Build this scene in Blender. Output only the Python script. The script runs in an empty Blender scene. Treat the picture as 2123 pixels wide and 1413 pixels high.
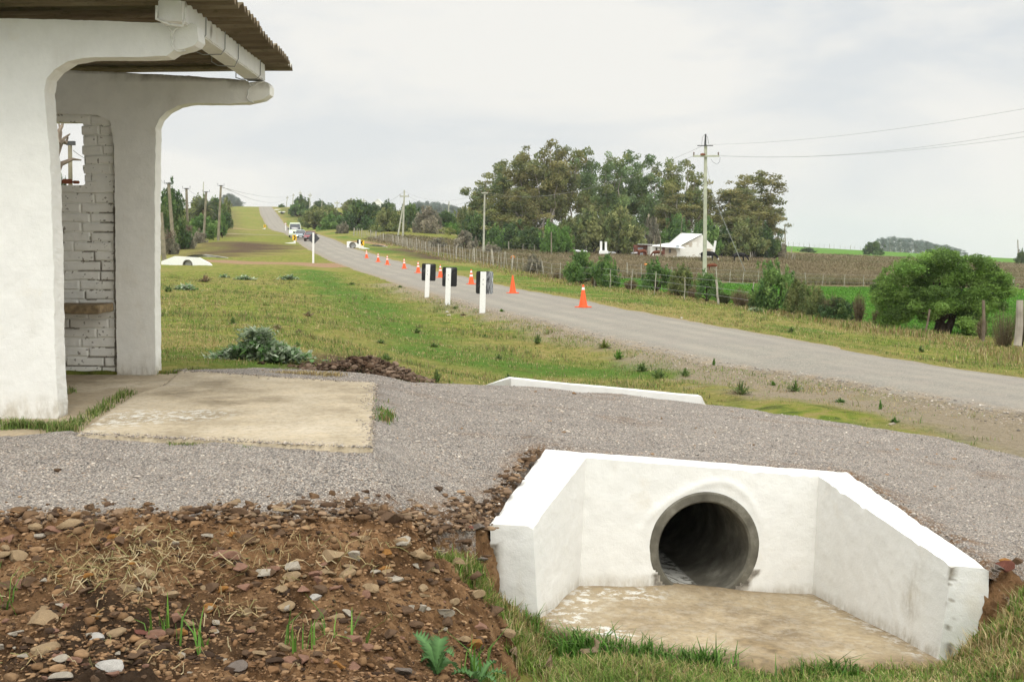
import bpy, bmesh, math, random
import numpy as np
from mathutils import Vector, Matrix
R = math.radians
random.seed(7)
rng = np.random.default_rng(11)
S = bpy.context.scene
COL = S.collection
# ---------------------------------------------------------------- camera
FPX, CX, CY, HOR = 2500.0, 1061.5, 706.5, 495.0
CAMZ = 2.2
PITCH = math.atan((CY - HOR) / FPX)
cam = bpy.data.cameras.new('camera'); camo = bpy.data.objects.new('camera', cam); COL.objects.link(camo)
camo.location = (0, 0, CAMZ); camo.rotation_euler = (R(90) - PITCH, 0, 0)
cam.sensor_width = 36; cam.lens = 36 * FPX / 2123.0; cam.clip_start = 0.05; cam.clip_end = 6000
S.camera = camo
# ---------------------------------------------------------------- world: overcast sky
SUN_EL, SUN_AZ = R(52), R(168)      # azimuth clockwise from +Y (the view direction)
W = bpy.data.worlds.new('World'); S.world = W; W.use_nodes = True
nt = W.node_tree; nt.nodes.clear()
def wn(t, **k):
    n = nt.nodes.new(t)
    for a, b in k.items(): setattr(n, a, b)
    return n
out = wn('ShaderNodeOutputWorld'); bg = wn('ShaderNodeBackground'); bg.inputs[1].default_value = 0.1
sky = wn('ShaderNodeTexSky', sky_type='NISHITA'); sky.sun_disc = False; sky.sun_elevation = SUN_EL; sky.sun_rotation = SUN_AZ
tc = wn('ShaderNodeTexCoord'); sp = wn('ShaderNodeSeparateXYZ')
nt.links.new(tc.outputs['Generated'], sp.inputs[0])
mp = wn('ShaderNodeMapping'); mp.inputs['Scale'].default_value = (1, 1, 3.2)
nt.links.new(tc.outputs['Generated'], mp.inputs[0])
n1 = wn('ShaderNodeTexNoise'); n1.inputs['Scale'].default_value = 3.1; n1.inputs['Detail'].default_value = 7; n1.inputs['Roughness'].default_value = .55; n1.inputs['Distortion'].default_value = .3
nt.links.new(mp.outputs[0], n1.inputs['Vector'])
up = wn('ShaderNodeMapRange'); up.interpolation_type = 'SMOOTHSTEP'
up.inputs[1].default_value = .16; up.inputs[2].default_value = .95; up.inputs[3].default_value = 9.6; up.inputs[4].default_value = 13.0
nt.links.new(sp.outputs[2], up.inputs[0])
cr = wn('ShaderNodeValToRGB'); e = cr.color_ramp.elements
e[0].position = .39; e[0].color = (.875, .902, .912, 1); e[1].position = .58; e[1].color = (1.02, 1.01, .965, 1)
nt.links.new(n1.outputs[0], cr.inputs[0])
mul = wn('ShaderNodeVectorMath', operation='SCALE')
sdv = (math.sin(SUN_AZ) * math.cos(SUN_EL), math.cos(SUN_AZ) * math.cos(SUN_EL), math.sin(SUN_EL))
dt = wn('ShaderNodeVectorMath', operation='DOT_PRODUCT'); nt.links.new(tc.outputs['Generated'], dt.inputs[0]); dt.inputs[1].default_value = sdv
gl = wn('ShaderNodeMapRange'); gl.interpolation_type = 'SMOOTHSTEP'; gl.inputs[1].default_value = -.35; gl.inputs[2].default_value = 1; gl.inputs[3].default_value = 1; gl.inputs[4].default_value = 2.0; nt.links.new(dt.outputs['Value'], gl.inputs[0])
sc2 = wn('ShaderNodeMath', operation='MULTIPLY'); nt.links.new(up.outputs[0], sc2.inputs[0]); nt.links.new(gl.outputs[0], sc2.inputs[1])
nt.links.new(cr.outputs[0], mul.inputs[0]); nt.links.new(sc2.outputs[0], mul.inputs['Scale'])
hz = wn('ShaderNodeMapRange'); hz.inputs[1].default_value = 0.0; hz.inputs[2].default_value = .2; hz.inputs[3].default_value = 0; hz.inputs[4].default_value = .12; nt.links.new(sp.outputs[2], hz.inputs[0])
gap = wn('ShaderNodeMapRange'); gap.inputs[1].default_value = .38; gap.inputs[2].default_value = .55; gap.inputs[3].default_value = 1; gap.inputs[4].default_value = 0; nt.links.new(n1.outputs[0], gap.inputs[0])
gm = wn('ShaderNodeMath', operation='MULTIPLY'); nt.links.new(hz.outputs[0], gm.inputs[0]); nt.links.new(gap.outputs[0], gm.inputs[1])
mx = wn('ShaderNodeMix', data_type='RGBA')
nt.links.new(gm.outputs[0], mx.inputs[0]); nt.links.new(mul.outputs[0], mx.inputs[6]); nt.links.new(sky.outputs[0], mx.inputs[7])
nt.links.new(mx.outputs[2], bg.inputs[0]); nt.links.new(bg.outputs[0], out.inputs[0])
sun = bpy.data.lights.new('sun', 'SUN'); sun.energy = 1.1; sun.angle = R(20); sun.color = (1, .965, .9)
so = bpy.data.objects.new('sun', sun); COL.objects.link(so)
sd = Vector((math.sin(SUN_AZ) * math.cos(SUN_EL), math.cos(SUN_AZ) * math.cos(SUN_EL), math.sin(SUN_EL)))
so.rotation_euler = sd.to_track_quat('Z', 'Y').to_euler()
S.view_settings.view_transform = 'Standard'; S.view_settings.look = 'None'; S.view_settings.gamma = 1; S.view_settings.exposure = -0.12
S.view_settings.use_curve_mapping = False
S.cycles.max_bounces = 6; S.cycles.diffuse_bounces = 3; S.cycles.transparent_max_bounces = 8
# ---------------------------------------------------------------- noise
def _h(ix, iy, iz, seed):
    h = (ix.astype(np.int64) * 374761393 + iy.astype(np.int64) * 668265263 + iz.astype(np.int64) * 2147483647 + seed * 1274126177) & 0xffffffff
    h = ((h ^ (h >> 13)) * 1274126177) & 0xffffffff
    h = (h ^ (h >> 16)) & 0xffffff
    return h / float(0xffffff)
def vnoise(x, y, z=0.0, seed=0):
    x = np.asarray(x, float); y = np.asarray(y, float); z = np.zeros_like(x) + z
    xi, yi, zi = np.floor(x), np.floor(y), np.floor(z); fx, fy, fz = x - xi, y - yi, z - zi
    fx = fx * fx * (3 - 2 * fx); fy = fy * fy * (3 - 2 * fy); fz = fz * fz * (3 - 2 * fz)
    r = 0
    for a in (0, 1):
        for b in (0, 1):
            for c in (0, 1):
                r = r + _h(xi + a, yi + b, zi + c, seed) * (fx if a else 1 - fx) * (fy if b else 1 - fy) * (fz if c else 1 - fz)
    return r * 2 - 1
def fbm(x, y, z=0.0, seed=0, oct=4, gain=.5):
    r = 0; a = 1; t = 0
    for i in range(oct):
        r = r + a * vnoise(np.asarray(x) * 2 ** i, np.asarray(y) * 2 ** i, np.asarray(z) * 2 ** i, seed + i); t += a; a *= gain
    return r / t
# ---------------------------------------------------------------- pixel <-> world (photo pixels, used to measure the place)
cp, spn = math.cos(PITCH), math.sin(PITCH)
def P(u, v, Y):
    a = (u - CX) / FPX; b = (CY - v) / FPX
    yd = cp + b * spn; zd = -spn + b * cp
    k = Y / yd
    return Vector((a * k, Y, CAMZ + zd * k))
def PZ(u, v, z):
    a = (u - CX) / FPX; b = (CY - v) / FPX
    yd = cp + b * spn; zd = -spn + b * cp
    k = (z - CAMZ) / zd
    return Vector((a * k, yd * k, z))
def SC(Y): return FPX / Y        # photo px per metre at depth Y
# ---------------------------------------------------------------- RBF heights in (x/Y, ln Y)
class RBF:
    def __init__(s, pts, smooth=1e-3):
        p = np.array([tuple(q) for q in pts], float)
        s.c = s.feat(p[:, 0], p[:, 1]); n = len(p)
        A = s.ker(s.c, s.c) + np.eye(n) * smooth * -1
        Q = np.hstack([np.ones((n, 1)), s.c]); M = np.zeros((n + 3, n + 3)); M[:n, :n] = A; M[:n, n:] = Q; M[n:, :n] = Q.T
        # heights are interpolated as angle-like z/Y so that far hills do not disturb near ground
        yy = np.maximum(p[:, 1], 4.0)
        rhs = np.concatenate([(p[:, 2] - CAMZ) / yy, [0, 0, 0]])
        s.w = np.linalg.solve(M, rhs)
    def feat(s, x, y):
        yy = np.maximum(y, 4.0)
        return np.stack([np.clip(x / yy, -1.3, 1.3) * 2.6, np.log(yy)], 1)
    def ker(s, a, b):
        d = np.sqrt(((a[:, None, :] - b[None, :, :]) ** 2).sum(2)); return -d
    def __call__(s, x, y):
        x = np.atleast_1d(np.asarray(x, float)).ravel(); y = np.atleast_1d(np.asarray(y, float)).ravel()
        f = s.feat(x, y); o = np.empty(len(x))
        for i in range(0, len(x), 20000):
            g = f[i:i + 20000]; o[i:i + 20000] = s.ker(g, s.c) @ s.w[:-3] + s.w[-3] + g @ s.w[-2:]
        return CAMZ + o * np.maximum(y, 4.0)
# ---------------------------------------------------------------- mesh helpers
def setp(o, label=None, cat=None, group=None, kind=None):
    if label: o['label'] = label
    if cat: o['category'] = cat
    if group: o['group'] = group
    if kind: o['kind'] = kind
    return o
def empty(name, loc, label=None, cat=None, group=None, rz=0):
    o = bpy.data.objects.new(name, None); COL.objects.link(o); o.location = loc; o.rotation_euler = (0, 0, rz); o.empty_display_size = .2
    return setp(o, label, cat, group)
def link(name, me, m=None, parent=None, loc=None):
    if m is not None and len(me.materials) == 0: me.materials.append(m)
    o = bpy.data.objects.new(name, me); COL.objects.link(o)
    if parent is not None:
        o.parent = parent
    if loc is not None: o.location = loc
    return o
def npmesh(name, V, F, tint=None, smooth=False, attrs=None):
    """V (n,3), F (m,k) uniform polygons"""
    me = bpy.data.meshes.new(name); V = np.asarray(V, np.float32); F = np.asarray(F, np.int32); k = F.shape[1]
    me.vertices.add(len(V)); me.vertices.foreach_set('co', V.ravel())
    me.loops.add(F.size); me.loops.foreach_set('vertex_index', F.ravel())
    me.polygons.add(len(F)); me.polygons.foreach_set('loop_start', np.arange(len(F), dtype=np.int32) * k)
    if smooth: me.polygons.foreach_set('use_smooth', np.ones(len(F), bool))
    for nm, arr in ([('tint', tint)] if tint is not None else []) + list((attrs or {}).items()):
        arr = np.asarray(arr, np.float32)
        if arr.ndim == 1: arr = np.stack([arr] * 3, 1)
        if arr.shape[1] == 3: arr = np.hstack([arr, np.ones((len(arr), 1), np.float32)])
        at = me.color_attributes.new(nm, 'FLOAT_COLOR', 'POINT'); at.data.foreach_set('color', arr.ravel())
    me.update(calc_edges=True); me.validate(); return me
def grid_faces(nr, nc, mask=None):
    i = np.arange(nr - 1)[:, None] * nc + np.arange(nc - 1)[None, :]
    F = np.stack([i, i + 1, i + nc + 1, i + nc], 2).reshape(-1, 4)
    if mask is not None: F = F[mask.reshape(-1)]
    return F
def compact(V, F, *arrs):
    u = np.unique(F); m = np.full(len(V), -1); m[u] = np.arange(len(u))
    return (V[u], m[F]) + tuple(a[u] for a in arrs)
class MB:
    def __init__(s): s.v = []; s.f = []
    def add(s, vs, fs):
        b = len(s.v); s.v += [tuple(v) for v in vs]; s.f += [tuple(b + i for i in f) for f in fs]; return s
    def box(s, c, d, rot=None, taper=1.0):
        x, y, z = [k / 2 for k in d]; vs = []
        for zz in (-z, z):
            t = taper if zz > 0 else 1
            for xx, yy in ((-x, -y), (x, -y), (x, y), (-x, y)): vs.append(Vector((xx * t, yy * t, zz)))
        if rot is not None: vs = [rot @ v for v in vs]
        vs = [v + Vector(c) for v in vs]
        return s.add(vs, [(0, 3, 2, 1), (4, 5, 6, 7), (0, 1, 5, 4), (1, 2, 6, 5), (2, 3, 7, 6), (3, 0, 4, 7)])
    def tube(s, pts, rad, n=8, cap=True):
        pts = [Vector(p) for p in pts]
        if not hasattr(rad, '__len__'): rad = [rad] * len(pts)
        b = len(s.v)
        for i, p in enumerate(pts):
            d = (pts[min(i + 1, len(pts) - 1)] - pts[max(i - 1, 0)]).normalized()
            a = d.orthogonal().normalized() if i == 0 else (a0 - d * a0.dot(d)).normalized()
            a0 = a; c = d.cross(a)
            for k in range(n):
                t = 2 * math.pi * k / n; s.v.append(tuple(p + (a * math.cos(t) + c * math.sin(t)) * rad[i]))
        for i in range(len(pts) - 1):
            for k in range(n):
                q = b + i * n; s.f.append((q + k, q + (k + 1) % n, q + n + (k + 1) % n, q + n + k))
        if cap:
            s.f.append(tuple(b + k for k in range(n))[::-1]); s.f.append(tuple(b + (len(pts) - 1) * n + k for k in range(n)))
        return s
    def prism(s, poly, ext):            # poly 3D ring, ext vector
        n = len(poly); ext = Vector(ext); a = [Vector(p) for p in poly]; vs = a + [p + ext for p in a]
        fs = [tuple(range(n))[::-1], tuple(range(n, 2 * n))] + [(i, (i + 1) % n, n + (i + 1) % n, n + i) for i in range(n)]
        return s.add(vs, fs)
    def lathe(s, c, prof, n=20, axis=None):
        b = len(s.v); c = Vector(c)
        for r, z in prof:
            for k in range(n):
                t = 2 * math.pi * k / n; p = Vector((r * math.cos(t), r * math.sin(t), z))
                if axis is not None: p = axis @ p
                s.v.append(tuple(c + p))
        for i in range(len(prof) - 1):
            for k in range(n):
                q = b + i * n; s.f.append((q + k, q + (k + 1) % n, q + n + (k + 1) % n, q + n + k))
        return s
    def mesh(s, name='m', smooth=False, bevel=0, sharp=35):
        me = bpy.data.meshes.new(name); me.from_pydata(s.v, [], s.f)
        bm = bmesh.new(); bm.from_mesh(me)
        bmesh.ops.recalc_face_normals(bm, faces=bm.faces)
        if bevel: bmesh.ops.bevel(bm, geom=list(bm.edges), offset=bevel, segments=2, affect='EDGES', clamp_overlap=True)
        bm.to_mesh(me); bm.free()
        if smooth:
            for p in me.polygons: p.use_smooth = True
            me.set_sharp_from_angle(angle=R(sharp))
        return me
    def build(s, name, m, parent=None, smooth=False, bevel=0):
        return link(name, s.mesh(name, smooth, bevel), m, parent)
def inpoly(x, y, poly):
    x = np.asarray(x); y = np.asarray(y); r = np.zeros(x.shape, bool); n = len(poly)
    for i in range(n):
        x1, y1 = poly[i][:2]; x2, y2 = poly[(i + 1) % n][:2]
        c = (y1 > y) != (y2 > y)
        with np.errstate(all='ignore'): r ^= c & (x < (x2 - x1) * (y - y1) / ((y2 - y1) if y2 != y1 else 1e-9) + x1)
    return r
def dpolyline(x, y, pts, closed=False):
    d = np.full(np.shape(x), 1e9); n = len(pts)
    for i in range(n if closed else n - 1):
        x1, y1 = pts[i][:2]; x2, y2 = pts[(i + 1) % n][:2]; dx, dy = x2 - x1, y2 - y1; L = dx * dx + dy * dy + 1e-12
        t = np.clip(((x - x1) * dx + (y - y1) * dy) / L, 0, 1); d = np.minimum(d, np.hypot(x - x1 - t * dx, y - y1 - t * dy))
    return d
def sdpoly(x, y, poly):                  # signed distance, negative inside
    d = dpolyline(x, y, poly, True); return np.where(inpoly(x, y, poly), -d, d)
def sstep(a, b, x):
    t = np.clip((x - a) / (b - a), 0, 1); return t * t * (3 - 2 * t)
# ---------------------------------------------------------------- materials
class NM:
    def __init__(s, name, rough=.9, spec=.2):
        s.m = bpy.data.materials.new(name); s.m.use_nodes = True; s.t = s.m.node_tree; s.b = s.t.nodes['Principled BSDF']
        s.b.inputs['Roughness'].default_value = rough; s.b.inputs['Specular IOR Level'].default_value = spec
        s.co = None
    def n(s, t, **k):
        x = s.t.nodes.new(t)
        for a, b in k.items(): setattr(x, a, b)
        return x
    def coord(s):
        if s.co is None: s.co = s.n('ShaderNodeTexCoord').outputs['Object']
        return s.co
    def l(s, a, b): s.t.links.new(a, b)
    def noise(s, scale, detail=5, rough=.55, stretch=None, vec=None, dist=0):
        x = s.n('ShaderNodeTexNoise'); x.inputs['Scale'].default_value = scale; x.inputs['Detail'].default_value = detail; x.inputs['Roughness'].default_value = rough; x.inputs['Distortion'].default_value = dist
        v = vec or s.coord()
        if stretch:
            mp = s.n('ShaderNodeMapping'); mp.inputs['Scale'].default_value = stretch; s.l(v, mp.inputs[0]); v = mp.outputs[0]
        s.l(v, x.inputs['Vector']); return x.outputs[0]
    def vor(s, scale, feature='F1', out='Distance', stretch=None, rnd=1.0):
        x = s.n('ShaderNodeTexVoronoi', feature=feature); x.inputs['Scale'].default_value = scale; x.inputs['Randomness'].default_value = rnd
        v = s.coord()
        if stretch:
            mp = s.n('ShaderNodeMapping'); mp.inputs['Scale'].default_value = stretch; s.l(v, mp.inputs[0]); v = mp.outputs[0]
        s.l(v, x.inputs['Vector']); return x.outputs[out]
    def ramp(s, fac, stops, interp='LINEAR'):
        x = s.n('ShaderNodeValToRGB'); x.color_ramp.interpolation = interp; e = x.color_ramp.elements
        while len(e) < len(stops): e.new(.5)
        for i, (p, c) in enumerate(stops):
            e[i].position = p
            if not hasattr(c, '__len__'): c = (c, c, c)
            e[i].color = (*c[:3], 1)
        s.l(fac, x.inputs[0]); return x.outputs[0]
    def mix(s, fac, a, b, mode='MIX'):
        x = s.n('ShaderNodeMix', data_type='RGBA', blend_type=mode)
        for sock, v in ((x.inputs[0], fac), (x.inputs[6], a), (x.inputs[7], b)):
            if hasattr(v, 'is_output') or hasattr(v, 'links'): s.l(v, sock)
            elif hasattr(v, '__len__'): sock.default_value = (*v[:3], 1)
            else: sock.default_value = v
        return x.outputs[2]
    def math(s, op, a, b=None, clamp=False):
        x = s.n('ShaderNodeMath', operation=op, use_clamp=clamp)
        for i, v in enumerate((a, b)):
            if v is None: continue
            if hasattr(v, 'links'): s.l(v, x.inputs[i])
            else: x.inputs[i].default_value = v
        return x.outputs[0]
    def attr(s, name):
        x = s.n('ShaderNodeAttribute', attribute_name=name); return x.outputs['Color']
    def sep(s, c):
        x = s.n('ShaderNodeSeparateColor'); s.l(c, x.inputs[0]); return x.outputs
    def color(s, c):
        if hasattr(c, 'links'): s.l(c, s.b.inputs['Base Color'])
        else: s.b.inputs['Base Color'].default_value = (*c, 1)
    def bump(s, h, strength=.5, dist=.01):
        x = s.n('ShaderNodeBump'); x.inputs['Strength'].default_value = strength; x.inputs['Distance'].default_value = dist
        s.l(h, x.inputs['Height']); s.l(x.outputs[0], s.b.inputs['Normal'])
def simple(name, c, rough=.6, spec=.4, var=.15, scale=8, metal=0, bump=0, bscale=40):
    k = NM(name, rough, spec); k.b.inputs['Metallic'].default_value = metal
    f = k.noise(scale, 4); lo = [x * (1 - var) for x in c]; hi = [min(1, x * (1 + var)) for x in c]
    k.color(k.ramp(f, [(.3, lo), (.7, hi)]))
    if bump: k.bump(k.noise(bscale, 4), bump, .005)
    return k.m
M = {}
# whitewashed render / concrete
def whitewash(name, c, stain=.5, rust=.0):
    k = NM(name, .75, .25)
    big = k.noise(1.7, 6, .6); mid = k.noise(9, 6, .65); fine = k.noise(70, 3)
    a = k.ramp(mid, [(.30, [x * .93 for x in c]), (.62, c)])
    g = k.ramp(big, [(.50, 0.0), (.78, stain)])
    a = k.mix(g, a, (.60, .60, .56))
    if rust: a = k.mix(k.ramp(k.noise(3.1, 5, .6), [(.60, 0.0), (.74, rust)]), a, (.62, .50, .30))
    # thin vertical brush streaks and specks where the paint has gone
    sp_ = k.ramp(k.noise(46, 4, .7), [(.70, 0.0), (.74, .55)]); a = k.mix(sp_, a, (.33, .31, .27))
    at = k.sep(k.attr('bare')); a = k.mix(k.math('MULTIPLY', at[1], k.ramp(k.noise(11, 7, .7, stretch=(1.6, 1.6, .6)), [(.40, .25), (.60, 1.0)])), a, k.ramp(k.noise(7, 5), [(.35, (.30, .255, .18)), (.65, (.52, .47, .38))]))
    a = k.mix(at[0], a, k.ramp(k.noise(30, 5), [(.35, (.12, .105, .085)), (.65, (.34, .31, .26))]))
    k.color(a)
    h = k.math('ADD', k.math('MULTIPLY', k.noise(22, 6, .6), .7), k.math('MULTIPLY', k.noise(6, 4, .5, stretch=(1, 1, 1.3)), .6))
    k.bump(k.math('ADD', h, k.math('MULTIPLY', k.noise(140, 3), .25)), .5, .012); return k.m
M['white'] = whitewash('whitewash', (.775, .765, .725), .30, .22)
M['white_old'] = whitewash('old_whitewash', (.85, .83, .765), .28, .14)
M['white_clean'] = simple('white_paint', (.80, .80, .77), .55, .3, .06, 14, 0, .25, 60)
# concrete pipe
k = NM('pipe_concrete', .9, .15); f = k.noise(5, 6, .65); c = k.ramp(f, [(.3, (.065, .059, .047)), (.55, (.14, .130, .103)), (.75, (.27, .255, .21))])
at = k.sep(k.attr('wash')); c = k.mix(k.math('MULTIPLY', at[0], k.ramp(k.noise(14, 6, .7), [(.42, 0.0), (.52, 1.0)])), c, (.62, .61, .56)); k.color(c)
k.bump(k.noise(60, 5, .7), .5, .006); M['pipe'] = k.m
# apron / slab concretes
def slabmat(name, a1, a2, a3, white=.5):
    k = NM(name, .88, .2)
    b1 = k.noise(1.1, 6, .6); b2 = k.noise(3.2, 7, .62, dist=.4); b3 = k.noise(26, 5, .7)
    c = k.ramp(b1, [(.32, a1), (.5, a2), (.68, a3)])
    c = k.mix(k.ramp(b2, [(.46, 0.0), (.66, .75)]), c, [x * 1.28 for x in a2])
    c = k.mix(k.math('MULTIPLY', k.ramp(b3, [(.35, 1.0), (.55, 0.0)]), .35), c, [x * .55 for x in a1])
    w = k.sep(k.attr('wash'))
    sp2 = k.ramp(k.noise(14, 7, .75, stretch=(1, 1, 1)), [(.50, 0.0), (.57, white)])
    c = k.mix(k.math('MULTIPLY', w[0], sp2), c, (.72, .71, .66))
    gr = k.ramp(k.noise(40, 3, .7), [(.67, 0.0), (.71, .8)]); c = k.mix(gr, c, (.10, .085, .06))
    c = k.mix(w[1], c, k.ramp(k.noise(20, 5), [(.35, (.15, .11, .065)), (.65, (.30, .22, .12))]))
    k.color(c); k.bump(k.math('ADD', b3, k.noise(120, 3)), .4, .008); return k.m
M['slab'] = slabmat('slab_concrete', (.24, .19, .12), (.43, .355, .245), (.56, .48, .36), .95)
M['apron'] = slabmat('apron_concrete', (.22, .165, .10), (.36, .285, .18), (.44, .37, .26), .95)
# gravel
def gravelmat(name, pal, sc=75, far=False, dust=(.37, .33, .285), dustamt=.35):
    k = NM(name, .9, .25)
    v = k.n('ShaderNodeTexVoronoi', feature='F1'); v.inputs['Scale'].default_value = sc; k.l(k.coord(), v.inputs['Vector'])
    s_ = k.sep(v.outputs['Color'])
    c = k.ramp(s_[0], [(i / len(pal), p) for i, p in enumerate(pal)], 'CONSTANT')
    dk = k.ramp(v.outputs['Distance'], [(.38, 1.0), (.78, .42)]); c = k.mix(1.0, c, dk, 'MULTIPLY')
    c = k.mix(k.math('MULTIPLY', k.ramp(k.noise(.9, 6, .6), [(.42, 0.0), (.68, 1.0)]), dustamt), c, dust)
    c = k.mix(k.ramp(k.noise(4.5, 5, .65), [(.40, .25), (.62, 0.0)]), c, (.10, .09, .085))
    at = k.sep(k.attr('mask')); earth = k.ramp(k.noise(12, 6, .7), [(.35, (.10, .055, .025)), (.65, (.24, .13, .055))])
    c = k.mix(k.math('MULTIPLY', at[0], k.ramp(k.noise(9, 6, .75), [(.42, 0.0), (.56, 1.0)])), c, earth)
    k.color(c)
    h = k.math('ADD', k.ramp(v.outputs['Distance'], [(0, 1.0), (.85, 0.0)]), k.math('MULTIPLY', k.noise(7, 5), 1.2))
    k.bump(h, .9, .012); return k.m
GP = [(.27, .243, .215), (.51, .445, .375), (.40, .343, .29), (.62, .55, .47), (.335, .304, .272), (.46, .37, .295), (.18, .161, .143), (.54, .49, .43), (.41, .355, .305)]
M['gravel'] = gravelmat('gravel', GP, 98)
# road: chip seal with worn wheel tracks
k = NM('road_chip_seal', .88, .25)
v = k.n('ShaderNodeTexVoronoi', feature='F1'); v.inputs['Scale'].default_value = 60; k.l(k.coord(), v.inputs['Vector'])
s_ = k.sep(v.outputs['Color']); c = k.ramp(s_[0], [(0, (.17, .160, .138)), (.25, (.255, .236, .195)), (.5, (.213, .197, .165)), (.75, (.32, .297, .243))], 'CONSTANT')
ln = k.sep(k.attr('lane'))      # r: wheel track, g: edge looseness
c = k.mix(k.math('MULTIPLY', ln[0], k.ramp(k.noise(.5, 6, .6, stretch=(1, .35, 1)), [(.35, .15), (.62, .85)])), c, (.335, .305, .245))
c = k.mix(k.math('MULTIPLY', k.ramp(k.noise(.35, 6, .6), [(.40, 0.0), (.65, 1.0)]), .5), c, (.235, .21, .185))
c = k.mix(k.math('MULTIPLY', k.ramp(k.noise(2.3, 6, .7), [(.48, 0.0), (.62, 1.0)]), .35), c, (.33, .28, .225))
c = k.mix(k.math('MULTIPLY', ln[1], k.ramp(k.noise(3, 6, .7), [(.38, 0.0), (.58, .8)])), c, (.30, .235, .155))
k.color(c); k.bump(k.math('ADD', v.outputs['Distance'], k.noise(5, 4)), .5, .01); M['road'] = k.m
# ground
k = NM('ground', .95, .1)
mA = k.sep(k.attr('maskA')); mB = k.sep(k.attr('maskB'))
g1 = k.noise(.55, 7, .62); g2 = k.noise(2.6, 7, .65); g3 = k.noise(13, 6, .7); g4 = k.noise(60, 4, .7)
grass = k.ramp(g2, [(.36, (.045, .075, .012)), (.45, (.125, .185, .024)), (.53, (.22, .245, .038)), (.62, (.30, .245, .085))])
grass = k.mix(k.ramp(g1, [(.42, .0), (.62, .8)]), grass, k.ramp(g3, [(.35, (.12, .13, .022)), (.65, (.34, .275, .085))]))
grass = k.mix(mA[0], grass, k.ramp(g3, [(.34, (.14, .125, .030)), (.5, (.28, .225, .075)), (.66, (.42, .33, .15))]))
lush = k.ramp(g3, [(.32, (.045, .10, .012)), (.6, (.10, .20, .025)), (.75, (.17, .24, .05))]); grass = k.mix(k.math('MULTIPLY', mB[2], k.ramp(g2, [(.33, .3), (.5, 1.0)])), grass, lush)
earth = k.ramp(g3, [(.30, (.035, .024, .014)), (.5, (.095, .062, .036)), (.68, (.19, .13, .08))])
c = k.mix(mA[1], grass, earth)
red = k.ramp(g3, [(.32, (.25, .15, .085)), (.6, (.36, .235, .14)), (.8, (.44, .32, .21))]); c = k.mix(mA[2], c, red)
sand = k.ramp(g3, [(.30, (.22, .165, .09)), (.5, (.36, .275, .165)), (.7, (.42, .34, .235))])
sv = k.vor(70, out='Color'); sand = k.mix(.45, sand, k.ramp(k.sep(sv)[0], [(0, (.17, .155, .145)), (.3, (.27, .24, .21)), (.6, (.36, .32, .28)), (.85, (.22, .17, .11))], 'CONSTANT'))
c = k.mix(mB[0], c, sand)
weed = k.ramp(g3, [(.32, (.09, .075, .034)), (.55, (.19, .155, .080)), (.72, (.26, .22, .12))]); c = k.mix(mB[1], c, weed)
crop = k.ramp(k.noise(5, 5, .6, stretch=(.4, 2, 1)), [(.35, (.075, .175, .018)), (.65, (.13, .27, .035))])
at = k.sep(k.attr('maskC')); c = k.mix(at[0], c, crop)
c = k.mix(k.ramp(g4, [(.34, .5), (.5, 0.0)]), c, k.mix(1.0, c, (.35, .38, .3), 'MULTIPLY'))
k.color(c)
k.bump(k.math('ADD', k.math('MULTIPLY', g3, .6), k.math('MULTIPLY', g4, .6)), .9, .05); M['ground'] = k.m
# dug earth
k = NM('dug_earth', .98, .08)
a = k.noise(5, 8, .68); b = k.noise(1.2, 6, .6); cc_ = k.noise(38, 6, .75)
c = k.ramp(a, [(.34, (.060, .032, .015)), (.46, (.17, .092, .043)), (.57, (.29, .165, .080)), (.70, (.42, .265, .140))])
at = k.sep(k.attr('mask'))
c = k.mix(k.math('MULTIPLY', at[0], k.ramp(b, [(.42, 0.0), (.55, .85)])), c, (.030, .022, .016))
c = k.mix(k.ramp(cc_, [(.30, .8), (.47, 0.0)]), c, (.035, .022, .013)); c = k.mix(k.ramp(cc_, [(.62, 0.0), (.72, .5)]), c, (.36, .26, .165))
k.color(c); k.bump(k.math('ADD', cc_, k.noise(110, 4, .8)), 1.0, .015); M['earth'] = k.m
# attribute-tinted leaf / stone materials
def tinted(name, rough=.7, trans=0.0, spec=.25, bump=0, sat=None, noise=None):
    k = NM(name, rough, spec); c = k.attr('tint')
    if noise: c = k.mix(k.ramp(k.noise(noise, 6, .7), [(.32, .75), (.6, 0.0)]), c, k.mix(1.0, c, (.45, .42, .38), 'MULTIPLY'))
    k.color(c)
    if bump: k.bump(k.noise(bump, 6, .7), .8, .01)
    if trans:
        tr = k.n('ShaderNodeBsdfTranslucent'); k.l(c, tr.inputs['Color']); mxs = k.n('ShaderNodeMixShader'); mxs.inputs[0].default_value = trans
        k.l(k.b.outputs[0], mxs.inputs[1]); k.l(tr.outputs[0], mxs.inputs[2]); k.l(mxs.outputs[0], k.t.nodes['Material Output'].inputs['Surface'])
    return k.m
M['leaf'] = tinted('leaf', .6, .42)
M['blade'] = tinted('blade', .65, .3)
M['stone'] = tinted('stone', .9, 0, .2, 40, noise=22)
M['bark'] = simple('bark', (.17, .135, .10), .95, .1, .45, 3, 0, .8, 12)
M['bark_pale'] = simple('pale_bark', (.36, .32, .27), .9, .1, .35, 2, 0, .5, 12)
M['bark_dark'] = simple('dark_bark', (.045, .034, .026), .95, .1, .4, 3, 0, .8, 12)
M['pole_concrete'] = simple('pole_concrete', (.42, .42, .33), .85, .2, .22, 2.5, 0, .3, 30)
M['pole_wood'] = simple('pole_wood', (.23, .205, .145), .9, .15, .3, 2.5, 0, .5, 20)
M['post'] = simple('weathered_post', (.36, .335, .27), .95, .1, .35, 5, 0, .5, 20)
M['wire'] = simple('wire', (.30, .30, .29), .5, .4, .1)
M['wire_white'] = simple('painted_wire', (.66, .65, .60), .6, .3, .2, 20)
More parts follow.
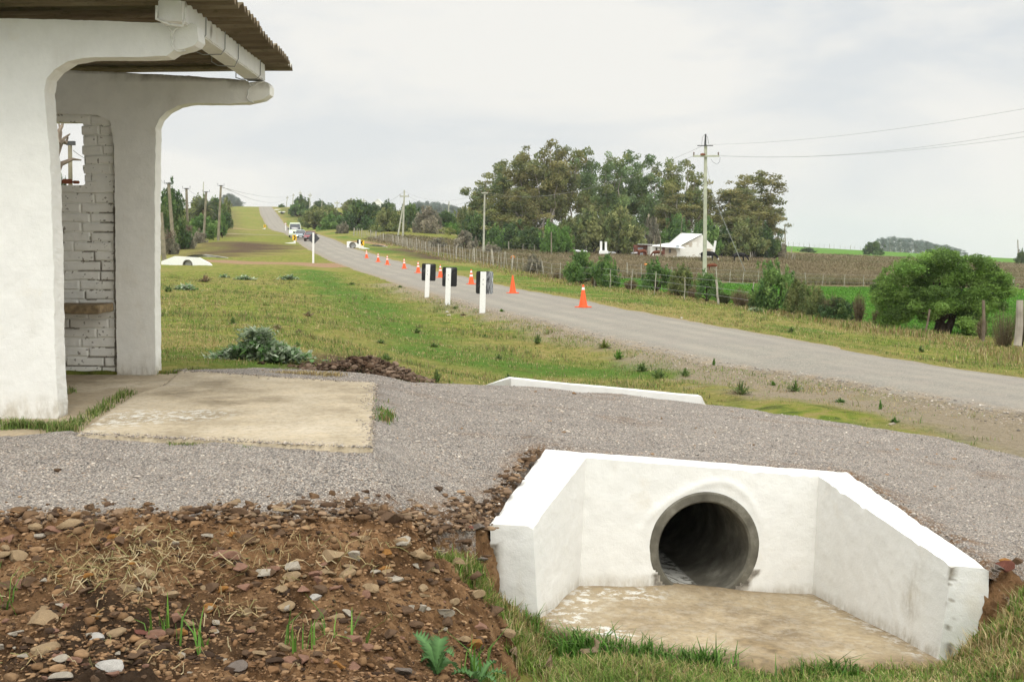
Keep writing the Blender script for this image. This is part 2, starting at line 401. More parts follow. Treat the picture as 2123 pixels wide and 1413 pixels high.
M['dark_metal'] = simple('dark_steel', (.05, .05, .05), .5, .4, .3)
M['rust'] = simple('rusty_iron', (.20, .075, .045), .9, .2, .5, 3, 0, .4, 15)
M['porcelain'] = simple('insulator', (.12, .06, .04), .3, .5, .1)
M['cone'] = simple('orange_cone_plastic', (.92, .115, .025), .5, .4, .07, 5)
M['cone_band'] = simple('reflective_band', (.78, .78, .78), .35, .5, .04, 5)
M['yellow'] = simple('yellow_sign_face', (.88, .53, .02), .45, .4, .04, 5)
M['black'] = simple('black_sign_paint', (.012, .012, .013), .6, .3, .3, 9)
M['grey_sign'] = simple('grey_sign_back', (.065, .068, .075), .6, .35, .15, 9)
k = NM('smeared_sign_back', .6, .3); f = k.noise(9, 6, .7, stretch=(6, 1, .55)); at = k.sep(k.attr('wash'))
k.color(k.mix(k.math('MULTIPLY', at[0], k.ramp(f, [(.44, 0.0), (.56, 1.0)])), (.013, .013, .014), (.50, .52, .54))); M['smear'] = k.m
M['glass'] = simple('vehicle_glass', (.035, .04, .045), .08, .8, .1)
M['tyre'] = simple('tyre_rubber', (.02, .02, .02), .85, .2, .1)
M['chrome'] = simple('bright_metal', (.55, .55, .55), .3, .5, .05, 8, .9)
M['grille'] = simple('black_grille', (.02, .02, .022), .5, .4, .1)
for nm, cc2, st in (('lamp_on', (.85, .93, 1.0), 7.0), ('lamp_green', (.86, 1.0, .72), 4.0)):
    k = NM(nm); k.b.inputs['Emission Color'].default_value = (*cc2, 1); k.b.inputs['Emission Strength'].default_value = st; M[nm] = k.m
def carpaint(n, c):
    k = NM(n, .32, .5); f = k.noise(2.5, 4); k.color(k.ramp(f, [(.3, [x * .92 for x in c]), (.7, c)])); k.b.inputs['Coat Weight'].default_value = .4; return k.m
M['van_paint'] = carpaint('van_paint', (.60, .66, .50)); M['silver_paint'] = carpaint('silver_paint', (.34, .40, .43)); M['red_paint'] = carpaint('red_paint', (.27, .05, .055))
M['cow_red'] = simple('red_brown_hide', (.12, .042, .022), .9, .15, .25, 1.2)
M['cow_black'] = simple('black_hide', (.014, .013, .014), .85, .2, .2, 1.2)
def hide(name, base, patch, th, sc=1.1):
    k = NM(name, .9, .12); f = k.noise(sc, 2, .4); k.color(k.mix(k.ramp(f, [(th, 0.0), (th + .02, 1.0)]), base, patch)); return k.m
M['cow_red_white'] = hide('red_and_white_hide', (.15, .05, .025), (.55, .50, .44), .60)
M['cow_black_white'] = hide('black_and_white_hide', (.014, .013, .014), (.6, .58, .54), .66)
# corrugated fibre cement
k = NM('fibre_cement', .95, .1); a = k.noise(1.6, 6, .65, stretch=(.5, 3, 1)); b = k.noise(10, 6, .7)
c = k.ramp(a, [(.28, (.075, .058, .038)), (.5, (.165, .130, .085)), (.72, (.27, .23, .165))]); c = k.mix(k.ramp(b, [(.55, 0.0), (.66, .5)]), c, (.06, .065, .03))
w = k.sep(k.attr('wash')); c = k.mix(k.math('MULTIPLY', w[0], k.ramp(k.noise(7, 5, .6), [(.42, 0.0), (.48, 1.0)])), c, (.56, .54, .47)); k.color(c)
k.bump(b, .5, .008); M['roof'] = k.m
M['tin_roof'] = simple('white_tin_roof', (.72, .72, .68), .55, .4, .08, 1.5)
k = NM('house_wall', .9, .15); f = k.noise(.75, 6, .68); at = k.sep(k.attr('bare'))
k.color(k.mix(k.math('MULTIPLY', at[0], k.ramp(f, [(.52, 0.0), (.54, 1.0)])), (.78, .77, .71), (.42, .35, .26))); M['house'] = k.m
M['sheet_red'] = simple('rusty_sheet', (.20, .085, .06), .8, .3, .5, 1.6)
M['sheet_blue'] = simple('pale_blue_sheet', (.36, .42, .46), .6, .4, .15, 2)
M['kerb'] = simple('kerb_concrete', (.42, .40, .36), .85, .2, .15, 2)
M['window_dark'] = simple('dark_opening', (.05, .045, .04), .5, .4, .3, 4)
M['orange_cloth'] = simple('orange_cloth', (.55, .22, .07), .9, .1, .2, 4)
M['white_bag'] = simple('white_plastic', (.75, .76, .78), .6, .3, .1, 2)
M['brick'] = simple('red_brick', (.33, .12, .07), .9, .1, .3, 9, 0, .6, 30)
M['straw'] = tinted('dry_straw', .8, .25)
# ---------------------------------------------------------------- ground heights
GPTS = [(1061,1413,5.9),(1500,1413,5.8),(1850,1413,5.6),(2123,1413,5.2),(2300,1413,5.0),(2123,1250,6.1),(2070,1225,6.7),(2400,1200,6.0),(1950,1385,6.35),(1250,1345,6.35),(1600,1400,6.1),
 (1130,1296,6.80),(1045,1250,6.9),(900,1130,6.35),(1005,1180,6.8),(500,1108,5.85),(0,1092,5.62),(-400,1090,5.5),(300,1098,5.75),(700,1108,6.0),(850,1108,6.2),(990,1102,6.75),(1030,1240,6.9),(0,1413,4.5),(-500,1413,4.4),(500,1413,4.6),(900,1413,5.2),(1010,1310,6.0),(700,1250,5.25),(250,1250,4.95),
 (850,790,11.9),(930,768,18.0),(1100,762,20.3),(1250,780,19.5),(1400,790,18.3),(1500,792,17.4),(1700,835,14.6),(1960,873,13.3),(2123,900,12.6),(1300,740,23.5),(1180,715,26),
 (850,700,25.8),(930,735,21.5),(790,650,35),(700,600,50.5),(660,570,66),(500,760,12.0),(340,752,12.0),(-100,752,12),(600,705,16.5),(700,720,16.5),(450,640,27.6),(335,600,41),(-100,600,40),(640,640,30.5),(560,670,21.5),
 (340,565,75),(480,552,92),(560,555,86),
 (1300,627,41.5),(1200,592,64),(1280,600,60),(1360,607,57.5),(1480,627,51),(1600,647,46),(1720,667,41.5),(1950,692,37),(2110,727,31),(1700,690,31),(1900,725,26.5),(2050,752,23),(1500,655,37),(2300,760,22),(2300,830,15),
 (1100,575,74),(1000,556,92),(900,537,112),(830,520,128),(770,507,150),
 (1300,575,92),(1700,620,68),(2100,640,60),(1700,592,99),(2100,601,97),(1450,583,92),(1700,545,190),(1200,545,140),(1100,530,170),(1000,520,185),(1360,535,176),(1600,540,180),(1250,525,195),
 (1620,520,280),(1650,525,400),(2100,547,330),(1850,532,370),(1635,510,620),(1850,522,620),(2123,537,620),(2500,555,620),(1450,507,640),
 (700,472,262),(650,442,430),(800,472,245),(900,480,232),(940,495,200),(720,430,450),(850,440,440),(960,470,330),
 (480,500,150),(480,482,228),(470,455,370),(490,428,520),(380,440,420),(335,485,220),(335,530,112),(400,515,138),(450,522,122),(-400,480,220),(-400,530,110),(250,440,420),(-600,440,420),
 (540,470,900),(640,470,900),(380,470,900),(850,470,900),(1100,515,800),(1400,525,900),(1700,540,1000),(2100,565,1000),(-500,480,900),
 (540,545,3000),(1061,545,3000),(1700,560,3000),(2300,580,3000),(-500,545,3000)]
# road: edges measured in the photo, surface level as a function of depth
RZ_Y = np.array([3, 10, 20, 37, 56, 80, 103, 130, 165, 182, 215, 230, 300, 340, 375, 430, 518, 560, 700, 900.])
RZ_Z = np.array([-2.12, -2.13, -2.15, -2.16, -2.18, -2.15, -1.76, -1.2, -.50, -.15, .69, 1.1, 2.0, 2.86, 4.9, 8.8, 13.7, 14.2, 10.0, 2.0])
def roadY(v):
    ys = np.linspace(12, 520, 4000); zs = np.interp(ys, RZ_Y, RZ_Z); vv = CY - FPX * np.tan(np.arctan(zs / ys) + PITCH); i = np.where(vv <= v)[0]; return float(ys[i[0]]) if len(i) else 518.
LE = [(536,428),(540,444),(549,462),(556,470),(566,477),(591,484),(612,498),(634,514),(660,528),(683,540),(726,555),(777,572),(830,590),(883,605),(936,620),(1006,641),(1106,662),(1200,688),(1330,718),(1480,752),(1700,785),(2123,860)]
RE = [(563,428),(575,444),(588,462),(598,471),(612,478),(664,487),(695,497),(730,514),(780,528),(830,542.5),(858,551),(949,570),(1021,587),(1074,599),(1148,611),(1280,637),(1409,664),(1635,703),(1939,759),(2123,783)]
def edgepts(E):
    o = []
    for u, v in E:
        Y = roadY(v); q = P(u, v, Y); o.append((q.y, q.x))
    o.sort(); return np.array(o)
LEW = edgepts(LE); REW = edgepts(RE)
LEW = np.vstack([[3, LEW[0, 1] + .50 * (LEW[0, 0] - 3)], LEW, [560, LEW[-1, 1] - 2], [900, LEW[-1, 1] - 8]]); REW = np.vstack([[3, REW[0, 1] + .2 * (REW[0, 0] - 3)], REW, [560, REW[-1, 1] - 2], [900, REW[-1, 1] - 8]])
def road_lr(Y): return np.interp(Y, LEW[:, 0], LEW[:, 1]), np.interp(Y, REW[:, 0], REW[:, 1])
def rz(Y): return CAMZ + np.interp(Y, RZ_Y, RZ_Z)
gp = [P(*g) for g in GPTS]
for Y in (3., 8., 14., 20, 28, 37, 48, 62, 80, 103, 130, 165, 195, 230, 300, 340, 375, 430, 518, 560):
    l, r_ = road_lr(Y); z = float(rz(Y)) - .03
    for x in (l, r_): gp.append(Vector((x, Y, z)))
gp.append(Vector((-8, 3, .7))); gp.append(Vector((0, 3.6, .3))); gp.append(Vector((6, 3, .2)))
ZG = RBF(gp)
# ---- culvert corner points (world)
IT = [P(1104,1091,6.85), P(1215,948,7.5), P(1697,987,7.72), P(1974,1173,6.30)]     # inner top: left wing end, corners, right wing end
OT = [P(1015,1086,6.87), P(1131,929,7.83), P(1755,978,7.93), P(2051,1179,6.30)]    # outer top
IB = [P(1124,1284,6.83), P(1197,1215,7.46), P(1683,1231,7.69), P(1931,1364,6.32)]  # inner bottom
OB = []
for a, b, c_ in zip(IT, OT, IB): OB.append(Vector((b.x, b.y, c_.z)) + (c_ - a) * 0 )
UIN = [(p.x, p.y) for p in IT]; UOUT = [(p.x, p.y) for p in OT]
Uint = [(IT[0].x, IT[0].y - 1.2), (IT[0].x, IT[0].y), (IT[1].x, IT[1].y), (IT[2].x, IT[2].y), (IT[3].x, IT[3].y), (IT[3].x, IT[3].y - 1.2)]
Ufull = [(p[0], p[1]) for p in UOUT]
APOLY = [(IT[1].x - .05, IT[1].y + .5), (IT[2].x + .05, IT[2].y + .5), (IB[3].x + .06, IB[3].y + .02), (P(1800,1392,6.15).x, 6.15), (P(1500,1385,6.25).x, 6.2), (P(1250,1330,6.4).x, 6.4), (IB[0].x - .06, IB[0].y + .02)]
SLABZ = CAMZ - 1.2
SL_FRONT = [PZ(*q, SLABZ) for q in [(147,901),(775,930),(784,793),(372,767),(333,797),(273,817)]]
SL_BACK = [PZ(*q, SLABZ - .03) for q in [(-700,893),(170,903),(300,830),(400,766),(-300,762),(-700,762)]]
# ---- gravel pad
PADC = [(-700,1075,5.45),(-300,1075,5.55),(0,1078,5.62),(300,1086,5.75),(550,1100,5.95),(850,1098,6.25),(1000,1090,6.75),(1015,1083,6.87),(1131,926,7.83),(1755,975,7.93),(2051,1176,6.30),(2123,1140,6.75),(2300,1150,6.6),(2700,1200,6.2),
 (2700,1080,8.5),(2300,985,9.2),(2123,945,10.0),(1960,910,10.6),(1800,885,11.1),(1600,855,11.8),(1480,838,12.1),(1455,837,12.1),(1200,812,11.85),(1030,798,11.8),(960,795,11.6),(850,792,11.3),(620,768,11.4),(330,768,10.9),(-300,765,10.6),(-700,765,10.5)]
PADP = [P(*q) for q in PADC]; PADXY = [(p.x, p.y) for p in PADP]
slp = [Vector((q.x, q.y, SLABZ - .012)) for q in SL_FRONT[:4]] + [Vector(((SL_FRONT[a_].x + SL_FRONT[b_].x) / 2, (SL_FRONT[a_].y + SL_FRONT[b_].y) / 2, SLABZ - .012)) for a_, b_ in ((0, 1), (1, 2), (2, 3))]
pz = list(PADP) + slp + [P(*q) for q in [(500,960,6.7),(1000,950,7.6),(1200,860,9.4),(1500,900,9.2),(1900,1000,8.4),(600,1000,6.4),(1000,850,9.6),(1800,930,9.6)]]
ZPAD = RBF(pz)
def padz(x, y):
    return ZPAD(x, y) + .016 * fbm(x * 1.3, y * 1.3, 0, 5) + .008 * fbm(x * 5, y * 5, 0, 6) + .012 * fbm(x * .8, y * 3.5, 0, 7, 3)
# ---- dug earth in front
EARTH = [(-900,1075,5.3),(-300,1075,5.4),(0,1073,5.68),(300,1082,5.83),(550,1098,6.0),(800,1092,6.25),(940,1075,6.75),(1015,1110,6.9),(1000,1130,6.7),(880,1120,6.3),(895,1150,6.15),(980,1230,6.1),(1050,1290,6.35),(1040,1340,5.9),(1000,1413,5.35),(930,1500,4.75),(800,1900,3.7),(-1900,2000,3.2)]
EARTHXY = [(P(*q).x, P(*q).y) for q in EARTH]
def ground_base(x, y):
    x = np.asarray(x, float); y = np.asarray(y, float)
    z = ZG(x, y).reshape(x.shape)
    l, r_ = road_lr(y); c = (l + r_) / 2; hw = (r_ - l) / 2; off = np.abs(x - c) - hw; zr = rz(y)
    k = 1 - sstep(.1, 3.0, off); k = np.where(y < 700, k, 0)
    z = z * (1 - k) + (zr - .012 - .05 * sstep(-.05, -.4, off) - .14 * sstep(0, 2.5, off)) * k
    d = sdpoly(x, y, PADXY); k = sstep(0.02, -.16, d); z = z * (1 - k) + (-.65) * k
    d = sdpoly(x, y, APOLY); near = (y < 9)
    k = sstep(.01, -.06, d) * near; z = np.where(k > 0, np.minimum(z, z * (1 - k) + (-.25 + 0 * z) * k), z)
    d = sdpoly(x, y, EARTHXY); k = sstep(-.02, -.25, d); z = z - .35 * k
    return z
def gnoise(x, y):
    a = .07 * fbm(x * .35, y * .35, 0, 21) + .030 * fbm(x * 1.8, y * 1.8, 0, 22, 3)
    return a * sstep(3, 12, y) + .012 * fbm(x * 5, y * 5, 0, 23, 3) * (y < 40)
def groundz(x, y):
    x = np.asarray(x, float); y = np.asarray(y, float); sh = np.broadcast(x, y).shape
    x = np.broadcast_to(x, sh).ravel(); y = np.broadcast_to(y, sh).ravel()
    l, r_ = road_lr(y); off = np.abs(x - (l + r_) / 2) - (r_ - l) / 2
    return (ground_base(x, y) + gnoise(x, y) * sstep(0, 1.5, off)).reshape(sh)
def G(u, v, y0=11.0, y1=900.0, n=900):
    """world point where the photo's pixel meets the ground"""
    ys = np.exp(np.linspace(math.log(y0), math.log(y1), n)); a = (u - CX) / FPX; b = (CY - v) / FPX; yd = cp + b * spn; zd = -spn + b * cp
    xs = a * ys / yd; zs = CAMZ + zd * ys / yd; g = groundz(xs, ys); i = np.where(zs <= g)[0]
    j = i[0] if len(i) else n - 1
    return Vector((float(xs[j]), float(ys[j]), float(g[j])))
def Gy(u, Y):
    x = (u - CX) / FPX * Y; return Vector((x, Y, float(groundz(np.array([x]), np.array([Y]))[0])))
def soft(x, y, poly, w, seed, amp=1.0, f=.8):
    n = fbm(x * f, y * f, 0, seed, 4) * amp
    return sstep(w, -w, sdpoly(x, y, poly) + n)
# ---- ground sheet
tt = np.concatenate([np.array([-60, -25, -8, 0, 2.0]), np.exp(np.linspace(math.log(3.0), math.log(14), 250)), np.exp(np.linspace(math.log(14.05), math.log(3200), 500))])
ss = np.concatenate([np.linspace(-2.5, -.62, 40)[:-1], np.linspace(-.62, .62, 420), np.linspace(.62, 2.5, 40)[1:]])
YY, SSg = np.meshgrid(tt, ss, indexing='ij'); XX = SSg * np.maximum(YY, 4.0)
X, Y = XX.ravel(), YY.ravel(); Z = groundz(X, Y); GX0, GX1, Y_all0, Y_all1, zlo = X.min(), X.max(), Y.min(), Y.max(), float(Z.min())
Rm = lambda pts, **k: [(G(*p, **k).x, G(*p, **k).y) for p in pts]
crop = soft(X, Y, Rm([(1290,575),(1450,585),(1600,590),(2123,600),(2600,612),(2600,700),(2123,700),(1950,690),(1720,662),(1600,640),(1480,622),(1360,603),(1250,592)]), 1.2, 31, 1.0, .3)
far = soft(X, Y, [(G(1560,521).x, 285.), (G(1650,525).x, 385.), (60, 5000), (5000, 5000), (900, 250), (G(2150,548).x, 345)], 6, 32, 6, .05)
crop = np.clip(crop + far, 0, 1)
weeds = soft(X, Y, Rm([(770,500),(830,512),(930,530),(1050,553),(1200,588),(1300,583),(1600,593),(2123,604),(2600,616),(2600,548),(2123,543),(1850,531),(1640,523),(1560,519),(1400,522),(1200,518),(1000,510),(900,492),(800,485)]), 1.5, 33, 1.2, .3) * (1 - far)
l, r_ = road_lr(Y); offr = X - r_; offl = l - X
dry = np.clip(sstep(3, -1, np.abs(offr - 0) - .2) * .7 + .5 * sstep(-.1, .35, fbm(X * .12, Y * .12, 0, 34)), 0, 1)
dry = np.maximum(dry, .85 * sstep(-1.5, .5, fbm(X * .8, Y * .8, 0, 35)) * sstep(2.2, .6, dpolyline(X, Y, Rm([(1150,583),(1280,597),(1480,622),(1720,665),(1850,672),(1990,712),(2110,735)]))))
dry = dry * (Y > 9) + .25 * (Y <= 9)
earth = np.zeros_like(X)
for poly, w, am in ((Rm([(425,505),(470,500),(560,503),(610,512),(560,522),(500,532),(430,528)]), 4, 4), (Rm([(795,515),(850,514),(930,530),(1000,545),(930,543),(860,535)]), 2, 2), (Rm([(465,432),(480,440),(480,462),(476,490),(440,492),(462,470)]), 5, 3), (Rm([(600,432),(650,436),(690,446),(640,462),(605,445)]), 6, 3),
                    ([(G(600,782).x, 11.3), (G(640,745).x, 13.5), (G(780,735).x, 14.5), (G(870,770).x, 13.6), (G(880,790).x, 11.6)], .3, .3)):
    earth = np.maximum(earth, soft(X, Y, poly, w, 36, am, .3 if w > 1 else 2))
earth = np.maximum(earth, .8 * sstep(.22, .42, fbm(X * .9, Y * .9, 0, 44)) * (Y < 11) * (Y > 3))
pth = Rm([(440,541),(560,546),(650,548),(720,552)]); path = sstep(2.6, 1.2, dpolyline(X, Y, pth) + .7 * fbm(X * .3, Y * .3, 0, 37))
path = np.maximum(path, sstep(2.2, 1.0, dpolyline(X, Y, Rm([(545,477),(480,473),(600,480)]))) * .9)
path = np.maximum(path, sstep(2.0, .8, dpolyline(X, Y, Rm([(745,500),(790,506),(810,510)])) + .4 * fbm(X * .5, Y * .5, 0, 38)))
sand = np.clip(sstep(1.5, .0, offl + .9 * fbm(X * .9, Y * .9, 0, 39) - .3) * (Y < 60) * (Y > 14) * .9, 0, 1) * (offl > -1)
jn = Rm([(1430,735),(1500,752),(1700,785),(2123,850),(2600,930)], y0=12.2) ; jn2 = [(2.2 + 7, 11), (6.2, 12.6), (4.4, 14.2), (3.6, 16.5)]
sand = np.maximum(sand, soft(X, Y, jn + [(14, 8), (6.0, 11.6), (4.5, 13.4), (3.3, 16.2), (2.6, 18.2)], .5, 40, 1.3, 1.2) * .95 * (1 - .8 * sstep(.0, .35, fbm(X * 1.4, Y * 1.4, 0, 46) - .10)))
lane2 = sstep(1.7, .6, dpolyline(X, Y, Rm([(440,484),(520,486),(600,488)]))) ; sand = np.maximum(sand, lane2); sand = np.maximum(sand, .95 * soft(X, Y, [(4.2, 9.0), (4.0, 12.6), (5.2, 14.5), (9, 14), (14, 8), (6, 6)], .6, 47, .6, 1.5) * sstep(4.0, 5.2, X))
lush = sstep(1.9, .2, dpolyline(X, Y, Rm([(640,560),(700,600),(780,640),(850,700),(930,740),(1100,762),(1300,770)], y0=13)) + 1.2 * fbm(X * .6, Y * .6, 0, 41)) * .95
lush = np.maximum(lush, .9 * sstep(0, .4, fbm(X * .25, Y * .25, 0, 42)) * sstep(.5, 1.5, offr) * sstep(9, 3, offr))
lush = np.maximum(lush, (Y < 8) * .75 * (sstep(-.3, .3, fbm(X * 1.2, Y * 1.2, 0, 43))))
lush = np.maximum(lush, .8 * sstep(14.5, 12, Y) * sstep(-.25, .2, fbm(X, Y, 0, 45)) * (Y > 11) * (X < 0))
maskA = np.stack([dry * (1 - lush), earth, path], 1); maskB = np.stack([sand, weeds, lush], 1)
gme = npmesh('ground', np.stack([X, Y, Z], 1), grid_faces(*XX.shape), smooth=True, attrs={'maskA': maskA, 'maskB': maskB, 'maskC': crop})
ground = link('ground', gme, M['ground']); setp(ground, 'rolling grassland with a ditch, worn verges and a bright green crop strip', 'ground', kind='structure')
# ---- road
ys = np.concatenate([np.linspace(3, 30, 120), np.exp(np.linspace(math.log(30.2), math.log(880), 300))]); q = np.linspace(-.04, 1.04, 26)
YR, QR = np.meshgrid(ys, q, indexing='ij'); l, r_ = road_lr(YR); jit = .22 * fbm(YR * .9, QR * 0 + (QR > .5), 0, 50) * (np.abs(QR - .5) > .46)
XR = l + (r_ - l) * QR + jit; ZR = rz(YR) + .045 * (1 - ((QR - .5) * 2) ** 2) + .004 - np.where((QR < -.01) | (QR > 1.01), .10, 0)
tr = np.exp(-((QR - .22) / .07) ** 2) + np.exp(-((QR - .45) / .06) ** 2) + np.exp(-((QR - .62) / .06) ** 2) + np.exp(-((QR - .83) / .06) ** 2)
edge = np.clip(sstep(.14, 0, QR) + sstep(.93, 1, QR), 0, 1)
rme = npmesh('road', np.stack([XR, YR, ZR], 2).reshape(-1, 3), grid_faces(*XR.shape), smooth=True, attrs={'lane': np.stack([tr, edge, 0 * tr], 2).reshape(-1, 3)})
setp(link('road', rme, M['road']), 'grey chip seal country road climbing to the crest of the hill', 'road', kind='structure')
# ---- gravel pad
ys = np.exp(np.linspace(math.log(4.9), math.log(13.6), 330)); sx = np.linspace(-1.0, .95, 520)
YP, SP = np.meshgrid(ys, sx, indexing='ij'); XP = SP * YP; x, y = XP.ravel(), YP.ravel()
d = sdpoly(x, y, PADXY); dn = d + .05 * fbm(x * 3, y * 3, 0, 51)
z = padz(x, y); z = np.where(dn > 0, z - np.where(y < 7.4, 1.1, .75) * dn - .02 * sstep(0, .05, dn), z)
slabin = np.minimum(sdpoly(x, y, [(p.x, p.y) for p in SL_FRONT]), sdpoly(x, y, [(p.x, p.y) for p in SL_BACK]))
z = z - sstep(.0, -.12, slabin) * .12 + .012 * sstep(.25, .02, slabin) * (slabin > 0)
dU = sdpoly(x, y, Uint); wallx = sdpoly(x, y, [UOUT[0], UOUT[1], UOUT[2], UOUT[3]] + [(UOUT[3][0], UOUT[3][1] - .8), (UOUT[0][0], UOUT[0][1] - .8)])
mfar = sstep(.25, -.1, dpolyline(x, y, [(P(1060,790,11.9).x, 11.9), (P(1455,822,12.1).x, 12.1)]))
z = z - .07 * sstep(.10, .0, wallx)
keep = (dn < np.where((y < 7.4) & (x < .6), np.where(x > -.55, .42, .10), .95)) & (wallx > -.10) & ~((x > OT[0].x - .06) & (x < 1) & (y < OT[0].y + .04)) & ~((x > 1.6) & (x < OT[3].x + .05) & (y < OT[3].y + .05)) & ((dn < .28) | (x < 1.6) | (y > 7.2))
F = grid_faces(*XP.shape); F = F[keep[F].all(1)]
sd1 = np.clip(.45 * sstep(.28, .5, fbm(x * 1.1, y * 2.2, 0, 52, 4)) + sstep(.0, .12, dn) * 1.2 * (y < 7.4) + sstep(.30, .02, np.abs(wallx)) * .9 + sstep(.25, .0, np.abs(sdpoly(x, y, EARTHXY))) * .9, 0, 1)
V, F, at1 = compact(np.stack([x, y, z], 1), F, sd1)
setp(link('gravel_crossing', npmesh('gravel_crossing', V, F, smooth=True, attrs={'mask': at1}), M['gravel']), 'crushed gravel crossing laid over the culvert beside the shelter', 'gravel path', kind='structure')
# ---- dug earth
def earthz(x, y):
    b = ZG(x, y) ; n = fbm(x * 2.2, y * 2.2, 0, 60, 3) * .04 + np.abs(fbm(x * 6, y * 6, 0, 61, 4)) * .085 + .042 * np.abs(fbm(x * 17, y * 19, 0, 62, 4))
    return b + .045 + n
ys = np.exp(np.linspace(math.log(3.2), math.log(7.2), 460)); sx = np.linspace(-.95, .06, 600)
YP, SP = np.meshgrid(ys, sx, indexing='ij'); XP = SP * YP; x, y = XP.ravel(), YP.ravel()
d = sdpoly(x, y, EARTHXY) + .10 * fbm(x * 2.3, y * 2.3, 0, 63, 4); z = earthz(x, y) - 1.1 * np.maximum(d, 0) - sstep(-.12, 0, d) * .04
F = grid_faces(*XP.shape); F = F[(d < .16)[F].all(1)]
V, F, at1 = compact(np.stack([x, y, z], 1), F, sstep(5.3, 4.7, y))
setp(link('dug_earth', npmesh('dug_earth', V, F, smooth=True, attrs={'mask': at1}), M['earth']), 'freshly dug brown stony earth in front of the gravel', 'earth', kind='structure')
# ---- concrete slabs
def slab(name, poly, z, th, m, wash, seed, label):
    xs = [p[0] for p in poly]; ysl = [p[1] for p in poly]; st = .03
    gx = np.arange(min(xs) - .1, max(xs) + .1, st); gy = np.arange(min(ysl) - .1, max(ysl) + .1, st); Xg, Yg = np.meshgrid(gx, gy)
    x, y = Xg.ravel(), Yg.ravel(); d = sdpoly(x, y, [(p[0], p[1]) for p in poly]) + .018 * fbm(x * 7, y * 7, 0, seed)
    zz = z + .006 * fbm(x * 1.1, y * 1.1, 0, seed + 1) + .002 * fbm(x * 9, y * 9, 0, seed) - sstep(-.03, .03, d) * th
    F = grid_faces(*Xg.shape); F = F[(d < .05)[F].all(1)]
    V, F, w = compact(np.stack([x, y, zz], 1), F, wash(x, y))
    return setp(link(name, npmesh(name, V, F, smooth=True, attrs={'wash': w}), m), label, 'pavement', kind='structure')
def w1(x, y):
    a = sstep(.42, .05, dpolyline(x, y, [PZ(215,882,SLABZ)[:2], PZ(330,858,SLABZ)[:2], PZ(400,862,SLABZ)[:2]]) + .25 * fbm(x * 2.5, y * 2.5, 0, 77)) * .75 + .08
    e = sstep(.10, .02, np.abs(dpolyline(x, y, [PZ(192,868,SLABZ)[:2], PZ(330,880,SLABZ)[:2]])) - 0) * .6 * 0
    return np.stack([np.clip(a, 0, 1), e, 0 * a], 1)
def w2(x, y): return np.stack([0 * x + .05, .45 * sstep(-.2, .2, fbm(x * 2, y * 2, 0, 71)), 0 * x], 1)
slab('pavement', [tuple(p) for p in SL_FRONT], SLABZ + .004, .10, M['slab'], w1, 72, 'pale sand-coloured concrete slab in front of the shelter')
slab('shelter_pavement', [tuple(p) for p in SL_BACK], SLABZ - .026, .10, M['slab'], w2, 75, 'old worn concrete floor under the shelter')
# ---------------------------------------------------------------- culverts
def bilin(a, b, c, d, nu, nv):
    u = np.linspace(0, 1, nu)[:, None, None]; v = np.linspace(0, 1, nv)[None, :, None]
    a, b, c, d = [np.array(tuple(q)) for q in (a, b, c, d)]
    return (a * (1 - u) * (1 - v) + b * u * (1 - v) + c * u * v + d * (1 - u) * v)
def patchwork(patches, step, disp, bare=None, drop=None, name='m', amp=.004):
    """patches: list of quads (a,b,c,d) ccw; welded, displaced with one 3D noise"""
    Vs, Fs, off = [], [], 0
    for a, b, c, d, nu, nv in patches:
        a, b, c, d = map(Vector, (a, b, c, d))
        g = bilin(a, b, c, d, nu, nv); F = grid_faces(nu, nv) + off
        n = (b - a).cross(d - a).normalized()
        Vs.append(g.reshape(-1, 3)); Fs.append(F[:, ::-1] if False else F); off += nu * nv
    V = np.vstack(Vs); F = np.vstack(Fs)
    if drop is not None: F = F[~drop(V[F].mean(1))]
    V, F = compact(V, F)
    D = disp(V) if disp else 0
    V2 = V + D
    at = bare(V) if bare else np.zeros(len(V))
    me = npmesh(name, V2, F, smooth=True, attrs={'bare': at})
    bm = bmesh.new(); bm.from_mesh(me); bmesh.ops.remove_doubles(bm, verts=bm.verts, dist=.0015); bmesh.ops.recalc_face_normals(bm, faces=bm.faces); bm.to_mesh(me); bm.free()
    me.set_sharp_from_angle(angle=R(48)); return me
def ndisp(amp=.004, f=5, big=.006, seed=80):
    def fn(V):
        o = np.zeros_like(V)
        for k in range(3):
            o[:, k] = amp * fbm(V[:, 0] * f * 3, V[:, 1] * f * 3, V[:, 2] * f * 3, seed + k * 7, 3) + big * fbm(V[:, 0] * 1.8, V[:, 1] * 1.8, V[:, 2] * 1.8, seed + 30 + k * 7, 2)
        return o
    return fn
def ustrip(it, ot, ib, ob):
    ps = []; NT, NV = 10, 58
    for i in range(3):
        n = max(4, int(max((Vector(it[i + 1]) - Vector(it[i])).length, (Vector(ot[i + 1]) - Vector(ot[i])).length) / .021))
        ps += [(it[i], it[i + 1], ot[i + 1], ot[i], n, NT), (ib[i], ib[i + 1], it[i + 1], it[i], n, NV), (ot[i], ot[i + 1], ob[i + 1], ob[i], n, NV)]
    ps += [(it[0], ot[0], ob[0], ib[0], NT, NV), (it[3], ib[3], ob[3], ot[3], NV, NT)]
    return ps
LOWZ = -.35
dirw = (IT[2] - IT[1]); dirw.z = 0; dirw.normalize(); nrm = Vector((-dirw.y, dirw.x, 0))       # nrm points into the bank
PC = P(1458, 1135, 7.62)
t_ = (PC - IT[1]).dot(dirw); base_ = IT[1] + dirw * t_; PC = Vector((base_.x, base_.y, PC.z))    # on the inner face
RI, RO = .300, .368
ibl = [Vector((p.x, p.y, LOWZ)) for p in IB]; obl = [Vector((p.x, p.y, LOWZ)) for p in OT]
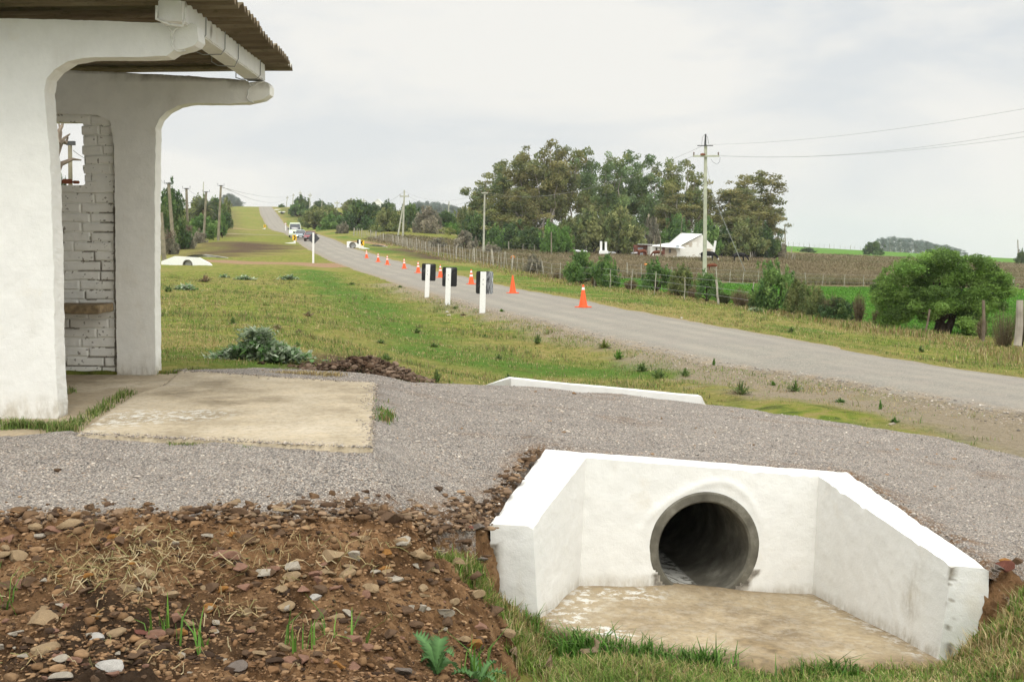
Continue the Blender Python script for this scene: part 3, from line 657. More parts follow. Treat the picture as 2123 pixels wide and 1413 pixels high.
def hole(c):
    rel = c - np.array(PC); r = np.sqrt((rel @ np.array(dirw)) ** 2 + rel[:, 2] ** 2); dep = rel @ np.array(nrm)
    return (r < RO - .028) & (np.abs(dep) < .6)
def cdisp(V):
    o = ndisp(.0035, 5, .007)(V)
    # a rough lip of render above the pipe
    rel = V - np.array(PC); a = rel @ np.array(dirw); b = rel[:, 2]; r = np.hypot(a, b); dep = rel @ np.array(nrm)
    lip = np.exp(-((r - (RO + .05 + .03 * np.sin(a * 9))) / .022) ** 2) * sstep(.05, .25, b) * (np.abs(dep) < .1) * .010
    o -= lip[:, None] * np.array(nrm)
    # worn and chipped arrises
    for ring in (IT, OT):
        dd_ = dpolyline(V[:, 0], V[:, 1], [(p.x, p.y) for p in ring]); tz_ = np.interp(V[:, 0], [p.x for p in ring], [p.z for p in ring]) if ring[0].x < ring[1].x else V[:, 2]
        kk_ = sstep(.03, .0, dd_) * (V[:, 2] > idwz(V[:, 0], V[:, 1], ring, 2) - .06); o[:, 2] -= kk_ * (.003 + .035 * np.maximum(0, fbm(V[:, 0] * 11, V[:, 1] * 11, 0, 94, 3) - .12))
    # broken outer arris of the left wing
    e = np.abs(V[:, 0] - IT[0].x) ; k = (np.hypot(V[:, 0] - OT[0].x, V[:, 1] - OT[0].y) < .05) * np.abs(fbm(V[:, 2] * 14, V[:, 0] * 14, V[:, 1] * 14, 88, 3))
    o[:, 0] += k * .03 * (V[:, 2] < OT[0].z - .04)
    return o
def idw_(V): return idwz(V[:, 0], V[:, 1], IB)
def idwz(x, y, pts, p=3):
    num = 0; den = 0
    for q in pts:
        w = 1 / (np.hypot(x - q.x, y - q.y) ** p + 1e-4); num = num + w * q.z; den = den + w
    return num / den
def cbare(V):
    n = fbm(V[:, 0] * 16, V[:, 1] * 16, V[:, 2] * 16, 90, 4)
    a = sstep(.075, .02, np.hypot(V[:, 0] - OT[0].x, V[:, 1] - OT[0].y)) * (V[:, 2] < IT[0].z - .10 + .05 * n) 
    eR = sstep(.03, .005, np.hypot(V[:, 0] - IT[3].x, V[:, 1] - IT[3].y)) * (n > .02) * .9
    rel = V - np.array(PC); aa = rel @ np.array(dirw); r = np.hypot(aa, rel[:, 2]); dep = rel @ np.array(nrm)
    lip = sstep(RO + .035, RO + .01, r + .05 * n) * (np.abs(dep) < .06) * (rel[:, 2] < -.15)
    inner = np.minimum(1, sstep(.09, .0, V[:, 2] - idw_(V) - .02 * n)) * (sdpoly(V[:, 0], V[:, 1], Uint) < .04)
    sm = sstep(.16, .02, np.hypot(V[:, 1] - (IT[3].y + .30), V[:, 2] - (IT[3].z - .28)) + .05 * n) * (V[:, 0] > IT[3].x - .5) * .5 * (sdpoly(V[:, 0], V[:, 1], Uint) < .04)
    st = sstep(.25, .5, fbm(V[:, 0] * 5, V[:, 1] * 5, V[:, 2] * 1.1, 93, 4)) * .35
    a = np.clip(a + eR + lip, 0, 1); return np.stack([a, np.clip(a + .75 * inner + sm + st, 0, 1), a], 1)
cul = empty('culvert', (PC.x, PC.y, 0), 'large whitewashed concrete culvert with a round pipe under the gravel, nearest of all', 'culvert')
hw = link('headwall', patchwork(ustrip(IT, OT, ibl, obl), .022, cdisp, cbare, hole, 'headwall'), M['white']); 
def childw(o, par): o.parent = par; o.matrix_parent_inverse = Matrix.Translation(par.location).inverted() if par.rotation_euler.z == 0 else par.matrix_basis.inverted()
childw(hw, cul)
# pipe
rot = nrm.to_track_quat('Z', 'Y').to_matrix(); b = MB()
prof = [(RO, .9), (RO, -.010), (RO - .010, -.018), (RI + .012, -.018), (RI, -.004), (RI, .6), (RI, 1.2), (RI, 2.4), (RI, 3.0), (RI, 4.4), (.0, 4.4)]
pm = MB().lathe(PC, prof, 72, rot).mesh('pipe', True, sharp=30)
at = pm.color_attributes.new('wash', 'FLOAT_COLOR', 'POINT'); co = np.array([v.co for v in pm.vertices]); 
bmx = bmesh.new(); bmx.from_mesh(pm); bmesh.ops.subdivide_edges(bmx, edges=[e for e in bmx.edges if abs((e.verts[0].co - e.verts[1].co).normalized().dot(nrm)) > .9], cuts=6, use_grid_fill=True); bmx.to_mesh(pm); bmx.free()
co = np.array([v.co for v in pm.vertices]); rel = co - np.array(PC)
wv = (rel[:, 2] < -.24 + .03 * fbm(rel[:, 0] * 8, rel[:, 1] * 8, 0, 92)) * (rel @ np.array(nrm) > .05) * (rel @ np.array(dirw) < .02) * 1.0
at = pm.color_attributes['wash']; at.data.foreach_set('color', np.stack([wv, wv, wv, wv * 0 + 1], 1).astype(np.float32).ravel())
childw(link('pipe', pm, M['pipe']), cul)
# apron
def plane_z(pts):
    A = np.array([[p.x, p.y, 1] for p in pts]); b_ = np.array([p.z for p in pts]); s_ = np.linalg.lstsq(A, b_, rcond=None)[0]; return s_
def idwz(x, y, pts, p=3):
    num = 0; den = 0
    for q in pts:
        w = 1 / (np.hypot(x - q.x, y - q.y) ** p + 1e-4); num = num + w * q.z; den = den + w
    return num / den
apoly = [(IB[1].x - .04, IB[1].y + .05), (IB[2].x + .04, IB[2].y + .05), (IB[3].x + .06, IB[3].y), (P(1800,1392,6.15).x, 6.15), (P(1500,1385,6.25).x, 6.2), (P(1250,1330,6.4).x, 6.4), (IB[0].x - .06, IB[0].y)]
gx = np.arange(0, 2.7, .022); gy = np.arange(5.9, 8.3, .022); Xg, Yg = np.meshgrid(gx, gy); x, y = Xg.ravel(), Yg.ravel()
AP = plane_z(IB); z = AP[0] * x + AP[1] * y + AP[2]; res = [Vector((p.x, p.y, p.z - (AP[0] * p.x + AP[1] * p.y + AP[2]))) for p in IB]; z = z + idwz(x, y, res)
z = z + .005 * fbm(x * 4, y * 4, 0, 95) + .03 * np.exp(-((x - PC.x) / .45) ** 2 - ((y - PC.y + .02) / .12) ** 2)
d = sdpoly(x, y, apoly) + .03 * fbm(x * 5, y * 5, 0, 96); z -= sstep(0, .08, d) * .1
F = grid_faces(*Xg.shape); F = F[(d < .09)[F].all(1)]
wash = np.clip(sstep(.30, .05, dpolyline(x, y, [IB[0][:2], IB[1][:2], (PC.x - .5, PC.y - .2)])) + .85 * sstep(.12, .03, dpolyline(x, y, [IB[2][:2], IB[3][:2]])) + sstep(.14, .03, dpolyline(x, y, [(IB[0].x + .15, IB[0].y - .02), (IB[0].x + .42, IB[0].y - .25)])) + .12, 0, 1)
rustp = sstep(.13, .0, dpolyline(x, y, [P(1545,1330,6.5)[:2], P(1600,1345,6.4)[:2]]) + .07 * fbm(x * 9, y * 9, 0, 97)) + .8 * sstep(-.22, .02, d)
V, F, w = compact(np.stack([x, y, z], 1), F, np.stack([wash, np.clip(rustp, 0, 1), 0 * x], 1))
childw(link('apron', npmesh('apron', V, F, smooth=True, attrs={'wash': w}), M['apron']), cul)
for (hx, hy, hz_, rx_, ry_, rz2, sd_) in ((OT[0].x - .10, OT[0].y + .07, OT[0].z - .34, .16, .26, .34, 5), (OT[0].x - .06, OT[0].y - .02, OT[0].z - .62, .13, .16, .25, 6), (OT[3].x + .13, OT[3].y + .12, OT[3].z - .36, .20, .26, .30, 7), (OT[3].x + .10, OT[3].y - .0, OT[3].z - .62, .16, .18, .26, 8)):
    bm = bmesh.new(); bmesh.ops.create_icosphere(bm, subdivisions=5, radius=1); A = np.array([v.co for v in bm.verts]); n_ = .10 * fbm(A[:, 0] * 3 + sd_, A[:, 1] * 3, A[:, 2] * 3, 180, 5) + .06 * fbm(A[:, 0] * 12 + sd_, A[:, 1] * 12, A[:, 2] * 12, 181, 4)
    for v, k in zip(bm.verts, n_): v.co = Vector((hx + v.co.x * rx_ * (1 + 2 * k), hy + v.co.y * ry_ * (1 + 2 * k), hz_ + v.co.z * rz2 * (1 + 2 * k)))
    me = bpy.data.meshes.new('earth_bank'); bm.to_mesh(me); bm.free()
    for p in me.polygons: p.use_smooth = True
    setp(link('earth_bank', me, M['earth']), 'brown earth packed against the outer end of a culvert wing', 'earth', kind='structure')
# far headwall of the same pipe: low wall showing above the gravel
A0, A1 = P(1060,785,11.9), P(1455,822,12.15); tz = lambda p, dz: Vector((p.x, p.y, p.z + dz))
dd = (A1 - A0); dd.z = 0; dd.normalize(); nn = Vector((-dd.y, dd.x, 0))
L0 = P(998,800,12.45); it2 = [L0, A0, A1, A1 + dd * .28 + nn * .55 - Vector((0, 0, .30))]
th = .15; ot2 = [L0 + Vector((.02, -.10, 0)) - nn * 0, A0 - nn * 0 , A1, A1]
wallm = []
f0, f1 = A0, A1; b0, b1 = A0 + nn * th, A1 + nn * th; L1 = L0 + Vector((.08, .22, -.0)); R0 = A1 + dd * .42 + nn * .9 - Vector((0, 0, .42)); R1 = A1 + dd * .3 + nn * 1.0 - Vector((0, 0, .42))
lo = lambda p: Vector((p.x, p.y, -.2))
iF = [L0, f0, f1, R0]; iB = [L1, b0, b1, R1]
me2 = patchwork(ustrip(iF, iB, [lo(p) for p in iF], [lo(p) for p in iB]), .03, ndisp(.003, 5, .009, 99), None, None, 'headwall')
childw(link('headwall', me2, M['white']), cul)
# small culverts further along: one mesh wall + dark pipe each
def small_culvert(pts_top, base_v, thick, pipe_uv, pr, label, flip=1, Y=None):
    """pts_top: photo px of the outline's top from left to right; a plane at depth Y"""
    tp = [P(u, v, Y) for u, v in pts_top]; o = empty('culvert', (tp[0].x, Y, tp[0].z - .4), label, 'culvert')
    lowz = min(p.z for p in tp) - .35; m = MB(); n = len(tp)
    front = tp; mid = list(range(n))
    back = [Vector((p.x * 1, p.y + thick * flip, p.z)) for p in tp]
    for i in range(n - 1):
        m.add([front[i], front[i + 1], back[i + 1], back[i]], [(0, 1, 2, 3)])
        m.add([back[i], back[i + 1], Vector((*back[i + 1][:2], lowz)), Vector((*back[i][:2], lowz))], [(0, 1, 2, 3)])
    pc = P(pipe_uv[0], pipe_uv[1], Y); xs = np.linspace(tp[0].x, tp[-1].x, 60); topz = np.interp(xs, [p.x for p in tp], [p.z for p in tp])
    for i in range(59):                        # front face with the pipe mouth left open
        for j in range(24):
            xa, xb = xs[i], xs[i + 1]; fa, fb = j / 24, (j + 1) / 24
            q = [Vector((xa, Y, lowz + (topz[i] - lowz) * fa)), Vector((xb, Y, lowz + (topz[i + 1] - lowz) * fa)), Vector((xb, Y, lowz + (topz[i + 1] - lowz) * fb)), Vector((xa, Y, lowz + (topz[i] - lowz) * fb))]
            c = sum(q, Vector()) / 4
            if math.hypot(c.x - pc.x, c.z - pc.z) > pr: m.add(q, [(0, 1, 2, 3)])
    m.add([front[0], back[0], Vector((*back[0][:2], lowz)), Vector((*front[0][:2], lowz))], [(0, 1, 2, 3)]); m.add([front[-1], back[-1], Vector((*back[-1][:2], lowz)), Vector((*front[-1][:2], lowz))], [(0, 1, 2, 3)])
    me = m.mesh('headwall'); me.color_attributes.new('bare', 'FLOAT_COLOR', 'POINT'); childw(link('headwall', me, M['white_clean']), o)
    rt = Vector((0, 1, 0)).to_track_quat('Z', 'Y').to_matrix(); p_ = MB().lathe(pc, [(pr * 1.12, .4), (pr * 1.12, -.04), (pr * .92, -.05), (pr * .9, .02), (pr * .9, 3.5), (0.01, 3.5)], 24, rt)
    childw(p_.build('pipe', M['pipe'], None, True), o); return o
small_culvert([(334,541.5),(362,531),(412,534),(433,545),(438,549)], 552, .35, (389,548), .33, 'whitewashed culvert headwall in the grass just past the shelter column', 1, 92)
small_culvert([(719,500.5),(724,500),(741,504),(750,507)], 514, .35, (731,508.5), .33, 'white culvert mouth beside the right-hand edge of the road, behind the yellow chevron', 1, 138)
small_culvert([(577,438),(591,438)], 444, .3, (584,441), .4, 'small white culvert head below the crest, the nearer of two', 1, 430)
small_culvert([(569,433.5),(582,433.5)], 439, .3, (575.5,436.5), .1, 'small white culvert head just under the crest, the farther of two', 1, 470)
def kerb(pts, h, lb, mt):
    g = [G(*q) for q in pts]; m = MB(); ys_ = min(p.y for p in g)
    top = [Vector((p.x, p.y, p.z + h * k_)) for p, k_ in zip(g, (.1, 1, 1, .6, .1))]; bot = [Vector((p.x, p.y, p.z - .2)) for p in g]
    m.prism(top + bot[::-1], (0, .6, 0)); return setp(m.build('culvert_kerb', mt), lb, 'kerb')
kerb([(383,533),(400,533),(425,533),(450,534),(472,536)], .22, 'pale grey low kerb of the far culvert end on the dirt path', M['kerb'])
kerb([(763,510),(774,511),(785,511.5),(795,512),(803,513)], .22, 'low white kerb on the orange driveway near the fence', M['kerb'])
# ---------------------------------------------------------------- shelter
SX = -3.1
sh = empty('bus_shelter', (-3.3, 8.2, SLABZ), 'whitewashed concrete roadside bus shelter with corrugated roof', 'bus shelter')
def frame(prof, Y, th, m, bare_top=0):
    """prof: ring of photo px on plane Y; returns displaced solid"""
    ring = [P(u, v, Y) for u, v in prof]
    # resample ring
    pts = []; n = len(ring)
    for i in range(n):
        a, b2 = ring[i], ring[(i + 1) % n]; k = max(1, int((b2 - a).length / .018))
        for j in range(k): pts.append(a.lerp(b2, j / k))
    me = bpy.data.meshes.new('frame'); bm = bmesh.new()
    vs = [bm.verts.new(p) for p in pts]; f = bm.faces.new(vs)
    xs_ = [p.x for p in pts]; zs_ = [p.z for p in pts]
    for q_ in np.arange(min(xs_) + .03, max(xs_), .07): bmesh.ops.bisect_plane(bm, geom=list(bm.verts) + list(bm.edges) + list(bm.faces), plane_co=(q_, Y, 0), plane_no=(1, 0, 0))
    for q_ in np.arange(min(zs_) + .03, max(zs_), .07): bmesh.ops.bisect_plane(bm, geom=list(bm.verts) + list(bm.edges) + list(bm.faces), plane_co=(0, Y, q_), plane_no=(0, 0, 1))
    r_ = bmesh.ops.extrude_face_region(bm, geom=list(bm.faces)); ev = [g for g in r_['geom'] if isinstance(g, bmesh.types.BMVert)]
    bmesh.ops.translate(bm, verts=ev, vec=(0, th, 0))
    side = [e for e in bm.edges if abs(e.verts[0].co.y - e.verts[1].co.y) > th * .5]
    bmesh.ops.subdivide_edges(bm, edges=side, cuts=3)
    bmesh.ops.recalc_face_normals(bm, faces=bm.faces)
    for v in bm.verts:
        c = v.co; nx = float(fbm(np.array([c.x * 9]), np.array([c.y * 9]), np.array([c.z * 9]), 110, 4)[0]); nz = float(fbm(np.array([c.x * 8]), np.array([c.y * 8]), np.array([c.z * 8]), 111, 4)[0])
        nx2 = float(fbm(np.array([c.x * 30]), np.array([c.y * 30]), np.array([c.z * 30]), 115, 2)[0]); v.co.y += .006 * nz; v.co.x += nx * .007 + nx2 * .004; v.co.z += nz * .006 + nx2 * .003
    bm.to_mesh(me); bm.free()
    V = np.array([v.co for v in me.vertices]); at = me.color_attributes.new('bare', 'FLOAT_COLOR', 'POINT')
    n_ = fbm(V[:, 0] * 14, V[:, 1] * 14, V[:, 2] * 14, 112, 4); topz = ring[0].z
    a = np.zeros(len(V))
    if bare_top: a = sstep(-.03, .01, V[:, 2] - np.interp(V[:, 0], [P(100,141,Y).x, P(545,170,Y).x], [P(100,141,Y).z, P(545,170,Y).z]) + .02 * n_) * .9
    dt = np.clip(sstep(.16, .0, V[:, 2] - SLABZ + .08 * n_) * .8 + .22 * sstep(.2, .5, fbm(V[:, 0] * 4, V[:, 1] * 4, V[:, 2] * 1.2, 117, 4)), 0, 1)
    at.data.foreach_set('color', np.stack([a, np.maximum(a, dt), a, a * 0 + 1], 1).astype(np.float32).ravel())
    return me
near = [(-420,25),(-200,32),(0,38),(180,42),(338,48),(344,54),(352,50),(398,49),(408,56),(411,84),(404,94),(388,100),(360,106),(345,116),(300,118),(180,119),(140,127),(112,144),(97,163),(92,190),(96,250),(104,330),(106,380),(108,450),(111,560),(113,700),(117,800),(121,862),(118,872),(0,874),(-420,882)]
childw(link('front_wall', frame(near, 8.17, .185, None), M['white']), sh)
far = [(-60,130),(104,145),(250,150),(400,158),(508,166),(515,171),(545,168),(556,172),(560,180),(559,196),(545,206),(510,213),(470,215),(400,214),(368,219),(345,231),(330,246),(323,264),(321,400),(321,600),(323,772),(322,778),(243,780),(240,600),(238,400),(236,300),(228,250),(200,238),(-60,230)]
childw(link('rear_frame', frame(far, 10.84, .18, None, 1), M['white_old']), sh)
# brick end wall, real recessed joints
Yw = 10.90
x0, x1 = P(-60, 600, Yw).x, P(243, 600, Yw).x; z0, z1 = SLABZ - .04, P(150, 236, Yw).z
st = .0062; gx = np.arange(x0, x1 + .01, st); gz = np.arange(z0, z1 + .02, st); Xg, Zg = np.meshgrid(gx, gz); x, z = Xg.ravel(), Zg.ravel()
xb, zb = x + .006 * fbm(x * 6, z * 6, 0, 120, 3), z + .006 * fbm(x * 6, z * 6, 0, 121, 3)
ch = .0865; zl0 = P(150, 392, Yw).z; band = (zb > zl0 - .03) & (zb < zl0 + .07)
row = np.floor((zb - z0) / ch); fz = (zb - z0) / ch - row
wx = (.335 * (1 + .05 * _h(row, row * 0, row * 0, 3))); ux = xb / wx + .5 * (row % 2) + .12 * _h(row, row * 0 + 5, row * 0, 9); col_ = np.floor(ux); fx = ux - col_
ez = np.minimum(fz, 1 - fz) * ch; ex = np.minimum(fx, 1 - fx) * wx
j = np.minimum(sstep(.002, .013, ez), sstep(.002, .013, ex)); j = np.where(band, 1, j)
dep = .014 * j + .006 * _h(row, col_, row * 0, 12) * j + .003 * fbm(x * 20, z * 20, 0, 122, 4) + .004 * fbm(x * 4, z * 4, 0, 126, 2) + np.where(band, .008, 0)
bare = (j < .30) * (fbm(x * 5, z * 5, 0, 123, 4) > .20) * .85 * (z < zl0) + (np.abs(fbm(x * 30, z * 30, 0, 124, 3)) > .60) * .8
bare = np.clip(bare + (dpolyline(x, z, [(P(238,660,Yw).x, z0), (P(240,640,Yw).x, P(240,640,Yw).z), (P(238,400,Yw).x, zl0)]) < .008 + .012 * fbm(z * 9, z * 0, 0, 125)) * .9, 0, 1)
wz0, wz1, wx1 = P(150, 383, Yw).z, P(150, 254, Yw).z, P(172, 300, Yw).x
jag = wx1 + .010 * np.where((row % 2) == 0, 1, -.2) + .008 * fbm(z * 12, z * 0, 0, 127)
keepv = ~((z > wz0) & (z < wz1) & (x < jag) & (x > wx1 - .55))
V = np.stack([x, Yw - dep, z], 1); F = grid_faces(*Xg.shape); F = F[keepv[F].all(1)]; V, F, at1 = compact(V, F, bare)
wm = npmesh('brick_wall', V, F, smooth=True, attrs={'bare': at1})
bm = bmesh.new(); bm.from_mesh(wm); be = [e for e in bm.edges if e.is_boundary]; r_ = bmesh.ops.extrude_edge_only(bm, edges=be); bmesh.ops.translate(bm, verts=[g for g in r_['geom'] if isinstance(g, bmesh.types.BMVert)], vec=(0, .12, 0)); bmesh.ops.recalc_face_normals(bm, faces=bm.faces); bm.to_mesh(wm); bm.free()
for p in wm.polygons: p.use_smooth = True
wm.set_sharp_from_angle(angle=R(60))
brw = link('brick_wall', wm, M['white_old']); childw(brw, sh)
# bench slab
bz = P(180, 629, 10.8).z; bx1 = P(236, 640, 10.85).x; m = MB()
nseg = 26; bb = MB(); bb.box(((x0 + bx1) / 2, 10.65, bz - .035), (bx1 - x0, .42, .075)); bme = bb.mesh('bench', False, .008)
bm = bmesh.new(); bm.from_mesh(bme); bmesh.ops.subdivide_edges(bm, edges=bm.edges, cuts=7, use_grid_fill=True)
for v in bm.verts: v.co += Vector([.006 * float(fbm(np.array([v.co.x * 7]), np.array([v.co.y * 7]), np.array([v.co.z * 7]), 130 + k, 3)[0]) for k in range(3)])
bm.to_mesh(bme); bm.free(); bme.color_attributes.new('wash', 'FLOAT_COLOR', 'POINT')
childw(link('bench', bme, M['slab']), sh)
# back side wall running in depth behind the columns (out of frame, seen from a step aside)
m = MB(); m.box((P(-60, 600, Yw).x - .07, 9.6, (z0 + z1) / 2), (.14, 2.6, z1 - z0)); bme = m.mesh('back_wall'); bme.color_attributes.new('bare', 'FLOAT_COLOR', 'POINT'); childw(link('back_wall', bme, M['white_old']), sh)
# purlin
def rbox(a, b2, w, h, name, mtl, seed, sub=.06):
    a, b2 = Vector(a), Vector(b2); d = (b2 - a); n = max(2, int(d.length / sub)); dx = Vector((d.y, -d.x, 0)).normalized(); 
    secs = [(-1, 0), (-.5, 0), (0, 0), (.5, 0), (1, 0), (1, .5), (1, 1), (.5, 1), (0, 1), (-.5, 1), (-1, 1), (-1, .5)]
    V = []; 
    for i in range(n + 1):
        c = a.lerp(b2, i / n)
        for sx_, sz_ in secs: V.append(c + dx * (w / 2 * sx_) + Vector((0, 0, h * sz_)))
    k = len(secs); F = [(i * k + j, i * k + (j + 1) % k, (i + 1) * k + (j + 1) % k, (i + 1) * k + j) for i in range(n) for j in range(k)] + [tuple(range(k)), tuple(n * k + j for j in range(k))[::-1]]
    me = bpy.data.meshes.new(name); me.from_pydata([tuple(v) for v in V], [], F); bm = bmesh.new(); bm.from_mesh(me); bmesh.ops.recalc_face_normals(bm, faces=bm.faces)
    bmesh.ops.bevel(bm, geom=[e for e in bm.edges if e.calc_face_angle(0) > 1], offset=.008, segments=2, affect='EDGES')
    for v in bm.verts: v.co += Vector([.005 * float(fbm(np.array([v.co.x * 8]), np.array([v.co.y * 8]), np.array([v.co.z * 8]), seed + q_, 3)[0]) for q_ in range(3)])
    bm.to_mesh(me); bm.free()
    V = np.array([v.co for v in me.vertices]); at = me.color_attributes.new('bare', 'FLOAT_COLOR', 'POINT'); n_ = fbm(V[:, 0] * 12, V[:, 1] * 12, V[:, 2] * 12, seed + 9, 4)
    av = (n_ > .45) * .9; at.data.foreach_set('color', np.stack([av, av, av, av * 0 + 1], 1).astype(np.float32).ravel())
    return link(name, me, mtl)
pa = P(353, 44, 7.98); pb = P(532, 169, 10.98)
childw(rbox(pa, pb, .155, .155, 'purlin', M['white'], 140), sh)
childw(rbox((pa.x - 2.3, pa.y, pa.z + .03), (pb.x - 2.3, pb.y, pb.z + .03), .155, .135, 'purlin', M['white_old'], 150), sh)
# roof sheets
ze = pa.z + .165; Yn, Yf = 7.45, 11.36
xr_n, xr_f = P(484, 0, 8.3).x + .06, P(607, 143, Yf).x
pit = .146; vv = np.arange(Yn, Yf, pit / 12); uu = np.linspace(0, 1, 46); Yg, Ug = np.meshgrid(vv, uu, indexing='ij')
xr = np.interp(Yg, [Yn, Yf], [xr_n + .03, xr_f]) + .028 * np.sign(np.sin(Yg * 5.9)) * 0 + .02 * ((np.floor((Yg - Yn) / .876) % 2)); xl = -6.0
Xg = xl + (xr - xl) * Ug; zt = np.interp(Yg, [Yn, Yf], [ze, P(600, 146, Yf).z + .028]) + (Ug - 1) * .04
Zg = zt + .026 * np.sin(2 * math.pi * (Yg - Yf) / pit - 1.2) + .003 * fbm(Xg * 2, Yg * 2, 0, 160, 3)
Vt = np.stack([Xg, Yg, Zg], 2).reshape(-1, 3); F = grid_faces(*Xg.shape); n = len(Vt); Vb = Vt - np.array([0, 0, .007])
nr, nc = Xg.shape; bd = list(range(nc)) + [nc * i + nc - 1 for i in range(1, nr)] + [nc * (nr - 1) + j for j in range(nc - 2, -1, -1)] + [nc * i for i in range(nr - 2, 0, -1)]
side = np.array([(bd[i], bd[(i + 1) % len(bd)], bd[(i + 1) % len(bd)] + n, bd[i] + n) for i in range(len(bd))])
wv = ((np.abs(Xg - (pa.x + .12)) < .10 + .05 * fbm(Yg * 3, Xg, 0, 161)) * sstep(-.05, .3, np.sin(2 * math.pi * (Yg - Yf) / pit))).ravel()
rm = npmesh('roof', np.vstack([Vt, Vb]), np.vstack([F, F[:, ::-1] + n, side[:, ::-1]]), smooth=True, attrs={'wash': np.concatenate([wv, wv])}); rm.set_sharp_from_angle(angle=R(50))
childw(link('roof', rm, M['roof']), sh)
# tie wires around purlin and beam ends
def wirepart(pts, r_, mtl='wire_white', n=6):
    childw(MB().tube(pts, r_, n).build('tie_wire', M[mtl], None, True), sh)
def px(lst, Y): return [P(u, v, Y) for u, v in lst]
wirepart(px([(325,12),(324,39),(352,51),(378,54),(383,40),(384,16)], 7.95), .010)
wirepart(px([(347,56),(356,66),(354,76),(357,88),(360,101),(368,107),(384,105)], 8.15), .006); wirepart(px([(373,53),(361,63),(356,72),(359,82),(355,92),(361,104)], 8.15), .006)
def loop(Y, drop=.03):
    t = (Y - pa.y) / (pb.y - pa.y); c = pa.lerp(pb, t); w = .155 / 2 + .008
    wirepart([c + Vector(q_) for q_ in ((w, .02, .17), (w, .0, .02), (w - .03, 0, -.012 - drop), (-w, .02, -.015 - drop * .5), (-w - .05, .03, .0), (-w - .05, .04, .05))], .0045, 'wire')
for Y_, dr in ((8.62, .02), (9.25, .01), (9.75, .03), (10.7, .0)): loop(Y_, dr)
wirepart(px([(513,168),(521,180),(514,186),(514,196),(511,203),(518,211),(526,213)], 10.82), .006); wirepart(px([(547,169),(535,173),(522,180)], 10.8), .006)
# brick rubble on the window sill
for i, (u, s_) in enumerate([(122, .05), (140, .06), (158, .04)]):
    p = P(u, 381, Yw + .05); b_ = MB().box((p.x, p.y, p.z + s_ * .35), (s_ * 1.4, s_ * .8, s_ * .7), Matrix.Rotation(.4 * i, 3, 'Z')); setp(b_.build('brick_piece', M['brick'], bevel=.006), ['small red brick piece on the left of the window sill', 'red brick piece in the middle of the window sill', 'small red brick piece nearest the jagged window edge'][i], 'brick')
# ---------------------------------------------------------------- generic thing copy
def kids(o): return [c for c in bpy.data.objects if c.parent == o]
def copy_thing(o, loc=None, rz=None, label=None, scale=None):
    c = o.copy(); COL.objects.link(c)
    if loc is not None: c.location = loc
    if rz is not None: c.rotation_euler = (c.rotation_euler[0], c.rotation_euler[1], rz)
    if scale is not None: c.scale = scale if hasattr(scale, '__len__') else (scale,) * 3
    if label: c['label'] = label
    for k_ in kids(o):
        d = k_.copy(); COL.objects.link(d); d.parent = c
        for g in kids(k_): h = g.copy(); COL.objects.link(h); h.parent = d
    return c
def roadpt(u, v):
    Y = roadY(v); p = P(u, v, Y); l, r_ = road_lr(Y); qq = (p.x - l) / (r_ - l); p.z = float(rz(Y)) + .045 * (1 - ((min(max(qq, 0), 1) - .5) * 2) ** 2) + .004; return p
# ---------------------------------------------------------------- traffic cones
def cone(bands):
    o = empty('traffic_cone', (0, 0, 0)); 
    b = MB().box((0, 0, .015), (.38, .38, .03)); b.build('base', M['cone'], o, bevel=.008)
    pr = lambda z: .135 - (.135 - .028) * (z - .03) / .64
    m = MB(); zs = [.03, .05]; prof = [(.15, .03), (.145, .05), (pr(.06), .06)]
    cur = .06
    for a, b2 in bands: prof += [(pr(a), a), (pr(b2), b2)]
    prof += [(.030, .67), (.027, .70), (.0, .705)]
    m.lathe((0, 0, 0), prof, 24).build('body', M['cone'], o, True)
    for a, b2 in bands:
        MB().lathe((0, 0, 0), [(pr(a) + .001, a), (pr(a) + .004, a + .002), (pr(b2) + .004, b2 - .002), (pr(b2) + .001, b2)], 24).build('band', M['cone_band'], o, True)
    return o
c_two = cone([(.37, .46), (.545, .64)]); c_one = cone([(.545, .625)]); c_none = cone([])
CN = [(760,537,2,'farthest traffic cone of the row, beside the yellow chevron'),(784,545,2,'two-banded traffic cone, second from the far end of the row'),(803,551,2,'two-banded traffic cone, third from the far end of the row'),
      (838,559,2,'two-banded traffic cone, fourth from the far end of the row'),(867,568,2,'two-banded traffic cone just left of the farthest black sign back'),(913,578,2,'two-banded traffic cone half hidden behind the middle black sign back'),
      (977,592,2,'two-banded traffic cone just left of the nearest black sign back'),(1063,611,0,'plain orange traffic cone without white bands'),(1209,641,1,'nearest and largest traffic cone, with one white band near its top')]
first = {2: c_two, 1: c_one, 0: c_none}; used = set()
for i, (u, v, t, lb) in enumerate(CN):
    p = roadpt(u, v - 1); rz_ = .35 + .2 * (i % 3)
    if t not in used: o = first[t]; o.location = p; o.rotation_euler = (0, 0, rz_); used.add(t)
    else: o = copy_thing(first[t], p, rz_)
    o.scale = (1.0, 1.0, 1.0); setp(o, lb, 'traffic cone', 'traffic cones along the middle of the road')
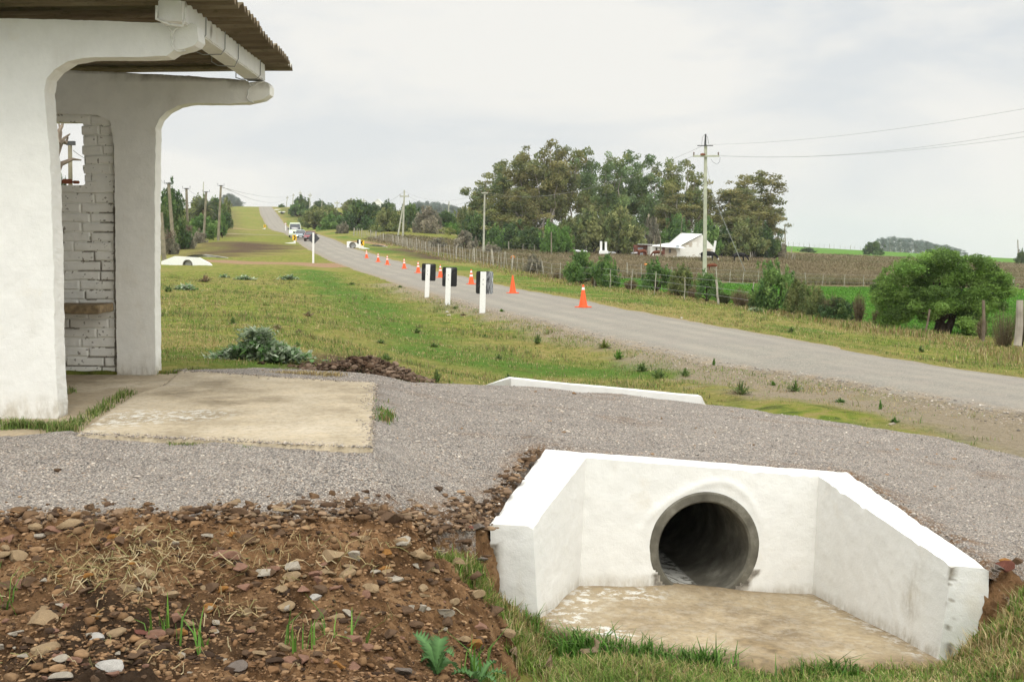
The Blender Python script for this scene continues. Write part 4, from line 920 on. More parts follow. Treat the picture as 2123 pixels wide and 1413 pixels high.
# ---------------------------------------------------------------- sign posts
def plate_mb(w, h, t, rad=.05):
    ring = []
    for cx_, cz_, a0 in ((w / 2 - rad, h / 2 - rad, 0), (-w / 2 + rad, h / 2 - rad, 90), (-w / 2 + rad, -h / 2 + rad, 180), (w / 2 - rad, -h / 2 + rad, 270)):
        for k_ in range(5): a = R(a0 + 22.5 * k_); ring.append((cx_ + rad * math.cos(a), 0, cz_ + rad * math.sin(a)))
    return MB().prism(ring, (0, t, 0))
def chev(w, h, d, flip):                      # chevron strip on the plate face (y = d)
    s_ = 1 if flip else -1; a = .30 * h; ring = []
    pts = [(-.30 * w, .5 * h - .04), (.02 * w, .5 * h - .04), (.34 * w, 0), (.02 * w, -.5 * h + .04), (-.30 * w, -.5 * h + .04), (.02 * w, 0)]
    return MB().prism([(s_ * -x * -1, d, z) for x, z in pts], (0, -.003, 0))
def wpost(p, w, h, ry=0, rz_=0):
    m = MB(); n = 10
    m.box((0, 0, h / 2 - .15), (w, w * .8, h + .3)); return m
for i, (u, vb, vt, ppx, lean, plate, lb, Yp) in enumerate([(885,614,547,12,.045,(872,901,545.5,581),'farthest of three white posts carrying black sign backs',None),(928,629,555,10,.035,(915,945.5,553,593),'middle white post carrying a black sign back',None),(1000,645,562,11,.03,(985,1020.5,561,608),'nearest white post, its black sign back smeared with white paint',None)]):
    Y = roadY(vb) * .99; p = P(u, vb, Y); gz_ = float(groundz(np.array([p.x]), np.array([Y]))[0]); p.z = min(p.z, gz_ + .03); k_ = Y / FPX
    H = (vb - vt) * k_; wd = [9.0, 10.4, 12.0][i] * k_
    o = empty('chevron_sign', p, lb, 'road sign', 'chevron signs seen from behind on the left edge'); o.rotation_euler = (0, lean, 0)
    me = wpost(p, wd, H).mesh('post', False, .006); link('post', me, M['white_clean'], o)
    pw, ph = (plate[1] - plate[0]) * k_, (plate[3] - plate[2]) * k_; pcx = ((plate[0] + plate[1]) / 2 - (u + (-1) * 0)) * k_; pcz = (vb - (plate[2] + plate[3]) / 2) * k_
    pl = plate_mb(pw, ph, .012); pm_ = pl.mesh('sign_plate')
    bm = bmesh.new(); bm.from_mesh(pm_); bmesh.ops.triangulate(bm, faces=bm.faces); bmesh.ops.subdivide_edges(bm, edges=bm.edges, cuts=5); bm.to_mesh(pm_); bm.free()
    at = pm_.color_attributes.new('wash', 'FLOAT_COLOR', 'POINT'); V = np.array([v.co for v in pm_.vertices])
    wv = sstep(pw * .10, pw * .3, V[:, 0]) if i == 2 else np.exp(-((V[:, 0] - .03) / .05) ** 2) * .8 * sstep(-.1, .3, V[:, 2])
    at.data.foreach_set('color', np.stack([wv, wv, wv, wv * 0 + 1], 1).astype(np.float32).ravel())
    po = link('sign_plate', pm_, M['smear'], o); po.location = (pcx - H * 0, wd * .42 + .02, pcz); po.rotation_euler = (0, -lean * .2, 0)
    sf = plate_mb(pw - .01, ph - .01, .003).build('sign_face', M['yellow'], po); sf.location = (0, .0125, 0)
    cf = chev(pw, ph, 0, True).build('chevron', M['black'], po); cf.location = (0, .019, 0)
    for dz in (-.12, .02): MB().box((0, -wd * .4 - .004, H - .25 + dz), (.02, .008, .02)).build('bolt', M['dark_metal'], o)
def yellow_sign(u, vb, w_px, vtp, Y, flip, lb, foot=0):
    k_ = Y / FPX; p = P(u, vb, Y); p.z = float(groundz(np.array([p.x]), np.array([Y]))[0]); H = (vb - vtp) * k_
    o = empty('chevron_sign', p, lb, 'road sign', 'yellow chevron signs facing the camera')
    MB().box((0, .05, H * .5 - .1), (.26, .14, H + .2)).build('post', M['white_clean'], o, bevel=.01)
    if foot: MB().prism([(-.13 * 0, -.1, .0), (foot, -.1, -.28), (foot, -.1, -.12), (0, -.1, .22)], (0, .25, 0)).build('foot_beam', M['white_clean'], o)
    w = w_px * k_; pl = plate_mb(w, w * 1.28, .012).build('sign_face', M['yellow'], o); pl.location = (0, -.06, H - w * .62)
    c_ = chev(w, w * 1.28, 0, flip).build('chevron', M['black'], o); c_.location = (0, -.063, H - w * .62)
    return o
yellow_sign(611, 503, 8.6, 485.5, 160, True, 'yellow chevron sign pointing right on the near left edge of the road', -2.6)
yellow_sign(549, 468, 4.6, 459, 330, True, 'small far yellow chevron sign by the second driveway on the hill', -2.2)
yellow_sign(751, 514, 8.6, 496.5, 136, False, 'yellow chevron sign pointing left on the right edge of the road', 1.4)
Y = 133; p = P(746, 513, Y); o = empty('chevron_sign', p, 'white post with a black sign back beside the right-hand yellow chevron', 'road sign')
MB().box((0, 0, .38), (.19, .12, 1.0)).build('post', M['white_clean'], o); q_ = plate_mb(.45, .46, .012).build('sign_plate', M['black'], o); q_.location = (-.08, .1, .63)
# diamond warning sign seen from behind
Y = 97; k_ = Y / FPX; p = P(649.3, 540, Y); p.z = float(groundz(np.array([p.x]), np.array([Y]))[0]); H = 63 * k_
o = empty('warning_sign', p, 'dark grey diamond sign seen from behind on a slim white post', 'road sign')
MB().box((0, 0, H / 2 - .1), (.15, .10, H + .2)).build('post', M['white_clean'], o, bevel=.01).rotation_euler = (0, .02, 0)
s_ = 12.8 * k_; ring = [(s_, 0, 0), (0, 0, s_), (-s_, 0, 0), (0, 0, -s_)]
d_ = MB().prism(ring, (0, .015, 0)).mesh('sign_plate', False, .0); d_ = link('sign_plate', d_, M['grey_sign'], o); d_.location = (.05, .08, H - s_ * .92)
MB().box((0, -.012, 0), (s_ * 1.9, .02, .035)).build('brace', M['grey_sign'], d_); f_ = MB().prism([(a * .98, 0, c_ * .98) for a, b2, c_ in ring], (0, .003, 0)).build('sign_face', M['yellow'], d_); f_.location = (0, .0165, 0)
# round distance post on the hill
p = Gy(592.5, 345); p = P(592, 460, 300); p.z = float(groundz(np.array([p.x]), np.array([300.]))[0]); o = empty('roundel_sign', p, 'small white round sign on a white post beside the hill road', 'road sign')
MB().box((0, 0, .7), (.22, .15, 1.9)).build('post', M['white_clean'], o); rt = Vector((0, -1, 0)).to_track_quat('Z', 'Y').to_matrix(); MB().lathe((0, -.1, 1.75), [(0, 0), (.28, 0), (.28, .03), (0, .03)], 20, rt).build('sign_face', simple('red_ring', (.55, .25, .23), .6), o); MB().lathe((0, -.14, 1.75), [(0, 0), (.19, 0), (.19, .01), (0, .012)], 20, rt).build('disc', M['white_clean'], o)
# ---------------------------------------------------------------- poles and wires
def pole(u, vb, vt, Y, r0, r1, m, lb, lean=0.0, arm=None, cap=0, grp=None, brace=0, utop=None):
    k_ = Y / FPX; b_ = Gy(u, Y); t_ = P(utop if utop is not None else u, vt, Y); o = empty('utility_pole', b_, lb, 'utility pole', grp)
    H = t_ - b_; pts = [H * f for f in (-.04, 0, .25, .5, .75, 1)]; 
    n = 10 if m == 'pole_wood' else 4
    MB().tube(pts, [r0, r0] + [r0 + (r1 - r0) * f for f in (.25, .5, .75, 1)], n).build('shaft', M[m], o, n > 4)
    if arm:
        for va, hw_, th_ in arm:
            c_ = P(utop if utop is not None else u, va, Y) - b_; hw_ = hw_ * k_; MB().box(tuple(c_ + Vector((0, -r1 - .05, 0))), (hw_ * 2, .10, th_)).build('crossarm', M['pole_concrete'] if m != 'pole_wood' else M['dark_metal'], o)
            for s2 in (-1, 1): MB().lathe(tuple(c_ + Vector((s2 * hw_ * .93, -r1 - .05, th_ / 2))), [(.02, 0), (.05, .05), (.03, .1), (.06, .14), (.0, .22)], 8).build('insulator', M['porcelain'], o, True)
    if cap:
        c_ = H; MB().box(tuple(c_ + Vector((0, 0, .0))), (.42, .3, .10)).build('cap', M['dark_metal'], o)
        for s2 in (-1, 1): MB().tube([c_ + Vector((s2 * .15, 0, .02)), c_ + Vector((s2 * .42, 0, .02)), c_ + Vector((s2 * .42, 0, .3))], .025, 5).build('insulator_pin', M['dark_metal'], o)
    if brace: 
        bb_ = b_ + Vector((brace, 0, 0)); z_ = float(groundz(np.array([bb_.x]), np.array([Y]))[0]); MB().tube([Vector((brace, 0, z_ - b_.z - .3)), H * .80], [r0 * .9, r1 * .9], 4).build('brace_pole', M[m], o)
    return o
k78 = 78 / FPX
mp_ = pole(1460.5, 573, 300, 78, .175, .12, 'pole_concrete', 'tall concrete power pole with a crossarm in front of the white farmhouse', arm=[(324, 27, .11)], utop=1463)
b_ = Gy(1460.5, 78); bm_ = MB(); bm_.tube([P(1462, 303, 77.8) - b_, P(1463, 278, 77.8) - b_], [.07, .05], 6).build('top_spike', M['dark_metal'], mp_)
MB().box(tuple(P(1462, 302, 77.8) - b_), (1.0, .08, .05)).build('top_bracket', M['dark_metal'], mp_)
MB().tube([P(x_, y_, 77.7) - b_ for x_, y_ in ((1474, 330), (1478, 336), (1486, 341), (1492, 336), (1493, 326))], .012, 4).build('jumper_wire', M['dark_metal'], mp_)
MB().tube([P(x_, y_, 77.7) - b_ for x_, y_ in ((1455, 300), (1456, 285), (1461, 279), (1467, 284), (1469, 298))], .012, 4).build('jumper_wire', M['dark_metal'], mp_)
MB().lathe(tuple(P(1457, 322, 77.8) - b_), [(0, 0), (.16, 0), (.16, .1), (0, .14)], 8).build('fuse_box', M['rust'], mp_)
pole(1002.5, 545, 398, 145, .19, .13, 'pole_concrete', 'pale concrete power pole with a crossarm in front of the eucalyptus grove', arm=[(400, 7, .12)], utop=1005)
pole(836, 502, 394, 200, .22, .14, 'pole_concrete', 'double legged concrete power pole with a crossarm over the long picket fence', arm=[(407, 9.5, .22)], utop=838.5, brace=-.9)
pole(928, 488, 418, 240, .2, .14, 'pole_concrete', 'plain concrete pole between the mid-distance bushes and the eucalyptus grove', utop=931)
for u, vb, vt, Y, am, lb in ((754,428,412,330,5.5,'power pole with a crossarm rising behind the large round bush'),(699,446,416,330,5,'power pole with a crossarm standing above the distant cattle'),(643,436,400,400,3.8,'power pole with a crossarm right of the hilltop tree'),(622.5,430,395,520,3.4,'power pole with a crossarm rising from the hilltop tree'),(608.5,424,401,500,2.2,'slim power pole just left of the hilltop tree'),(596,420,406,500,2.6,'small power pole right of the road crest'),(651,440,421,380,0,'short plain pole right of the hilltop tree'),(668,432,414,420,0,'thin plain pole among the bushes right of the hilltop tree')):
    pole(u, vb + 8, vt, Y, .2, .15, 'pole_concrete', lb, arm=[(vt + (5 if am > 3 else 4), am, .3)] if am else None)
LP = [(342,531,440,100,.20,.15,334,'thick leaning wooden pole stub against the shelter column'),(362.5,526,380,118,.21,.14,349.5,'tall leaning wooden pole, second from the shelter column'),(392,512,391,138,.18,.13,386.5,'wooden pole third from the shelter column, by the dead branches'),(424,503,398,152,.17,.12,427.5,'wooden pole fourth from the shelter column'),(454.5,495,385,160,.19,.13,458,'wooden pole farthest right of the left-hand row')]
for u, vb, vt, Y, r0, r1, ut, lb in LP: pole(u, vb, vt, Y, r0, r1, 'pole_wood', lb, cap=1 if vt < 430 else 0, utop=ut, grp='wooden poles by the hedge on the left')
pole(422, 440, 377, 230, .11, .09, 'pole_concrete', 'thin grey antenna mast above the hedge on the left')
pole(1627, 512, 467, 260, .14, .10, 'pole_wood', 'lone slim pole right of the eucalyptus grove')
pole(2110, 536, 497, 330, .16, .12, 'pole_wood', 'lone slim pole on the ridge at the right edge')
pole(149, 460, 300, 30, .058, .05, 'pole_wood', 'leaning wooden pole seen through the shelter window', cap=0, utop=145)
MB().box(tuple(P(147, 297, 30) - Gy(149, 30)), (.20, .10, .10)).build('cap', M['dark_metal'], bpy.data.objects[[o.name for o in bpy.data.objects if o.name.startswith('utility_pole')][-1]])
def wire(a, b2, sag, rad, lb, n=28):
    a, b2 = Vector(a), Vector(b2); pts = [a.lerp(b2, i / n) - Vector((0, 0, sag * 4 * (i / n) * (1 - i / n))) for i in range(n + 1)]
    setp(MB().tube(pts, rad, 4, False).build('power_line', M['wire']), lb, 'power line', 'overhead power lines')
wr = .0075
wire(P(1468, 300, 78), P(2400, 172, 46), .5, wr, 'upper power line running right from the tall crossarm pole')
wire(P(1490, 322, 78), P(2400, 218, 46.5), .75, wr, 'middle power line running right from the tall crossarm pole')
wire(P(1487, 323.5, 78.5), P(2400, 240, 48), .6, wr, 'lowest power line running right from the tall crossarm pole')
wire(P(1458, 302, 78), P(1008, 398, 145), 1.6, .009, 'power line from the tall crossarm pole to the pole before the grove')
wire(P(1437, 324, 78), P(1000, 401, 145), 1.3, .009, 'lower power line passing in front of the eucalyptus crowns')
wire(P(1005, 398, 145), P(838, 396, 200), 1.3, .012, 'power line between the grove pole and the double legged pole')
wire(P(1010, 401, 145), P(846, 406, 200), 1.6, .012, 'lower power line between the grove pole and the double legged pole')
wire(P(838, 396, 200), P(754, 414, 330), 1.8, .022, 'power line from the double legged pole towards the hill')
wire(P(458, 386, 160), P(596, 409, 500), 2.2, .028, 'long power line from the left pole row to the hilltop')
wire(P(458, 388, 160), P(608, 404, 500), 1.2, .028, 'upper long power line from the left pole row to the hilltop')
wire(P(349, 380, 118), P(386, 392, 138), .5, .012, 'short sagging wire between the second and third wooden poles')
wire(P(389, 391, 138), P(427, 399, 152), .5, .012, 'short sagging wire between the third and fourth wooden poles')
wire(P(330, 366, 100), P(349, 380, 118), .3, .012, 'short wire from the shelter column to the second wooden pole')
wire(P(1478, 405, 78), P(1545, 562, 78), 0, .022, 'stay cable slanting down from the tall crossarm pole')
wire(P(1466, 345, 78), P(1478, 405, 78), 0, .010, 'thin upper stay wire of the tall crossarm pole')
wire(P(152, 312, 30), P(180, 330, 34), .02, .008, 'wire seen through the shelter window')
# ---------------------------------------------------------------- vehicles
def loft(secs, m, name, par, smooth=True):
    mb = MB(); n = len(secs[0])
    for s_ in secs: mb.v += [tuple(p) for p in s_]
    for i in range(len(secs) - 1):
        for k_ in range(n): mb.f.append((i * n + k_, i * n + (k_ + 1) % n, (i + 1) * n + (k_ + 1) % n, (i + 1) * n + k_))
    mb.f.append(tuple(range(n))); mb.f.append(tuple((len(secs) - 1) * n + k_ for k_ in range(n))[::-1])
    me = mb.mesh(name, True, sharp=40); return link(name, me, m, par)
def vehicle(loc, rz_, paint, L, Wd, prof, belt, lb, cat, name, lamp=None, van=False):
    """front of the vehicle faces -y. prof: list of (y, z_low, z_belt, z_roof, cabin_halfwidth)"""
    o = empty(name, loc, lb, cat, None, rz_)
    hw_ = Wd / 2; secs = []
    for y, zl, zb, zr_, ch_ in prof:
        secs.append([(-hw_ * .90, y, zl), (-hw_, y, zl + .12), (-hw_, y, zb - .12), (-hw_ * .95, y, zb), (hw_ * .95, y, zb), (hw_, y, zb - .12), (hw_, y, zl + .12), (hw_ * .90, y, zl)])
    loft(secs, M[paint], 'body', o)
    cab = [(y, zb, zr_, ch_) for y, zl, zb, zr_, ch_ in prof if zr_ is not None]
    secs = [[(-hw_ * .94, y, zb - .02), (-hw_ * ch_, y, zr_ - .06), (-hw_ * ch_ * .9, y, zr_), (hw_ * ch_ * .9, y, zr_), (hw_ * ch_, y, zr_ - .06), (hw_ * .94, y, zb - .02)] for y, zb, zr_, ch_ in cab]
    loft(secs, M['glass'], 'windows', o)
    # roof shell and pillars
    rf = [c_ for c_ in cab if c_[2] - c_[1] > .25]
    secs = [[(-hw_ * ch_ * 1.01, y, zr_ - .09), (-hw_ * ch_ * .93, y, zr_ + .015), (hw_ * ch_ * .93, y, zr_ + .015), (hw_ * ch_ * 1.01, y, zr_ - .09)] for y, zb, zr_, ch_ in rf]
    loft(secs, M[paint], 'roof', o)
    f0, f1 = cab[0], rf[0]
    for s2 in (-1, 1):
        MB().tube([(s2 * hw_ * .94, f0[0], f0[1] - .02), (s2 * hw_ * f1[3] * 1.0, f1[0], f1[2] - .03)], .045, 5).build('windscreen_pillar', M[paint], o)
        MB().box((s2 * (hw_ + .1), f0[0] + .3, f0[1] + .1), (.2, .12, .16 if not van else .3)).build('side_mirror', M['grille'], o, bevel=.02)
    yf = prof[0][0]; zb = prof[0][2]; zl = prof[0][1]
    for i, s2 in enumerate((-1, 1)):
        MB().box((s2 * hw_ * .70, yf - .012, zb - .17), (.36, .06, .17)).build('headlight', M[lamp] if lamp and s2 == lamp_side else M['chrome'], o, bevel=.02)
    MB().box((0, yf - .01, zb - .2), (hw_ * .8, .05, .14)).build('grille', M['grille'], o)
    MB().box((0, yf - .04, zl + .10), (Wd * .98, .12, .20)).build('bumper', M['grille'] if cat == 'car' else M[paint], o, bevel=.03)
    MB().box((0, yf - .11, zl + .13), (.42, .015, .11)).build('number_plate', M['white_clean'], o)
    r_ = .31 if cat == 'car' else .36; rt = Vector((1, 0, 0)).to_track_quat('Z', 'Y').to_matrix()
    for s2 in (-1, 1):
        for yy in (yf + .85, yf + L - .85):
            w_ = MB().lathe((s2 * (hw_ - .12), yy, r_), [(0, -.1), (r_ * .9, -.11), (r_, -.06), (r_, .06), (r_ * .9, .11), (0, .1)], 18, rt).build('wheel', M['tyre'], o, True)
            MB().lathe((s2 * (hw_ - .005), yy, r_), [(0, -.012), (r_ * .6, -.014), (r_ * .6, .014), (0, .012)], 14, rt).build('rim', M['chrome'], w_, True)
    return o
def heading(Y, dY=12):
    l0, r0 = road_lr(Y - dY); l1, r1 = road_lr(Y + dY); return -math.atan2((l1 + r1 - l0 - r0) / 2, 2 * dY)
lamp_side = -1
carprof = [(-2.05, .28, .66, None, 0), (-1.95, .22, .74, None, 0), (-1.0, .20, .88, .90, .90), (-.25, .20, .90, 1.34, .74), (.2, .20, .90, 1.41, .74), (1.0, .20, .91, 1.37, .74), (1.65, .22, .93, .97, .88), (2.0, .28, .90, None, 0), (2.08, .34, .80, None, 0)]
vanprof = [(-2.5, .32, 1.0, None, 0), (-2.42, .28, 1.12, None, 0), (-1.75, .28, 1.25, 1.30, .93), (-1.15, .28, 1.28, 2.15, .82), (-.8, .28, 1.28, 2.32, .84), (1.5, .28, 1.28, 2.34, .84), (2.45, .3, 1.28, 2.28, .83), (2.55, .36, 1.26, 2.1, .83)]
def onroad(u, Y, lane):
    l, r_ = road_lr(Y); x = (u - CX) / FPX * Y; return Vector((x, Y, float(rz(Y)) + .03))
vehicle(onroad(645, 172, 0), heading(172) * .35 + .05, 'red_paint', 4.1, 1.66, carprof, 0, 'dark red car leading the queue, half hidden by the diamond sign', 'car', 'car')
vehicle(onroad(625, 184, 0), heading(184) * .3 + .10, 'silver_paint', 4.1, 1.68, carprof, 0, 'silver blue car with one headlight on, between the red car and the van', 'car', 'car', 'lamp_green')
vehicle(onroad(613.5, 197, 0), heading(197) * .3 + .12, 'van_paint', 5.1, 1.98, vanprof, 0, 'pale green and white van with its headlight on, last in the queue', 'van', 'van', 'lamp_on', True)
# ---------------------------------------------------------------- farmhouse and yard
Y = 178; k_ = Y / FPX
def HP(u, v, dy=0): return P(u, v, Y + dy)
gz_ = HP(1400, 537).z - .15
hs = empty('farmhouse', (HP(1420, 536).x, Y, gz_), 'small white farmhouse with patchy gable wall and a lean-to roof', 'house')
X0, X1, X2, X3 = HP(1353, 0).x, HP(1412, 0).x, HP(1478, 0).x, HP(1490, 0).x
def z_(v): return HP(0, v).z
# gable wall faces the camera-right, body runs away to the left: gable corner points
gL, gA, gR = HP(1408, 512, 1), HP(1455, 487, 1.7), HP(1479, 512, 2)
rL, rA = HP(1386, 505, 6), HP(1412, 485, 7)
def solid(pts_top, dep, name, m):
    mb = MB(); lo_ = [Vector((p.x, p.y, gz_)) for p in pts_top]; return mb
mb = MB()
gw = [Vector((gL.x, gL.y, gz_)), gL, gA, gR, Vector((gR.x, gR.y, gz_))]; mb.prism(gw, (0, .25, 0)); me = mb.mesh('gable_wall'); bm = bmesh.new(); bm.from_mesh(me); bmesh.ops.triangulate(bm, faces=bm.faces); bmesh.ops.subdivide_edges(bm, edges=bm.edges, cuts=7); bm.to_mesh(me); bm.free()
V = np.array([v.co for v in me.vertices]); at = me.color_attributes.new('bare', 'FLOAT_COLOR', 'POINT'); a = sstep(2.0, .4, np.abs(V[:, 0] - HP(1436, 0).x)) * (V[:, 2] < HP(0, 505).z) * (fbm(V[:, 0] * 1.2, V[:, 2] * 1.2, 0, 172, 3) > -.1) ; at.data.foreach_set('color', np.stack([a, a, a, a * 0 + 1], 1).astype(np.float32).ravel()); childw(link('gable_wall', me, M['house']), hs)
mb = MB(); ft = [Vector((X0, Y - .5, gz_)), Vector((X0, Y - .5, z_(510))), Vector((gL.x - .01, Y - .2, z_(513))), Vector((gL.x - .01, Y - .2, gz_))]; mb.prism(ft, (0, 6, 0)); me = mb.mesh('front_wall'); me.color_attributes.new('bare', 'FLOAT_COLOR', 'POINT'); childw(link('front_wall', me, M['house']), hs)
mb = MB(); mb.prism([HP(1352, 510, -1.0), HP(1420, 515, -1.0), HP(1402, 505, 2.2), HP(1383, 504.5, 3)], (0, .1, .08)); childw(mb.build('lean_to_roof', M['tin_roof']), hs)
mb = MB(); mb.prism([gL + Vector((-.35, -.3, -.05)), gA + Vector((-.02, -.3, .10)), rA + Vector((0, 0, .1)), rL + Vector((0, 0, -.05))], (0, .05, .06)); childw(mb.build('roof', M['tin_roof']), hs)
mb = MB(); mb.prism([gA + Vector((0, .35, .06)), gR + Vector((.1, .35, -.06)), gR + Vector((-1.0, 6.5, .1)), rA + Vector((0, 0, .06))], (0, .05, .06)); childw(mb.build('roof', M['tin_roof']), hs)
mb = MB(); mb.prism([Vector((X2 - .3, Y + 1.8, gz_)), Vector((X2 - .3, Y + 1.8, z_(515))), Vector((X3, Y + 1.8, z_(517))), Vector((X3, Y + 1.8, gz_))], (0, 2.5, 0)); me = mb.mesh('annex_wall'); me.color_attributes.new('bare', 'FLOAT_COLOR', 'POINT'); childw(link('annex_wall', me, M['house']), hs)
for u, v0, v1, w_, nm in ((1361, 513, 520, 1.6, 'window'), (1376, 513, 527, 2.6, 'door'), (1389, 516, 524, 2.2, 'window')):
    a, b2 = HP(u - w_, v1, -.55), HP(u + w_, v0, -.55); childw(MB().box(((a.x + b2.x) / 2, a.y - .02, (a.z + b2.z) / 2), (b2.x - a.x, .08, b2.z - a.z)).build(nm, M['sheet_red'] if nm == 'door' else M['window_dark']), hs)
p = HP(1404.5, 511, -1.3); rt = Vector((-.5, -1, .6)).normalized().to_track_quat('Z', 'Y').to_matrix(); dish = MB().lathe(p, [(0, -.08), (.16, -.06), (.26, 0), (.27, .01), (.15, -.05), (0, -.07)], 16, rt).build('satellite_dish', simple('dish_grey', (.40, .43, .45), .5), None, True); childw(dish, hs)
childw(MB().tube([HP(1412, 486, 3), HP(1415, 447, 3)], .035, 5).build('antenna_mast', M['pole_wood']), hs)
mb = MB().box(HP(1481, 513, -.5) , (.30, .3, 2.0), Matrix.Rotation(R(9), 3, 'Y')); childw(mb.build('chimney', M['white_clean']), hs)
# sheds, pillars, bags
shd = empty('shed', (HP(1340, 533, 4).x, Y + 4, gz_), 'rusty red sheet metal shed left of the farmhouse', 'shed')
childw(MB().box((HP(1335, 0, 4).x, Y + 5, gz_ + 1.1), (HP(1353, 0, 4).x - HP(1318, 0, 4).x, 2.5, 2.2)).build('wall', M['sheet_red']), shd)
childw(MB().box((HP(1344, 0, 4).x, Y + 4.6, gz_ + 2.28), (2.6, 3.2, .07), Matrix.Rotation(.03, 3, 'Y')).build('roof', M['tin_roof']), shd); childw(MB().box((HP(1332, 0, 4).x, Y + 3.72, gz_ + 1.15), (.75, .05, 1.3)).build('door', M['sheet_blue']), shd)
m = MB(); Yp_ = 176
for u, v0, v1 in ((1246, 525, 503), (1256, 527, 504)):
    a, b2 = P(u - 2.3, v0, Yp_), P(u + 2.3, v1, Yp_); m.box(((a.x + b2.x) / 2, Yp_, (a.z + b2.z) / 2), (b2.x - a.x, .35, b2.z - a.z + .4))
a = P(1251, 521, Yp_); m.box((a.x, Yp_ - .3, a.z - .1), (1.3, .5, .5)); setp(m.build('masonry_frame', M['white_clean']), 'pair of pale masonry pillars on a block under the trees', 'pillar')
for i, (u, v, s_, lb) in enumerate(((1196,520,.7,'white plastic bag heap left of the pale pillars'),(1210,521,.8,'white plastic bag heap just left of the pale pillars'),(1268,524,.9,'white plastic sheet right of the pale pillars'),(1316,524,.7,'white plastic bag by the rusty shed'),(372-2,505.5,0,''))):
    if not s_: continue
    p = P(u, v, 182); bm = bmesh.new(); bmesh.ops.create_icosphere(bm, subdivisions=3, radius=1)
    for v_ in bm.verts: n_ = float(fbm(np.array([v_.co.x * 1.5 + i * 9]), np.array([v_.co.y * 1.5]), np.array([v_.co.z * 1.5]), 170, 3)[0]); v_.co = Vector((v_.co.x * s_ * .75, v_.co.y * .4, v_.co.z * s_ * .26)) * (1 + .5 * n_)
    me = bpy.data.meshes.new('bag'); bm.to_mesh(me); bm.free(); o = link('plastic_bag', me, M['white_bag'], None, (p.x, p.y, p.z - .02)); setp(o, lb, 'bag')
# ---------------------------------------------------------------- cattle
def skin(name, verts, edges, radii, m, par, sub=1):
    me = bpy.data.meshes.new(name + '_sk'); me.from_pydata(verts, edges, []); o = bpy.data.objects.new('tmp', me); COL.objects.link(o)
    sk = o.modifiers.new('s', 'SKIN'); ss_ = o.modifiers.new('d', 'SUBSURF'); ss_.levels = sub; ss_.render_levels = sub
    for i, r_ in enumerate(radii): me.skin_vertices[0].data[i].radius = r_ if hasattr(r_, '__len__') else (r_, r_)
    me.skin_vertices[0].data[0].use_root = True
    dg = bpy.context.evaluated_depsgraph_get(); out_ = bpy.data.meshes.new_from_object(o.evaluated_get(dg)); bpy.data.objects.remove(o); bpy.data.meshes.remove(me)
    for p in out_.polygons: p.use_smooth = True
    out_.name = name; out_.materials.clear(); return link(name, out_, m, par)
def cow(loc, rz_, m, lb, s=1.0, graze=True, lie=False):
    o = empty('cow', loc, lb, 'cow', 'cattle around the farmhouse', rz_); o.scale = (s,) * 3
    h = .98
    v = [(0, 0, h), (.45, 0, h + .02), (.80, 0, h), (-.40, 0, h + .01), (-.72, 0, h + .05), (-.98, 0, h - .02)]; r_ = [(.33, .36), (.33, .37), (.22, .26), (.32, .35), (.27, .30), (.15, .17)]
    e_ = [(0, 1), (1, 2), (0, 3), (3, 4), (4, 5)]
    hd = [(.98, 0, h - .10), (1.22, 0, h - .42), (1.38, 0, h - .68), (1.46, 0, h - .86)] if graze else [(1.0, 0, h + .16), (1.20, 0, h + .30), (1.38, 0, h + .26), (1.62, 0, h + .10)]
    b0_ = len(v); v += hd; r_ += [(.15, .18), (.12, .15), (.11, .12), (.07, .08)]; e_ += [(2, b0_), (b0_, b0_ + 1), (b0_ + 1, b0_ + 2), (b0_ + 2, b0_ + 3)]
    for sx_, att, ys_ in ((.62, 1, 1), (.62, 1, -1), (-.78, 4, 1), (-.78, 4, -1)):
        b1 = len(v); bk = -.07 if att == 4 else 0
        v += [(sx_, .17 * ys_, h - .28), (sx_ - .02 - bk * .6, .17 * ys_, h - .52), (sx_ + bk, .17 * ys_, .28), (sx_ + .02, .17 * ys_, .03)]; r_ += [(.14, .15), (.09, .10), (.055, .06), (.065, .065)]
        e_ += [(att, b1), (b1, b1 + 1), (b1 + 1, b1 + 2), (b1 + 2, b1 + 3)]
    skin('body', v, e_, r_, M[m], o, 1)
    hx, hz_ = (1.30, h - .50) if graze else (1.22, h + .38)
    for s2 in (-1, 1): MB().tube([(hx, s2 * .09, hz_), (hx - .02, s2 * .24, hz_ + .03)], [.05, .02], 6).build('ear', M[m], o, True)
    MB().tube([(-1.02, 0, h + .05), (-1.13, 0, h - .15), (-1.12, 0, h - .55), (-1.13, 0, h - .72)], [.035, .025, .02, .05], 6).build('tail', M[m], o, True)
    return o
for u, v, Y_, rz_, m_, lb, s_, g_ in ((1331,524,174,R(205),'cow_red_white','red and white cow standing in front of the rusty shed',.8,False),(1364,527,172,R(182),'cow_red','red-brown cow grazing against the white farmhouse front',.75,True),(1531,543,0,0,'','',0,0),(1467,538.5,160,R(-8),'cow_black_white','black cow with a white face just right of the tall power pole',1.0,True),(1533,541,164,R(3),'cow_black','black cow grazing under the stay cable right of the farmhouse',.88,True),(1477,560,118,R(184),'cow_red_white','red-brown cow with a pale belly low behind the weeds near the tall pole',.50,True)):
    if not s_: continue
    p = P(u, v, Y_); p.z = float(groundz(np.array([p.x]), np.array([Y_]))[0]) + .25; p.z = P(u, v, Y_).z if v > 555 else p.z; cow(p, rz_, m_, lb, s_, g_)
for u, v, Y_, m_, lb in ((683,441,330,'cow_red','red-brown cow on the skyline, leftmost of the distant cattle'),(689,441,335,'cow_red','red-brown cow on the skyline between the distant cattle'),(701,442,332,'cow_black','black cow on the skyline at the foot of a power pole')):
    p = P(u, v, Y_); p.z = p.z - .9; cow(p, R(10), m_, lb, .9, True)
